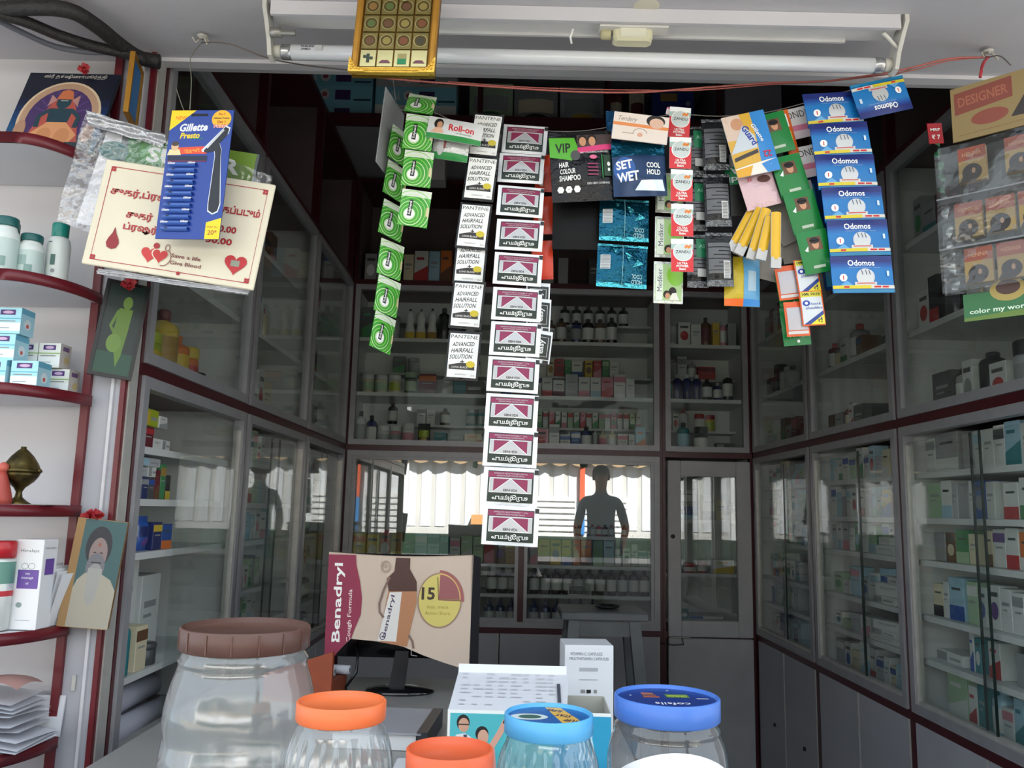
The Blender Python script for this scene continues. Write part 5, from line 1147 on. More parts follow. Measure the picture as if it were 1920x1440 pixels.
# monitor seen from the rear under a printed bag
mq = Vector((-.255, 2.09, .91))
BLK = mat('17171b', .22, spec=.6)
mon = thing('computer_monitor', 'black monitor seen from behind, covered by the printed bag', 'monitor', mq)
MB().box(-.165, .165, .02, .05, .075, .325, BLK, bev=.006).build('casing', mon)
b = MB().grid(lambda u, v: ((u - .5) * .27, .018 - .05 * math.sin(math.pi * u) ** .6 * math.sin(math.pi * v) ** .5, .078 + v * .16), 12, 8, BLK); b.build('rear_bulge', mon)
b = MB(); pts = [(-.026, .012), (.012, .012), (.020, .10), (-.012, .10)]
b.prism(pts, -.012, .012, BLK).build('stand_neck', mon)
MB().lathe([(.082, 0), (.084, .003), (.080, .008), (.04, .014), (.02, .016)], mat('101014', .08, spec=.8), 40).build('stand_base', mon).scale = (1, .62, 1)
MB().tube([(-.11, 0, .11), (-.10, -.03, .085), (-.10, -.04, .05), (-.12, -.06, .02), (-.11, -.08, .006)], .0035, BLK).build('cable', mon)
PR().line([(.028, .112), (.028, .092), (.042, .090)], .0022, LGRY).build('print', mon, loc=(0, -.032, 0), off=.001)
# printed bag
cq = Vector((-.257, 2.03, .91)); W_ = .348; top_z = .332
cv = thing('printed_bag', 'cough syrup advertising bag draped over the computer monitor', 'bag', cq)
kn = [(0, .075), (.06, .085), (.10, .105), (.18, .132), (.35, .128), (.53, .118), (.68, .098), (.85, .080), (1, .066)]
def zb_(u):
    for (a0, b0), (a1, b1) in zip(kn, kn[1:]):
        if u <= a1: return b0 + (b1 - b0) * (u - a0) / (a1 - a0)
    return kn[-1][1]
def cf(x, z, o=0):
    u = min(1, max(0, x / W_ + .5)); v = (z - .06) / (top_z - .06)
    return (x * (1 - .02 * (1 - v)), -.006 * math.sin(u * 7 + 1) * (1 - v) - .012 * math.sin(math.pi * u) - o, z)
b = MB(); nu, nv = 22, 10
b.grid(lambda u, v: cf((u - .5) * W_, zb_(u) + (top_z - .006 * math.sin(3.1 * u) - zb_(u)) * v), nu, nv, mat('cdb9a8', .6, noise=.06, scale=6))
b.build('front_cloth', cv)
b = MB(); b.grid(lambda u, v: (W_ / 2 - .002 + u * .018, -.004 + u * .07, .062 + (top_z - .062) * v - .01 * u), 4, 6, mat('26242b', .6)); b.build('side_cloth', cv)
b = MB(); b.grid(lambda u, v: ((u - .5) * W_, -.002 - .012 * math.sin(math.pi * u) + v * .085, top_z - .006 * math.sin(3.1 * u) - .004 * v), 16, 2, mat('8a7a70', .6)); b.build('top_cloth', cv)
a = PR(); MG = mat('8c2746', .55)
def PX(x): return ((x - 622) / 264 - .5) * W_
def PZ(x, y): return top_z - (y - 1037 - .02 * (x - 622)) * .00129
wav = [(672, 1036), (674, 1060), (682, 1090), (687, 1120), (686, 1150), (676, 1175), (668, 1200), (655, 1215), (635, 1240), (622, 1240)]
a.poly([(PX(x), PZ(x, y)) for x, y in [(618, 1034)] + wav], MG)
a.text('Benadryl', PX(644), PZ(644, 1128), .026, WH, w=.182, rot=90, bold=.02); a.text('Cough Formula', PX(666), PZ(666, 1152), .0125, mat('e6d2ce', .5), w=.122, rot=90, bold=.012)
bt = mat('4a2c26', .5); am = mat('b07a56', .5)
a.poly([(PX(x), PZ(x, y)) for x, y in ((746, 1047), (772, 1048), (772, 1068), (785, 1092), (786, 1130), (778, 1170), (772, 1206), (722, 1204), (728, 1150), (735, 1105), (730, 1085), (744, 1072))], am)
a.poly([(PX(x), PZ(x, y)) for x, y in ((746, 1047), (772, 1048), (772, 1068), (785, 1090), (786, 1108), (735, 1108), (731, 1085), (744, 1072))], bt)
a.poly([(PX(x), PZ(x, y)) for x, y in ((737, 1110), (759, 1109), (752, 1198), (718, 1196))], mat('dcd8d4', .5))
a.text('benadryl', PX(737), PZ(737, 1153), .0125, mat('4a3a5a', .5), w=.100, rot=79, bold=.02); a.arc(PX(727), PZ(727, 1188), .007, .009, .002, mat('4a3a5a', .5))
a.line([(PX(x), PZ(x, y)) for x, y in ((736, 1082), (726, 1105), (719, 1130), (720, 1145), (728, 1155))], .005, mat('7a6258', .5)); a.line([(PX(x), PZ(x, y)) for x, y in ((774, 1186), (782, 1198), (784, 1210))], .005, mat('7a6258', .5))
a.arc(PX(728), PZ(728, 1063), .012, .014, .004, mat('a89484', .5)); a.oval(PX(727), PZ(727, 1062), .005, .005, mat('a89484', .5))
a.oval(PX(828), PZ(828, 1124), .053, .064, mat('9a7c68', .5), n=30); a.oval(PX(828), PZ(828, 1124), .050, .061, mat('cfc06a', .5), n=30)
a.oval(PX(825), PZ(825, 1124), .062, .070, mat('9c5a58', .5), n=14, a0=-2, a1=88); a.oval(PX(825), PZ(825, 1123), .054, .062, mat('d6b06a', .5), n=14, a0=-2, a1=88); a.oval(PX(826), PZ(826, 1122), .050, .057, mat('96585a', .5), n=14, a0=0, a1=88)
a.text('15', PX(807), PZ(807, 1112), .029, mat('3a2c20', .5), w=.032, bold=.03); a.text('min. mein', PX(825), PZ(825, 1136), .008, mat('9a8a3c', .5), w=.05); a.text('Action Shuru', PX(825), PZ(825, 1147), .008, mat('9a8a3c', .5), w=.06)
a.line([(PX(823), PZ(823, 1082)), (PX(826), PZ(826, 1123)), (PX(866), PZ(866, 1124))], .0018, mat('2a2020', .5))
# fit the print to the draped outline
a.build('print', cv, fn=lambda x, z, o: cf(x, max(z, zb_(min(1, max(0, x / W_ + .5)))), o), cuts=(lin_cuts(-W_ / 2, W_ / 2, nu), lin_cuts(.06, top_z, 10)), off=.0018, clip=(-W_ / 2, .05, W_ / 2, top_z - .006))
# things on the desk
DZ = .911
t = thing('ledger_book', 'grey-covered ledger with dark spine lying on the desk', 'book', (-.215, 1.69, DZ), (0, 0, R(-4)))
MB().box(-.095, .06, -.09, .09, .0, .028, mat('dcdcdc', .6)).build('pages', t); MB().box(-.10, .07, -.095, .095, .028, .032, mat('9a9ca4', .5, noise=.1)).build('cover', t); MB().box(.062, .082, -.095, .095, 0, .034, mat('2b2d35', .4)).build('spine', t)
tag(MB().box(-.07, .07, -.05, .05, 0, .045, mat('c7c8cc', .5), bev=.002).build('carton_stack', None, (-.10, 1.345, DZ)), 'plain pale carton lying behind the low orange-lidded jar', 'box')
# open display box with a selfie picture
bxp = Vector((.042, 1.46, DZ))
dbx = thing('display_box', 'open turquoise display box with a man and boy printed on its front', 'box', bxp, (0, 0, R(-1)))
TQ = mat('4fb4bc', .4); w2 = .137
MB().box(-w2, w2, -.002, .0, 0, .105, WH).build('front_panel', dbx)
for s_ in (-1, 1): MB().box(s_ * w2 - .001, s_ * w2 + .001, 0, .13, 0, .105, mat('cfcfc8', .5)).build('side_panel', dbx)
MB().box(-w2, w2, .129, .131, 0, .105, mat('b9b8ae', .5)).build('back_panel', dbx); MB().box(-w2, w2, 0, .13, 0, .002, mat('a9a89e', .5)).build('bottom', dbx)
MB().box(.065, w2, .002, .10, .07, .072, mat('c4c4b8', .5)).build('inner_flap', dbx)
a = PR(); a.rect(-w2 + .004, 0, w2, .100, TQ); 
a.oval(-w2 + .026, .085, .011, .013, HAIR); a.oval(-w2 + .027, .081, .009, .0115, mat('c99a80', .5)); a.rect(-w2 + .018, .081, -w2 + .036, .083, mat('33302e', .5)); a.poly([(-w2 + .004, 0), (-w2 + .052, 0), (-w2 + .046, .058), (-w2 + .030, .068), (-w2 + .016, .066), (-w2 + .004, .054)], mat('d9dcdc', .5)); a.poly([(-w2 + .027, .066), (-w2 + .033, .066), (-w2 + .034, .02), (-w2 + .028, .02)], mat('33405a', .5))
a.oval(-w2 + .058, .068, .011, .012, HAIR); a.oval(-w2 + .060, .063, .009, .0115, mat('cfa088', .5)); a.poly([(-w2 + .042, 0), (-w2 + .085, 0), (-w2 + .08, .045), (-w2 + .064, .052), (-w2 + .05, .045)], mat('d79a90', .5)); a.line([(-w2 + .072, .044), (-w2 + .088, .07), (-w2 + .098, .09)], .010, mat('d4a08c', .5)); a.poly([(-w2 + .092, .086), (-w2 + .1, .102), (-w2 + .104, .099), (-w2 + .098, .084)], mat('26242a', .4))
a.rect(.04, 0, w2, .100, mat('2f9cc4', .4))
for i in range(4): a.line([(.085 + i * .007, .085), (.083 + i * .007, .065), (.087 + i * .007, .045), (.084 + i * .007, .03)], .003, mat('b9dce8', .4))
a.build('print', dbx, off=.003)
# leaflet lid flap
lf2 = MB().grid(lambda u, v: (-w2 + .0 + u * .20 + .008 * v, .0 + v * .10, .105 + v * .042), 4, 3, mat('d3d4da', .55)).build('leaflet_flap', dbx)
MB().grid(lambda u, v: (-w2 + .008 + u * .196, .10 + v * .004, .147 + v * .014), 4, 1, mat('e6e7ea', .5)).build('leaflet_fold', dbx)
a = PR(); rn = random.Random(4)
for i in range(9):
    for j in range(8):
        if rn.random() < .75: x = -w2 + .016 + j * .022; a.rect(x, .012 + i * .010, x + rn.uniform(.008, .02), .0138 + i * .010, mat('b4b5bd', .55))
a.rect(.048, .02, .054, .07, mat('4a4c58', .5))
a.build('lettering', dbx, fn=lambda x, y, o: (x, y - o * .5, .105 + y * .42 + o), off=.0014)
t = carton('capsule_carton', 'tall white capsule carton with grey print behind the display box', (.170, 1.75, DZ), .100, .09, .170, mat('e2e5ea', .45), lambda w, h: PR().text('VITAMIN C CAPSULES', -w * .06, h * .90, .006, mat('7a7c84', .5), w=w * .66).text('MULTIVITAMIN CAPSULES', 0, h * .845, .006, mat('7a7c84', .5), w=w * .8).rect(-w * .2, h * .70, w * .18, h * .74, mat('b0b2b8', .5)).rect(-w * .2, h * .60, w * .18, h * .606, GRY).rect(-w * .17, h * .45, -w * .08, h * .49, GRY).rect(-w * .05, h * .45, w * .04, h * .49, mat('444', .5) if False else BK).rect(w * .1, h * .45, w * .16, h * .49, GRY), 3)
# wooden stand with rolls beside the monitor
t = thing('wooden_tray', 'reddish brown wooden tray holding white paper rolls beside the monitor', 'tray', (-.478, 1.95, DZ), (0, 0, R(-8)))
MB().prism([(-.07, 0), (.09, 0), (.09, .115), (-.07, .06)], -.004, .006, mat('9a4526', .5, noise=.2, scale=20)).build('front_board', t); MB().box(-.07, .09, .006, .10, 0, .05, mat('7a3a24', .5)).build('floor_board', t)
for i, (x, z) in enumerate(((-.045, .078), (-.018, .090), (.012, .100))):
    o = thing('paper_roll', 'small white paper roll, %s along the wooden tray' % ORD[i], 'paper roll', (-.43 + x, 1.972 + .024 * i, DZ + .062), (0, R(90), R(-8)), 'paper rolls in the tray')
    MB().lathe([(.005, 0), (.0105, 0), (.0105, .055), (.005, .055)], mat('b4b5ba', .5), 16, cap0=False, cap1=False).lathe([(.005, .055), (.005, 0)], mat('6a6a70', .6), 16, cap0=False, cap1=False).build('roll', o)
# stool
st = thing('wooden_stool', 'grey painted wooden stool in front of the bottle shelves', 'stool', (.372, 3.36, 0))
SG = mat('70767a', .45, noise=.18, scale=14)
MB().box(-.165, .165, -.14, .14, .945, .975, SG, bev=.004).build('seat', st)
for sx in (-1, 1):
    for sy in (-1, 1):
        b = MB(); p0 = Vector((sx * .115, sy * .105, .945)); p1 = Vector((sx * .20, sy * .16, 0)); w = .021
        vs = [(p.x + dx * w, p.y + dy * w, p.z) for p in (p1, p0) for dx, dy in ((-1, -1), (1, -1), (1, 1), (-1, 1))]
        b.add(vs, [(0, 3, 2, 1), (4, 5, 6, 7), (0, 1, 5, 4), (1, 2, 6, 5), (2, 3, 7, 6), (3, 0, 4, 7)], SG).build('leg', st)
for s_ in (-1, 1): MB().box(-.125, .125, s_ * .105 - .012, s_ * .105 + .012, .885, .945, SG).build('apron', st); MB().box(s_ * .118 - .012, s_ * .118 + .012, -.1, .1, .885, .945, SG).build('apron', st)
for z in (.28,): MB().box(-.17, .17, -.15, -.125, z, z + .04, SG).build('stretcher', st); MB().box(-.17, .17, .125, .15, z, z + .04, SG).build('stretcher', st)
t = thing('steel_dish', 'small dark steel dish on the wooden stool', 'dish', (.395, 3.36, .976)); MB().lathe([(.03, 0), (.048, .006), (.050, .012), (.046, .010), (.028, .004)], mat('3b3e42', .25, .7), 24).build('bowl', t); MB().lathe([(.012, .004), (.010, .014), (.002, .017)], mat('24262a', .3, .6), 14).build('knob', t)
# ================================================================== hair dye display card by the door side
hq = atY(1782, 180, 1.52)
HC = mat('8f7a4c', .5, noise=.08); hd = thing('hanging_hair_dye_display', 'tan hair dye display card hanging above clear pockets of small boxes', 'display card', hq, Euler((0, 0, R(-42))))
MB().box(0, .24, 0, .003, -.098, .012, HC).build('header_card', hd)
a = PR(); a.rect(0, -.098, .24, .012, mat('8a7448', .5)); a.poly([(.006, -.045), (.105, -.035), (.105, .006), (.006, .0)], mat('7c3b2c', .5)); a.text('DESIGNER', .055, -.018, .020, mat('9a5a40', .5), w=.085, rot=3, bold=.02); a.oval(.065, -.062, .032, .015, mat('83402f', .5)); a.poly([(.10, -.075), (.125, -.035), (.15, -.01), (.19, .005), (.24, .0), (.24, -.08)], mat('2c2422', .5)); a.oval(.185, -.035, .02, .012, mat('a88a6c', .5)); a.line([(.01, -.088), (.23, -.085)], .0012, mat('7a5a30', .5))
a.build('print', hd, off=.0008)
FILM = clear('pocket_film', (.9, .9, .9), 1.5, .08, milk=.05, milkcol=(.5, .52, .5), bump=.5, bscale=25)
MB().grid(lambda u, v: (-.03 + u * .27, .004 + .004 * math.sin(9 * u + 5 * v), -.10 - v * .30), 12, 14, FILM).build('rear_film', hd, fix=False)
MB().grid(lambda u, v: (-.03 + u * .27, -.022 + .004 * math.sin(7 * u + 8 * v), -.125 - v * .275), 12, 14, FILM).build('front_film', hd, fix=False)
for z in (-.215, -.315): MB().box(-.03, .24, -.024, .004, z - .002, z + .001, mat('77787a', .3)).build('pocket_seam', hd)
def art_hb(w, h):
    a = PR(); a.rect(-w / 2, 0, w / 2, h, mat('927a48', .5)); a.rect(-w / 2, h * .62, w / 2, h, mat('864432', .5)); a.text('HENNA', 0, h * .80, h * .12, mat('a87e5c', .5), w=w * .7, bold=.02); a.oval(-w * .02, h * .26, w * .36, h * .25, mat('241d1c', .5)); a.poly([(-w * .5, 0), (w * .1, 0), (w * .2, h * .3), (-w * .2, h * .34)], mat('2a2220', .5)); a.oval(w * .04, h * .3, w * .07, h * .08, mat('9a7a60', .5)); return a
M42 = Matrix.Rotation(R(-42), 3, 'Z')
rows = ((-.190, ((.034, .05), (.112, .05), (.175, .05))), (-.298, ((.022, .05), (.075, .05), (.128, .05), (.182, .05))), (-.388, ((.034, .05), (.088, .05), (.142, .05), (.196, .05))))
for ri, (z, us) in enumerate(rows):
    for ui, (u, w) in enumerate(us):
        p = hq + M42 @ Vector((u, -.018, z))
        carton('hair_dye_carton', 'small tan and red hair dye carton, %s in the %s pocket row' % (ORD[ui], ('upper', 'middle', 'lower')[ri]), p, .047, .014, .068, mat('8a7044', .5), art_hb, -42, 'hair dye cartons in clear pockets')
a = PR(); t = thing('hanging_green_card', 'green promotional strip at the foot of the hair dye pockets', 'card', hq + M42 @ Vector((.0, .002, -.455)), Euler((0, 0, R(-42))))
MB().box(.0, .24, 0, .002, 0, .052, mat('2c7a38', .45)).build('card', t)
PR().rect(0, 0, .24, .052, mat('2a6a38', .45)).poly([(0, 0), (.24, 0), (.24, .02), (.0, .006)], mat('5f7a2c', .45)).oval(.075, .052, .03, .022, mat('a8924a', .45)).oval(.075, .056, .02, .014, mat('4a2c24', .45)).text('color my world', .06, .016, .012, mat('d5e4d0', .45), w=.10, bold=.02).text('color my world', .18, .02, .012, mat('d5e4d0', .45), w=.10, bold=.02).build('print', t, off=.0008)
tq = atY(1754, 250, 1.60)
t = thing('hanging_price_tag', 'red price tag at the top of a twisted green plastic strip', 'tag', tq, rot3(-4, 0, 0))
MB().box(-.015, .015, 0, .002, -.022, .022, mat('a8262e', .4)).build('tag', t); PR().text('MRP', 0, .008, .006, WH, w=.02, bold=.02).text('₹ 7', 0, -.008, .010, WH, bold=.02).build('print', t, off=.0008)
b = MB(); b.grid(lambda u, v: ((u - .5) * .012 * math.cos(v * 14) + .003 * math.sin(v * 20), (u - .5) * .012 * math.sin(v * 14), -.022 - v * .115), 2, 30, mat('1f5c38', .25, .2)); b.build('green_strip', t)
b = MB(); b.grid(lambda u, v: ((u - .5) * .014 * math.cos(v * 16) + .003 * math.sin(v * 23), (u - .5) * .014 * math.sin(v * 16), -.137 - v * .195), 2, 40, mat('8a8f8c', .15, .6)); b.build('silver_strip', t)
# ================================================================== goods on the cabinet shelves
bpy.context.view_layer.update()
_G = {}
CN = {'white': 'd8dad6', 'cream': 'd9cfae', 'grey': '9a9c9c', 'dark grey': '4a4c4e', 'black': '232326', 'red': 'b5363a', 'pink': 'd38a98', 'orange': 'd8783a', 'yellow': 'd2b43a', 'gold': 'a8823a', 'lime': 'a8b82c',
      'green': '3f8a54', 'pale green': 'a9c4a0', 'teal': '2f7f86', 'pale blue': '9fc4d4', 'blue': '2f56a0', 'navy': '232e62', 'purple': '6a4a8c', 'brown': '6a4a34', 'amber': '3a2016', 'maroon': '6a2430', 'silver': 'b4b8ba'}
def cm(n, rough=.45, **k): return mat(CN[n], rough, **k)
def goods_mesh(kind, col, w, h, d, c2, c3):
    """returns list of (part_name, mesh); first is the body"""
    key = (kind, col, w, h, d, c2, c3)
    if key in _G: return _G[key]
    out = []
    if kind == 'box':
        out.append(('carton', MB().box(-w / 2, w / 2, 0, d, 0, h, cm(col), bev=.0012).mesh('carton')))
        a = PR(); rn = random.Random(hash((col, c2, round(w * 1000), round(h * 1000))) % 9999 if False else int(w * 7000 + h * 3000) + len(col) * 7 + len(c2 or '') * 13)
        if c2:
            st = rn.randrange(4)
            if h < .6 * w: a.rect(-w / 2, h * .1, -w * .1, h * .9, cm(c2)).rect(-w * .02, h * .35, w * .4, h * .55, cm('grey'))
            elif st == 0: a.rect(-w / 2, h * .66, w / 2, h * .9, cm(c2)).rect(-w * .3, h * .5, w * .3, h * .55, cm('grey'))
            elif st == 1: a.rect(-w / 2, 0, w / 2, h * .34, cm(c2)).rect(-w * .3, h * .7, w * .3, h * .76, cm('dark grey'))
            elif st == 2: a.oval(0, h * .42, w * .34, h * .2, cm(c2)).rect(-w * .34, h * .74, w * .34, h * .84, cm('dark grey'))
            else: a.poly([(-w / 2, 0), (w / 2, 0), (w / 2, h * .55), (-w / 2, h * .3)], cm(c2)).rect(-w * .34, h * .72, w * .2, h * .80, cm(c2))
        else: a.rect(-w * .32, h * .6, w * .32, h * .68, cm('grey')).rect(-w * .32, h * .48, w * .1, h * .52, cm('grey'))
        out.append(('print', a.mesh('print', off=.0005)))
    elif kind in ('bottle', 'dropper', 'flask'):
        r = w / 2; g = cm(col, .15, spec=.6)
        nk = {'bottle': .3, 'dropper': .34, 'flask': .38}[kind]; sh = {'bottle': .74, 'dropper': .62, 'flask': .8}[kind]
        pf = [(r * .94, 0), (r, h * .02), (r, h * sh), (r * .86, h * (sh + .05)), (r * nk, h * (sh + .11)), (r * nk, h * (sh + .13))]
        out.append(('bottle', MB().lathe(pf, g, 14).mesh('bottle')))
        if kind == 'dropper': cp2 = [(r * .5, h * (sh + .1)), (r * .52, h * (sh + .16)), (r * .3, h * (sh + .2)), (r * .2, h * .92), (r * .12, h)]
        else: cp2 = [(r * (nk + .1), h * (sh + .11)), (r * (nk + .12), h * .98), (r * nk, h)]
        out.append(('cap', MB().lathe(cp2, cm(c3 or 'black', .4), 12).mesh('cap')))
        if c2: out.append(('label', MB().lathe([(r * 1.015, h * .16), (r * 1.015, h * (sh - .12))], cm(c2), 14, cap0=False, cap1=False).mesh('label')))
    elif kind == 'jar':
        r = w / 2
        out.append(('jar', MB().lathe([(r * .94, 0), (r, h * .04), (r, h * .68), (r * .9, h * .74)], cm(col, .35), 16).mesh('jar')))
        out.append(('cap', MB().lathe([(r * .98, h * .74), (r, h * .76), (r, h * .97), (r * .94, h)], cm(c3 or 'white', .4), 16).mesh('cap')))
        if c2: out.append(('label', MB().lathe([(r * 1.015, h * .14), (r * 1.015, h * .58)], cm(c2), 16, cap0=False, cap1=False).mesh('label')))
    elif kind == 'curvy':
        r = w / 2
        out.append(('bottle', MB().lathe([(r * .9, 0), (r, h * .05), (r * .95, h * .25), (r * .7, h * .5), (r * .85, h * .7), (r * .6, h * .86), (r * .2, h * .94)], cm(col, .35), 14).mesh('bottle')))
        out.append(('cap', MB().lathe([(r * .22, h * .93), (r * .2, h)], cm(c3 or 'black'), 10).mesh('cap')))
        out.append(('label', MB().lathe([(r * 1.02, h * .04), (r * .97, h * .24)], cm(c2 or 'yellow'), 14, cap0=False, cap1=False).mesh('label')))
    elif kind == 'pouch':
        me, pm = sachet_mesh(w, h, cm(col, .35), PR().rect(-w * .4, -h * .1, w * .4, h * .2, cm(c2 or 'white')).oval(0, -h * .25, w * .3, h * .12, cm(c3 or 'yellow')), d / 2.2, n=5)
        for m_ in (me, pm):
            for v in m_.vertices: v.co.z += h / 2; v.co.y += d / 2
        out = [('pouch', me), ('print', pm)]
    _G[key] = out; return out
NM = {'box': ('medicine_carton', 'carton', 'box'), 'bottle': ('medicine_bottle', 'bottle', 'bottle'), 'dropper': ('dropper_bottle', 'dropper bottle', 'bottle'), 'flask': ('syrup_bottle', 'squat bottle', 'bottle'), 'jar': ('cream_jar', 'jar', 'jar'), 'curvy': ('shaped_bottle', 'waisted bottle', 'bottle'), 'pouch': ('goods_pouch', 'pouch', 'pouch')}
def goods(kind, label, M, col, w, h, d, c2=None, c3=None, group=None, yaw=0):
    ms = goods_mesh(kind, col, round(w, 3), round(h, 3), round(d, 3), c2, c3); nm = NM[kind]
    if kind == 'box': nm = (('tall_carton' if h > 2.1 * w else 'flat_carton' if h < .7 * w else 'medicine_carton'),) + nm[1:]
    t = ob(nm[0], ms[0][1]); t.matrix_world = M @ Matrix.Rotation(yaw, 4, 'Z')
    tag(t, label, nm[2], group)
    for n, me in ms[1:]: ob(n, me, t)
    return t
def row(key, z, v, u0, items, where, anchor, group=None, gap=.004, u1=None):
    """items: (kind, colour, w, h, d, c2, c3)"""
    M = CABS[key].matrix_world; u = u0; i = 0
    for it in items:
        if isinstance(it, (int, float)): u += it; continue
        kind, col, w, h, d, c2, c3 = (list(it) + [None] * 7)[:7]
        if u1 and u + w > u1: break
        dd = d if kind in ('box', 'pouch') else w
        top = min([zz for zz, v0 in SHV[key] if zz > z + .01 and v0 < v + dd] or [9])
        h = min(h, math.floor((top - z - .004) * 1000) / 1000)
        desc = '%s %s' % (col, NM[kind][1])
        if c2 and kind == 'box' and c2 != col: desc = '%s and %s carton' % (col, c2)
        elif c2 and kind in ('bottle', 'dropper', 'flask'): desc = '%s-labelled %s %s' % (c2, col, NM[kind][1])
        off = 0 if kind in ('box', 'pouch') else w / 2
        goods(kind, '%s, %s from %s, %s' % (desc, ORD[min(i, 27)], anchor, where), M @ Matrix.Translation((u + w / 2, v + off, z + .0006)), col, w, h, d, c2, c3, where, yaw=random.uniform(-.05, .05))
        u += w + gap; i += 1
def pick(rn, pal, n, kinds, w, h, d):
    out = []
    for _ in range(n):
        k = rn.choice(kinds); c = rn.choice(pal); c2 = rn.choice(['white', 'red', 'blue', 'green', 'pink', 'pale blue', 'teal', None, None]) if k == 'box' else rn.choice(['white', 'cream', 'white', None])
        if c2 == c: c2 = None
        qw = round(rn.uniform(*w), 2 if k == 'box' else 2); qh = round(rn.uniform(*h) / .01) * .01
        out.append((k, c, qw, qh, round(rn.uniform(*d), 2), c2, rn.choice(['white', 'black', 'silver', 'red', 'navy'])))
    return out
# ---------------- wide back cabinet, lower tier
A1 = 'pillar-side corner'
bx = lambda c, w, h=.135, c2=None: ('box', c, w, h, .05, c2)
w1 = 'carton shelf behind printed bag'
row('B1', 1.096, .06, .05, [bx('yellow', .062, .13, 'orange'), bx('yellow', .060, .125, 'cream'), bx('red', .050, .145, 'white'), bx('gold', .055, .135, 'yellow'), bx('green', .052, .14), bx('pale blue', .058, .135, 'white'), bx('pale blue', .056, .13, 'teal'), bx('teal', .044, .12, 'pale blue'), bx('white', .048, .115, 'pink'), bx('pale green', .055, .13, 'white'), bx('pale green', .05, .125), bx('red', .06, .135, 'pink')], w1, A1)
row('B1', 1.096, .06, .733, [bx('brown', .05, .11, 'purple'), bx('gold', .05, .115, 'yellow')], 'carton shelf at bag edge', A1)
w1 = 'carton shelf above amber bottles'; SHV['B1'].append((1.219, .06))
row('B1', 1.096, .06, .905, [bx('grey', .035, .10, 'pink'), bx('yellow', .056, .135, 'brown'), bx('yellow', .05, .135, 'purple'), bx('yellow', .046, .14, 'blue'), .006, bx('orange', .032, .12, 'cream'), bx('orange', .05, .12, 'brown'), .006, bx('green', .046, .12, 'pale green'), bx('pale blue', .05, .125, 'white'), bx('white', .030, .08), .004, bx('white', .038, .085, 'dark grey'), bx('white', .030, .105), bx('white', .042, .075, 'teal'), bx('white', .038, .075, 'grey')], w1, 'slim red post')
am = lambda: ('bottle', 'amber', .048, .125, 0, 'white', 'black')
row('B1', .958, .055, .70, [am(), am(), am()], 'amber bottle shelf beside bag', A1, gap=.004)
row('B1', .958, .055, .905, [am() for _ in range(11)], 'amber bottle shelf above stool', 'slim red post', gap=.005)
dp_ = lambda: ('dropper', 'navy', .048, .128, 0, 'white', 'navy')
row('B1', .809, .055, .69, [dp_(), dp_(), dp_()], 'lowest bottle shelf beside bag', A1, gap=.006)
row('B1', .809, .055, .905, [dp_(), dp_(), dp_(), dp_(), dp_(), dp_(), .1, ('bottle', 'grey', .05, .10, 0, 'white', 'white')], 'lowest bottle shelf behind stool', 'slim red post', gap=.008)
t = thing('glass_frame', 'empty white-edged glass tray standing before the amber bottles', 'tray', CABS['B1'].matrix_world @ Vector((1.09, .045, .9585)))
bars(0, .11, 0, .045, .003, 0, .004, WH).build('rim', t); MB().box(.003, .107, .001, .003, .003, .042, clear('tray_glass', (.8, .84, .84), 1.5, .02, milk=.15)).build('glass_pane', t)
c = CABS['B1']
MB().box(.876, 1.50, .06, .34, 1.219, 1.235, LAMW).build('shelf', c)
row('B1', 1.235, .07, 1.10, [('bottle', ('red', 'maroon', 'grey', 'silver')[i % 4], .028, .055, 0, 'white', ('red', 'silver', 'black')[i % 3]) for i in range(12)], 'short vial shelf over yellow cartons', 'slim red post', gap=.003)
row('B1', 1.235, .07, .90, [('box', ('grey', 'pale green')[i % 2], .06, .05, .05, 'white') for i in range(3)], 'short vial shelf, plain side', 'slim red post')
# ---------------- wide back cabinet, upper tier
rn = random.Random(21)
w1 = 'topmost glazed shelf'
row('B1', 2.185, .06, .04, [('box', 'dark grey', .06, .16, .05, 'green'), ('bottle', 'dark grey', .06, .17, 0, 'green', 'black'), .01, ('bottle', 'grey', .05, .15, 0, None, 'white'), .02, ('curvy', 'white', .052, .16, 0, 'yellow', 'black'), ('curvy', 'white', .052, .16, 0, 'yellow', 'black'), ('curvy', 'white', .052, .165, 0, 'gold', 'black'), ('bottle', 'black', .06, .17, 0, None, 'black'), ('box', 'dark grey', .07, .12, .05, 'grey'), ('bottle', 'grey', .05, .15, 0, 'white', 'black'), .09, ('bottle', 'dark grey', .05, .14, 0, 'white', 'black'), ('box', 'white', .05, .1, .05, 'green'), .01, ('jar', 'lime', .045, .09, 0, 'yellow', 'black'), ('jar', 'black', .06, .1, 0, 'white', 'black'), .03, ('bottle', 'brown', .05, .12, 0, 'white', 'black'), ('bottle', 'brown', .052, .13, 0, 'white', 'black'), .02, ('bottle', 'navy', .05, .12, 0, 'grey', 'black'), ('bottle', 'black', .06, .13, 0, 'white', 'black'), ('bottle', 'brown', .055, .13, 0, 'white', 'black'), ('bottle', 'black', .055, .14, 0, 'white', 'black')], w1, A1)
row('B1', 2.315, .24, .80, [('bottle', 'dark grey', .05, .11, 0, 'grey', 'black') for i in range(3)] + [.06] + [('bottle', 'black', .05, .11, 0, 'white', 'black') for i in range(6)], 'highest riser shelf', A1, gap=.012)
w1 = 'middle glazed shelf'
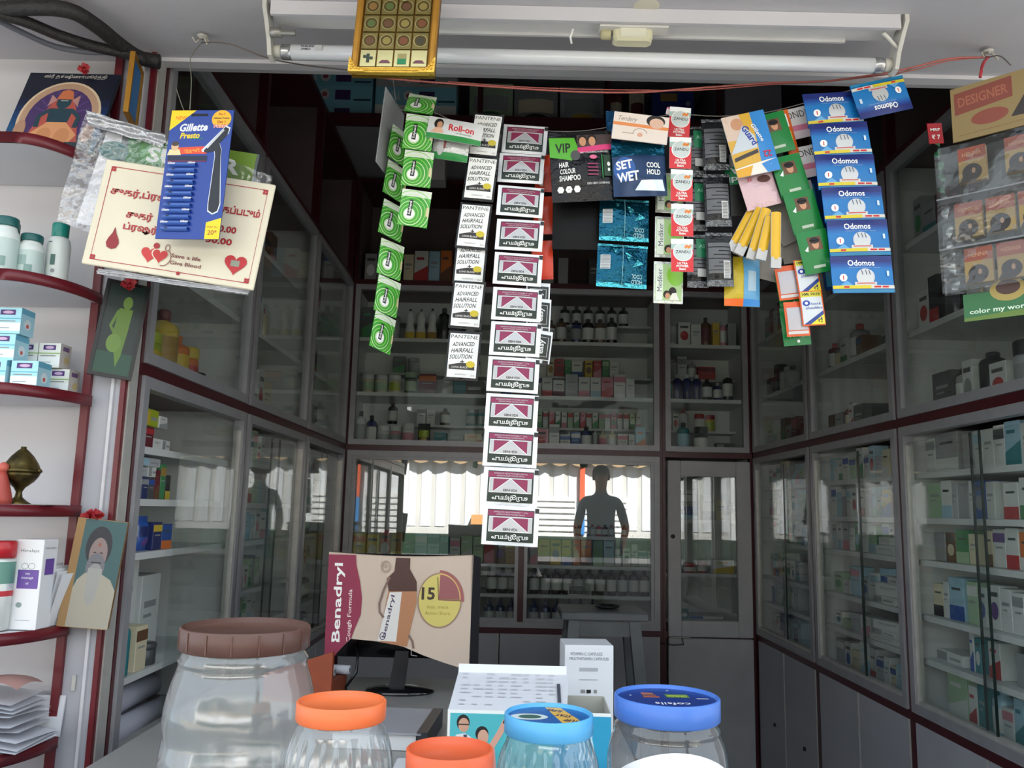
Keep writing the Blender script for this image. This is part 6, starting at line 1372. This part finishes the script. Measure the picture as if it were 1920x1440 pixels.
row('B1', 1.911, .06, .05, [('jar', 'cream', .062, .095, 0, 'pale green', 'white'), ('jar', 'cream', .062, .092, 0, 'pale green', 'white'), ('jar', 'cream', .062, .092, 0, 'lime', 'white'), .015, ('jar', 'dark grey', .06, .11, 0, 'pale green', 'pale green'), .01, ('box', 'maroon', .085, .10, .06, 'orange'), .03, ('box', 'grey', .05, .08, .05, 'white'), ('box', 'dark grey', .15, .07, .06, 'teal'), .01, ('box', 'white', .07, .06, .05), ('box', 'grey', .05, .09, .05, 'blue'), .05], w1, A1)
row('B1', 1.911, .06, .90, [bx('white', .045, .10, 'navy'), bx('white', .052, .095, 'red'), bx('white', .056, .085, 'maroon'), bx('silver', .062, .115), bx('white', .056, .10, 'pink'), bx('white', .05, .10, 'pale blue'), bx('pink', .058, .105, 'red'), bx('white', .056, .12, 'pink'), bx('white', .042, .10)], 'middle glazed shelf', 'long hanging strip')
row('B1', 2.041, .24, .06, [.12, ('box', 'dark grey', .06, .09, .05, 'green'), .01, ('jar', 'silver', .06, .085, 0, None, 'silver'), .2, ('box', 'grey', .06, .07, .05), ('box', 'white', .05, .08, .05, 'blue')], 'middle riser shelf', A1)
row('B1', 2.041, .24, .90, [bx('white', .034, .10), bx('white', .04, .10, 'grey'), bx('cream', .036, .09, 'gold'), bx('red', .045, .095, 'maroon'), bx('green', .034, .09), bx('white', .055, .085, 'blue'), .01, bx('yellow', .04, .09, 'brown'), bx('red', .042, .09, 'pink'), bx('green', .036, .095, 'pale green'), bx('white', .045, .09)], 'middle riser shelf', 'long hanging strip')
w1 = 'bottom glazed shelf'
row('B1', 1.6495, .06, .03, [('bottle', 'white', .05, .17, 0, 'grey', 'black'), ('bottle', 'navy', .05, .15, 0, 'white', 'black'), ('jar', 'white', .06, .10, 0, 'silver', 'white'), ('jar', 'pink', .055, .10, 0, 'grey', 'white'), ('jar', 'white', .06, .115, 0, 'pink', 'white'), .015, ('pouch', 'black', .06, .115, .04, 'lime', 'yellow'), .02, ('box', 'teal', .06, .07, .05, 'grey'), ('box', 'grey', .08, .06, .05, 'pale green'), ('box', 'cream', .085, .07, .06, 'orange'), ('box', 'grey', .05, .09, .05, 'white'), .02], w1, A1)
row('B1', 1.6495, .06, .90, [bx('pink', .085, .10, 'red'), bx('white', .05, .125, 'grey'), bx('white', .05, .075, 'blue'), bx('blue', .045, .09, 'white'), ('bottle', 'navy', .055, .12, 0, 'white', 'black'), ('flask', 'silver', .025, .10, 0, None, 'silver'), ('bottle', 'cream', .042, .10, 0, 'pink', 'cream'), ('bottle', 'cream', .042, .10, 0, 'white', 'cream'), bx('white', .05, .085, 'pink'), bx('white', .03, .08), bx('pale blue', .05, .12, 'orange'), ('jar', 'black', .04, .03, 0, None, 'black')], 'bottom glazed shelf', 'long hanging strip')
row('B1', 1.774, .24, .06, [.1, ('bottle', 'black', .05, .13, 0, 'white', 'black'), .1, ('box', 'white', .045, .09, .05, 'dark grey'), ('box', 'white', .045, .08, .05), .02, ('bottle', 'brown', .05, .09, 0, 'white', 'black'), .08, ('jar', 'teal', .05, .09, 0, 'silver', 'silver'), ('jar', 'teal', .05, .09, 0, 'silver', 'silver'), ('jar', 'teal', .05, .09, 0, 'silver', 'silver'), ('jar', 'grey', .05, .08, 0, None, 'red'), ('jar', 'white', .05, .09, 0, 'blue', 'silver')], 'low riser shelf', A1)
row('B1', 1.774, .24, .90, [bx(('white', 'pale green', 'white', 'pink', 'white')[i % 5], .026, .085, ('red', 'green', 'red', 'red', 'green', 'pink')[i % 6]) for i in range(18)], 'low riser shelf', 'long hanging strip', gap=.006)
# ---------------- narrow back cabinet
A2 = 'slim red post'
row('B2', 2.185, .06, .04, [('jar', 'white', .05, .10, 0, 'silver', 'white'), bx('white', .06, .12, 'red'), bx('white', .05, .11), ('bottle', 'brown', .05, .15, 0, 'maroon', 'black'), bx('yellow', .035, .12), ('bottle', 'pink', .035, .13, 0, 'white', 'white'), bx('grey', .04, .12)], 'narrow cabinet topmost shelf', A2)
row('B2', 1.911, .06, .03, [('bottle', 'teal', .034, .10, 0, None, 'white')] + [('bottle', 'navy', .045, .13, 0, None, 'white') for _ in range(3)] + [('bottle', 'black', .05, .11, 0, 'white', 'black'), ('bottle', 'navy', .045, .09, 0, 'white', 'white'), ('bottle', 'black', .05, .14, 0, 'white', 'white')], 'narrow cabinet middle shelf', A2)
row('B2', 1.6495, .06, .09, [('bottle', 'teal', .06, .15, 0, 'pale blue', 'black'), .02, ('jar', 'black', .07, .13, 0, 'white', 'black'), .03, ('box', 'dark grey', .09, .05, .05, 'grey')], 'narrow cabinet bottom shelf', A2)
row('B2', 1.774, .24, .03, [bx('white', .03, .09, 'red'), bx('white', .03, .09, 'pink'), bx('white', .03, .09, 'red'), ('bottle', 'white', .05, .14, 0, None, 'red'), .03, ('jar', 'white', .05, .09, 0, None, 'red'), ('jar', 'yellow', .05, .085, 0, 'lime', 'red')], 'narrow cabinet low riser', A2)
row('B2', 2.041, .24, .06, [bx('grey', .06, .09), bx('white', .05, .13, 'grey'), ('bottle', 'grey', .05, .1, 0, 'white', 'grey'), bx('red', .09, .07, 'maroon')], 'narrow cabinet middle riser', A2)
w1 = 'the shelf behind door glass'
row('B2', 1.325, .08, .085, [bx('blue', .10, .06, 'pale blue'), .02, bx('white', .06, .12, 'grey'), bx('cream', .05, .10), bx('grey', .05, .08, 'white')], 'top ' + w1[4:], 'door lock')
row('B2', 1.385, .09, .095, [bx('white', .085, .085, 'grey')], 'stack on top ' + w1[4:], 'door lock')
row('B2', 1.073, .06, .115, [('jar', 'red', .06, .045, 0, 'white', 'red'), ('jar', 'red', .05, .06, 0, 'white', 'maroon'), .02, bx('white', .10, .065, 'yellow')], 'middle ' + w1[4:], 'door lock')
row('B2', .86, .05, .09, [bx('teal', .04, .04, 'white'), ('box', 'white', .16, .012, .08, 'blue')], 'lowest ' + w1[4:], 'door lock')
# ---------------- open tier over the glazed doors and loft
row('B1', 2.475, .06, .04, [bx('grey', .06, .15, 'white'), bx('white', .055, .16, 'blue'), bx('dark grey', .05, .15), .02, bx('cream', .05, .15), bx('white', .07, .17, 'red'), bx('pale blue', .055, .17), bx('orange', .055, .175, 'brown'), .1, bx('dark grey', .05, .14), .06, bx('maroon', .05, .15), .03, bx('red', .05, .16), bx('red', .05, .16, 'maroon'), bx('white', .05, .16), bx('white', .055, .155, 'grey'), .02, bx('grey', .05, .15), .1, bx('dark grey', .06, .15), bx('red', .05, .15), bx('grey', .05, .14)], 'open shelf above glass doors', A1)
def loft_box(label, x0, x1, y0, y1, col, artf, name='loft_carton', Y=3.50, d=.14):
    p = atY((x0 + x1) / 2, y1, Y); k = mpp(p); w = (x1 - x0) * k; h = (y1 - y0) * k * 1.05
    return p, w, h
def art_nose(c1):
    def f(w, h):
        a = PR(); a.rect(-w / 2, 0, w / 2, h, mat(c1, .5)); a.rect(w * .04, h * .2, w * .23, h * .75, mat('4a2f66', .5)); a.oval(-w * .09, h * .5, h * .26, h * .3, mat('d5d8da', .5)); a.oval(-w * .09, h * .5, h * .14, h * .14, mat('a04a5a', .5)); a.poly([(-w * .34, h * .25), (-w * .30, h * .3), (-w * .27, h * .75), (-w * .30, h * .7)], mat('c4dce0', .5)); a.poly([(-w * .25, h * .25), (-w * .19, h * .25), (-w * .215, h * .85)], mat('c4dce0', .5)); a.rect(w * .27, h * .15, w * .48, h * .26, mat('2c4a5c', .5)); return a
    return f
pl0 = 3.062
k_ = mpp(atY(620, 200, 3.50)); bw, bh = 152 * k_, .086
for i, (x, r_, c1, lb) in enumerate(((621, 0, '86c6d6', 'lower teal spray carton on the loft beside the dark panel'), (621, 1, '86c6d6', 'second teal spray carton up on the loft beside the dark panel'), (621, 2, '7abccc', 'topmost teal spray carton on the loft beside the dark panel'), (779, 0, 'e0e6e0', 'white and green spray carton on the loft under a teal one'), (779, 1, '86c6d6', 'teal spray carton on the loft standing on the white one'), (779, 2, 'b9bcb8', 'pale carton topping the loft stack behind the golden plaque'))):
    carton('loft_carton', lb, (atY(x, 200, 3.50).x, 3.50, pl0 + r_ * (bh + .001)), bw, .16, bh, mat(c1, .5), art_nose(c1), 0, 'cartons on the loft')
for i, (x, w, h, col, c2, c3, lb) in enumerate(((920, .20, .24, 'pale green', 'grey', 'green', 'pale green diaper pack on the loft, beside the carton stack'), (1005, .20, .22, 'grey', 'cream', 'black', 'grey diaper pack on the loft with a dark patch'), (1092, .20, .23, 'silver', 'grey', 'yellow', 'silver diaper pack on the loft with a yellow arc'), (1155, .07, .21, 'maroon', 'cream', 'black', 'maroon hair colour pack on the loft next to the diaper packs'), (1196, .07, .21, 'cream', 'maroon', 'black', 'cream hair colour pack on the loft next to the blue carton'))):
    p = atY(x, 205, 3.54)
    goods('pouch', lb, Matrix.Translation((p.x, 3.54, pl0)), col, w, h, .07, c2, c3, 'packs on the loft')
carton('loft_carton', 'dark blue carton on the loft, last before the grey panel', (atY(1262, 205, 3.52).x, 3.52, pl0), .19, .12, .19, mat('22347c', .5), lambda w, h: PR().rect(-w * .3, h * .75, w * .1, h * .95, mat('a8824a', .5)).oval(w * .36, h * .7, .012, .012, mat('8a94b4', .5)), 0, 'cartons on the loft')
# ---------------- side cabinets
rn = random.Random(5)
PALW = ['white', 'white', 'white', 'pale green', 'grey', 'pale blue', 'cream', 'silver']
PALD = ['grey', 'dark grey', 'white', 'brown', 'black', 'cream', 'maroon']
def side(key, zs, name, anchor, W, spec, v=.06, u0=.04):
    for zi, z in enumerate(zs):
        s = spec[zi]
        items = s if isinstance(s, list) else pick(rn, *s)
        row(key, z, v, u0, items, '%s shelf, %s' % (ORD[zi] if zi < len(zs) - 1 else 'lowest', name), anchor, u1=W - .03)
hh = (.07, .115)
LZ = (1.475, 1.357, 1.237)
low = (1.485, 1.355, 1.235, 1.08, .958, .809)
G = lambda n=12, pal=PALW, k=('box',), w=(.03, .06), h=hh, d=(.04, .07): (pal, n, k, w, h, d)
side('R1', low, 'bay behind dye packs', 'door side', .765, [
    [bx('white', .05, .10, 'grey'), bx('grey', .12, .11, 'white'), .02, bx('grey', .05, .1), bx('white', .04, .10, 'pale blue'), bx('white', .045, .10), bx('white', .045, .105, 'dark grey'), bx('pale blue', .06, .11, 'teal'), bx('white', .05, .1)],
    [bx('pale green', .07, .10), bx('white', .05, .105, 'pale blue'), bx('silver', .03, .095), bx('grey', .05, .09), bx('white', .02, .1), bx('blue', .05, .1, 'grey'), bx('white', .04, .095), .03, bx('white', .065, .09, 'red'), bx('white', .06, .10, 'green'), bx('white', .05, .09), bx('pale green', .05, .09)],
    [.02, bx('grey', .06, .08), bx('brown', .05, .08, 'cream'), bx('green', .06, .09, 'pale green'), bx('cream', .04, .08), .03, bx('cream', .035, .09, 'brown'), bx('white', .05, .095, 'purple'), bx('white', .05, .10, 'red'), bx('orange', .05, .09, 'white'), bx('pale green', .05, .09)],
    [bx('cream', .05, .09, 'black'), bx('white', .03, .10), bx('pale blue', .07, .115, 'blue'), .015, bx('pale green', .05, .11, 'white'), bx('white', .035, .10, 'blue'), .01, bx('white', .045, .11, 'purple'), bx('white', .045, .105), bx('white', .045, .10, 'grey'), bx('white', .045, .105, 'purple'), bx('pale green', .04, .1)],
    [('box', 'white', .14, .03, .07, 'grey'), .03, bx('white', .02, .10, 'blue'), bx('teal', .03, .09, 'white'), .03, bx('white', .05, .09, 'red'), .06, bx('grey', .06, .08), bx('white', .05, .09)],
    [.05, bx('pale green', .10, .13, 'white'), bx('white', .04, .11, 'red'), bx('teal', .04, .12), ('bottle', 'pale blue', .06, .13, 0, 'white', 'pale blue'), bx('white', .045, .09, 'pink'), bx('pale blue', .04, .12, 'teal'), bx('white', .05, .11), bx('blue', .06, .12, 'orange'), bx('navy', .05, .12, 'white')]])
side('R2', low, 'middle door-side bay', 'door side', .74, [G(10, PALW, ('box',)), G(11, PALW + ['blue', 'yellow']), G(11, PALW + ['green']), G(9, PALW, ('box',), (.05, .09), (.05, .11)), G(8, PALW, ('box',), (.06, .11), (.02, .08)), G(9, PALW, ('box',), (.04, .08), (.08, .12))])
# flat stacked cartons in the middle bay
for i, (u, z, w, h, c2) in enumerate(((.42, .959, .17, .02, None), (.44, .98, .16, .02, 'grey'), (.47, 1.0, .15, .03, None), (.46, 1.081, .14, .025, 'grey'), (.48, 1.107, .16, .04, None), (.50, 1.148, .15, .022, 'blue'), (.49, 1.236, .12, .03, None), (.50, 1.267, .10, .025, None))):
    goods('box', 'flat white carton, %s from bottom, stacked in the middle door-side bay' % ORD[i], CABS['R2'].matrix_world @ Matrix.Translation((u + w / 2 - .02, .035, z)), 'white', w, h, .03, c2, None, 'flat cartons in the middle bay', yaw=rn.uniform(-.2, .2))
side('R3', low, 'deepest door-side bay', 'door side', .76, [G(9), G(9, PALW + ['red']), G(9, PALW + ['red', 'green']), G(9), G(8, PALW + ['navy', 'blue']), G(8, PALW + ['navy'])])
UPZ = (2.185, 1.911, 1.6495)
GU = lambda n=9: (PALD, n, ('box', 'bottle', 'box'), (.04, .08), (.08, .16), (.05, .07))
side('R1', UPZ, 'upper tier behind dye packs', 'door side', .765, [GU(), GU(), [.06, bx('dark grey', .10, .12), ('bottle', 'grey', .05, .12, 0, 'white', 'black'), bx('white', .05, .13, 'grey'), ('flask', 'black', .07, .14, 0, None, 'black'), bx('white', .07, .10, 'red'), ('jar', 'silver', .08, .14, 0, 'grey', 'black'), bx('grey', .08, .09), ('jar', 'white', .07, .13, 0, None, 'grey')]])
side('R2', UPZ, 'middle door-side upper tier', 'door side', .74, [GU(5), GU(5), GU(6)])
side('R3', UPZ, 'deepest door-side upper tier', 'door side', .76, [GU(5), GU(5), GU(6)])
side('L2', low, 'middle pillar-side bay', 'pillar side', .74, [G(9), G(9, PALW + ['green']), G(9), G(9, PALW + ['blue']), G(8), G(8, PALW + ['navy', 'teal'])])
side('L3', low, 'deepest pillar-side bay', 'pillar side', .76, [G(8), G(8, PALW + ['green']), G(8), G(8, PALW + ['cream', 'gold']), G(8, ['amber', 'brown'], ('bottle',), (.045, .05), (.11, .12)), G(8, ['navy'], ('dropper',), (.045, .05), (.12, .13))])
side('L2', UPZ, 'middle pillar-side upper tier', 'pillar side', .74, [GU(5), GU(5), GU(6)])
side('L3', UPZ, 'deepest pillar-side upper tier', 'pillar side', .76, [GU(5), GU(5), GU(6)])
AP = 'grey pillar'
row('L1', 2.185, .06, .05, [bx('maroon', .12, .15, 'red'), bx('dark grey', .10, .14), bx('grey', .1, .13), bx('white', .1, .14, 'grey')], 'topmost shelf near pillar', AP)
row('L1', 1.911, .06, .06, [bx('dark grey', .08, .10, 'maroon'), ('jar', 'cream', .07, .1, 0, 'red', 'silver'), .05, bx('brown', .10, .13, 'maroon'), bx('white', .09, .12, 'grey'), bx('white', .09, .11)], 'middle upper shelf near pillar', AP)
row('L1', 1.6495, .06, .06, [('jar', 'cream', .08, .13, 0, 'red', 'silver'), .04, ('jar', 'lime', .09, .11, 0, 'yellow', 'lime'), .01, ('bottle', 'yellow', .08, .19, 0, 'gold', 'maroon'), ('bottle', 'orange', .07, .14, 0, 'yellow', 'orange'), ('jar', 'orange', .06, .12, 0, 'red', 'yellow'), ('jar', 'black', .05, .06, 0, None, 'black')], 'lowest upper-tier shelf near pillar', AP)
w1 = 'the %s open shelf by pillar'
row('L1', 1.475, .05, .155, [bx('maroon', .055, .05, 'red'), ('box', 'white', .05, .026, .05, None), ('box', 'white', .05, .026, .05, 'grey')], w1[4:] % 'top', AP, gap=.002)
row('L1', 1.527, .05, .150, [bx('lime', .085, .04, 'yellow'), ('box', 'white', .05, .03, .05, 'grey')], 'upper layer, ' + w1[4:] % 'top', AP, gap=.002)
row('L1', 1.357, .05, .145, [bx('dark grey', .03, .05, 'white'), bx('navy', .03, .05, 'grey'), bx('dark grey', .03, .05, 'blue'), bx('maroon', .03, .07, 'brown'), bx('green', .03, .085, 'gold'), bx('black', .03, .06, 'yellow')], w1[4:] % 'second', AP, gap=.002)
row('L1', 1.408, .05, .145, [bx('silver', .055, .022), bx('white', .045, .026, 'grey')], 'upper layer, ' + w1[4:] % 'second', AP, gap=.002)
row('L1', 1.432, .045, .145, [('box', 'silver', .11, .02, .05, 'pale blue')], 'uppermost layer, ' + w1[4:] % 'second', AP, gap=.002)
row('L1', 1.237, .045, .135, [('pouch', 'navy', .05, .085, .03, 'white', 'blue'), ('pouch', 'blue', .055, .08, .03, 'navy', 'purple'), bx('navy', .05, .065, 'yellow'), bx('blue', .055, .06, 'orange')], w1[4:] % 'third', AP, gap=.003)
zb0 = .809; Lm = CABS['L1'].matrix_world
row('L1', zb0 + .16, .10, .12, [('bottle', 'pale blue', .055, .24, 0, None, 'blue'), ('box', 'white', .13, .24, .08, 'grey'), .02, ('box', 'white', .12, .2, .08, None)], 'tall lowest compartment near pillar', AP)
MB().box(.014, .715, .03, .34, zb0 + .145, zb0 + .16, LAMW).build('shelf', CABS['L1'])
row('L1', zb0 + .16, .035, .125, [('dropper', 'teal', .045, .15, 0, None, 'black'), .01, bx('cream', .055, .10, 'brown'), .02, ('jar', 'dark grey', .055, .05, 0, None, 'dark grey')], 'front of tall lowest compartment', AP)
for i, (v_, z_) in enumerate(((.065, 0), (.128, 0), (.19, 0), (.097, .055), (.16, .055))):
    t = thing('paper_roll', 'large rolled paper, %s of those lying in the lowest cabinet corner' % ORD[i], 'paper roll', Lm @ Vector((.09, v_, zb0 + .031 + z_)), Euler((0, R(90), R(90))), 'rolled papers in the lowest corner')
    MB().lathe([(.016, 0), (.029, 0), (.029, .34), (.016, .34)], mat('c4c4d0', .5), 20, cap0=False, cap1=False).lathe([(.016, .34), (.016, 0)], mat('5a5a66', .6), 20, cap0=False, cap1=False).build('roll', t)
# ================================================================== bystander behind the viewpoint (mirrored in the back panes)
def person(label, loc, rz, H=1.80):
    s = H / 1.80
    J = {'pel': (0, 0, .96), 'bel': (0, .01, 1.10), 'che': (0, 0, 1.32), 'neb': (0, -.01, 1.50), 'nec': (0, .0, 1.57), 'hed': (0, .015, 1.66), 'top': (0, .01, 1.755),
         'shl': (-.17, -.01, 1.44), 'ell': (-.235, -.02, 1.16), 'wrl': (-.22, .09, .95), 'hal': (-.215, .12, .87), 'shr': (.17, -.01, 1.44), 'elr': (.25, -.02, 1.17), 'wrr': (.20, .12, 1.02), 'har': (.185, .17, .96),
         'hil': (-.09, 0, .92), 'knl': (-.105, .02, .50), 'anl': (-.11, -.02, .09), 'tol': (-.115, .13, .035), 'hir': (.09, 0, .92), 'knr': (.105, .02, .50), 'anr': (.11, -.02, .09), 'tor': (.115, .13, .035)}
    rad = {'pel': (.15, .11), 'bel': (.145, .105), 'che': (.165, .11), 'neb': (.07, .065), 'nec': (.055, .058), 'hed': (.078, .098), 'top': (.055, .07), 'shl': (.062, .06), 'shr': (.062, .06), 'ell': (.043, .043), 'elr': (.043, .043), 'wrl': (.028, .032), 'wrr': (.028, .032), 'hal': (.02, .036), 'har': (.02, .036),
           'hil': (.085, .09), 'hir': (.085, .09), 'knl': (.058, .06), 'knr': (.058, .06), 'anl': (.04, .045), 'anr': (.04, .045), 'tol': (.042, .03), 'tor': (.042, .03)}
    E_ = [('pel', 'bel'), ('bel', 'che'), ('che', 'neb'), ('neb', 'nec'), ('nec', 'hed'), ('hed', 'top'), ('che', 'shl'), ('shl', 'ell'), ('ell', 'wrl'), ('wrl', 'hal'), ('che', 'shr'), ('shr', 'elr'), ('elr', 'wrr'), ('wrr', 'har'), ('pel', 'hil'), ('hil', 'knl'), ('knl', 'anl'), ('anl', 'tol'), ('pel', 'hir'), ('hir', 'knr'), ('knr', 'anr'), ('anr', 'tor')]
    ks = list(J); vs = [tuple(c * s for c in J[k]) for k in ks]; es = [(ks.index(a), ks.index(b)) for a, b in E_]
    for sd, sx in (('l', -1), ('r', 1)):      # five fingers on each hand
        h_ = Vector(vs[ks.index('ha' + sd)]); w_ = Vector(vs[ks.index('wr' + sd)]); f = (h_ - w_).normalized()
        for i in range(5):
            b0 = h_ + Vector((0, (i - 1.8) * .017, 0)) if i < 4 else w_ * .6 + h_ * .4
            if i == 4: p1 = b0 + Vector((-sx * .03, .035, -.02)); p2 = p1 + f * .03
            else: p1 = b0 + f * (.035 + .006 * (1 - abs(i - 1.5))); p2 = p1 + f * .03 + Vector((-sx * .012, 0, -.004))
            n = len(vs); vs += [tuple(p1), tuple(p2)]; es += [(ks.index('ha' + sd) if i < 4 else ks.index('wr' + sd), n), (n, n + 1)]
    me = bpy.data.meshes.new('body'); me.from_pydata(vs, es, [])
    o = bpy.data.objects.new('body', me); COL.objects.link(o)
    o.modifiers.new('skin', 'SKIN'); sub = o.modifiers.new('sub', 'SUBSURF'); sub.levels = sub.render_levels = 2
    sk = me.skin_vertices[0].data
    for i in range(len(vs)):
        r_ = rad[ks[i]] if i < len(ks) else (.009, .009)
        sk[i].radius = (r_[0] * s, r_[1] * s); sk[i].use_root = (i == 0)
    bpy.context.view_layer.update()
    m2 = bpy.data.meshes.new_from_object(o.evaluated_get(bpy.context.evaluated_depsgraph_get()))
    bpy.data.objects.remove(o)
    m2.materials.clear()
    for m in (mat('8a5f48', .6), mat('3f4a58', .8, noise=.1), mat('2a2a30', .8), mat('1f1a18', .6)): m2.materials.append(m)
    for p in m2.polygons:
        c = p.center; p.use_smooth = True
        arm = abs(c.x) > .19 * s and c.z > .85 * s
        if c.z < .07 * s: p.material_index = 3
        elif arm and c.z < 1.22 * s: p.material_index = 0
        elif c.z < .98 * s: p.material_index = 2
        elif c.z < 1.52 * s: p.material_index = 1
        else: p.material_index = 0
    t = thing('person', label, 'person', loc, (0, 0, rz))
    ob('body', m2, t)
    MB().grid(lambda u, v: (.088 * s * math.sin(math.pi * v * .56) * math.cos(2 * math.pi * u), .005 + .108 * s * math.sin(math.pi * v * .56) * math.sin(2 * math.pi * u) - .02 * v, 1.80 * s - .012 - .12 * s * (1 - math.cos(math.pi * v * .5)) - (.03 if math.sin(2 * math.pi * u) < 0 else -.02) * v), 16, 6, mat('17120f', .7)).build('hair', t)
    MB().box(-.012, .012, .098 * s, .125 * s, 1.645 * s, 1.675 * s, mat('8a5f48', .6), bev=.006).build('nose', t)
    for sx in (-1, 1):
        MB().lathe([(.004, 0), (.011, .002), (.009, .006)], mat('1a1412', .3), 10).build('eye', t, (sx * .031, .097 * s, 1.685 * s), (R(-90), 0, 0))
        MB().lathe([(.018, 0), (.02, .006), (.012, .012)], mat('8a5f48', .6), 10).build('ear', t, (sx * .078 * s, .01, 1.67 * s), (0, R(90 * sx), 0)).scale = (1.4, 1, 1)
    MB().box(-.024, .024, .098 * s, .108 * s, 1.612 * s, 1.622 * s, mat('6a3a34', .5), bev=.003).build('mouth', t)
    return t
person('bystander in a dark shirt standing outside, mirrored in the back cabinet panes', (0.93, -0.45, 0), 0, 1.84)
bpy.context.view_layer.update()
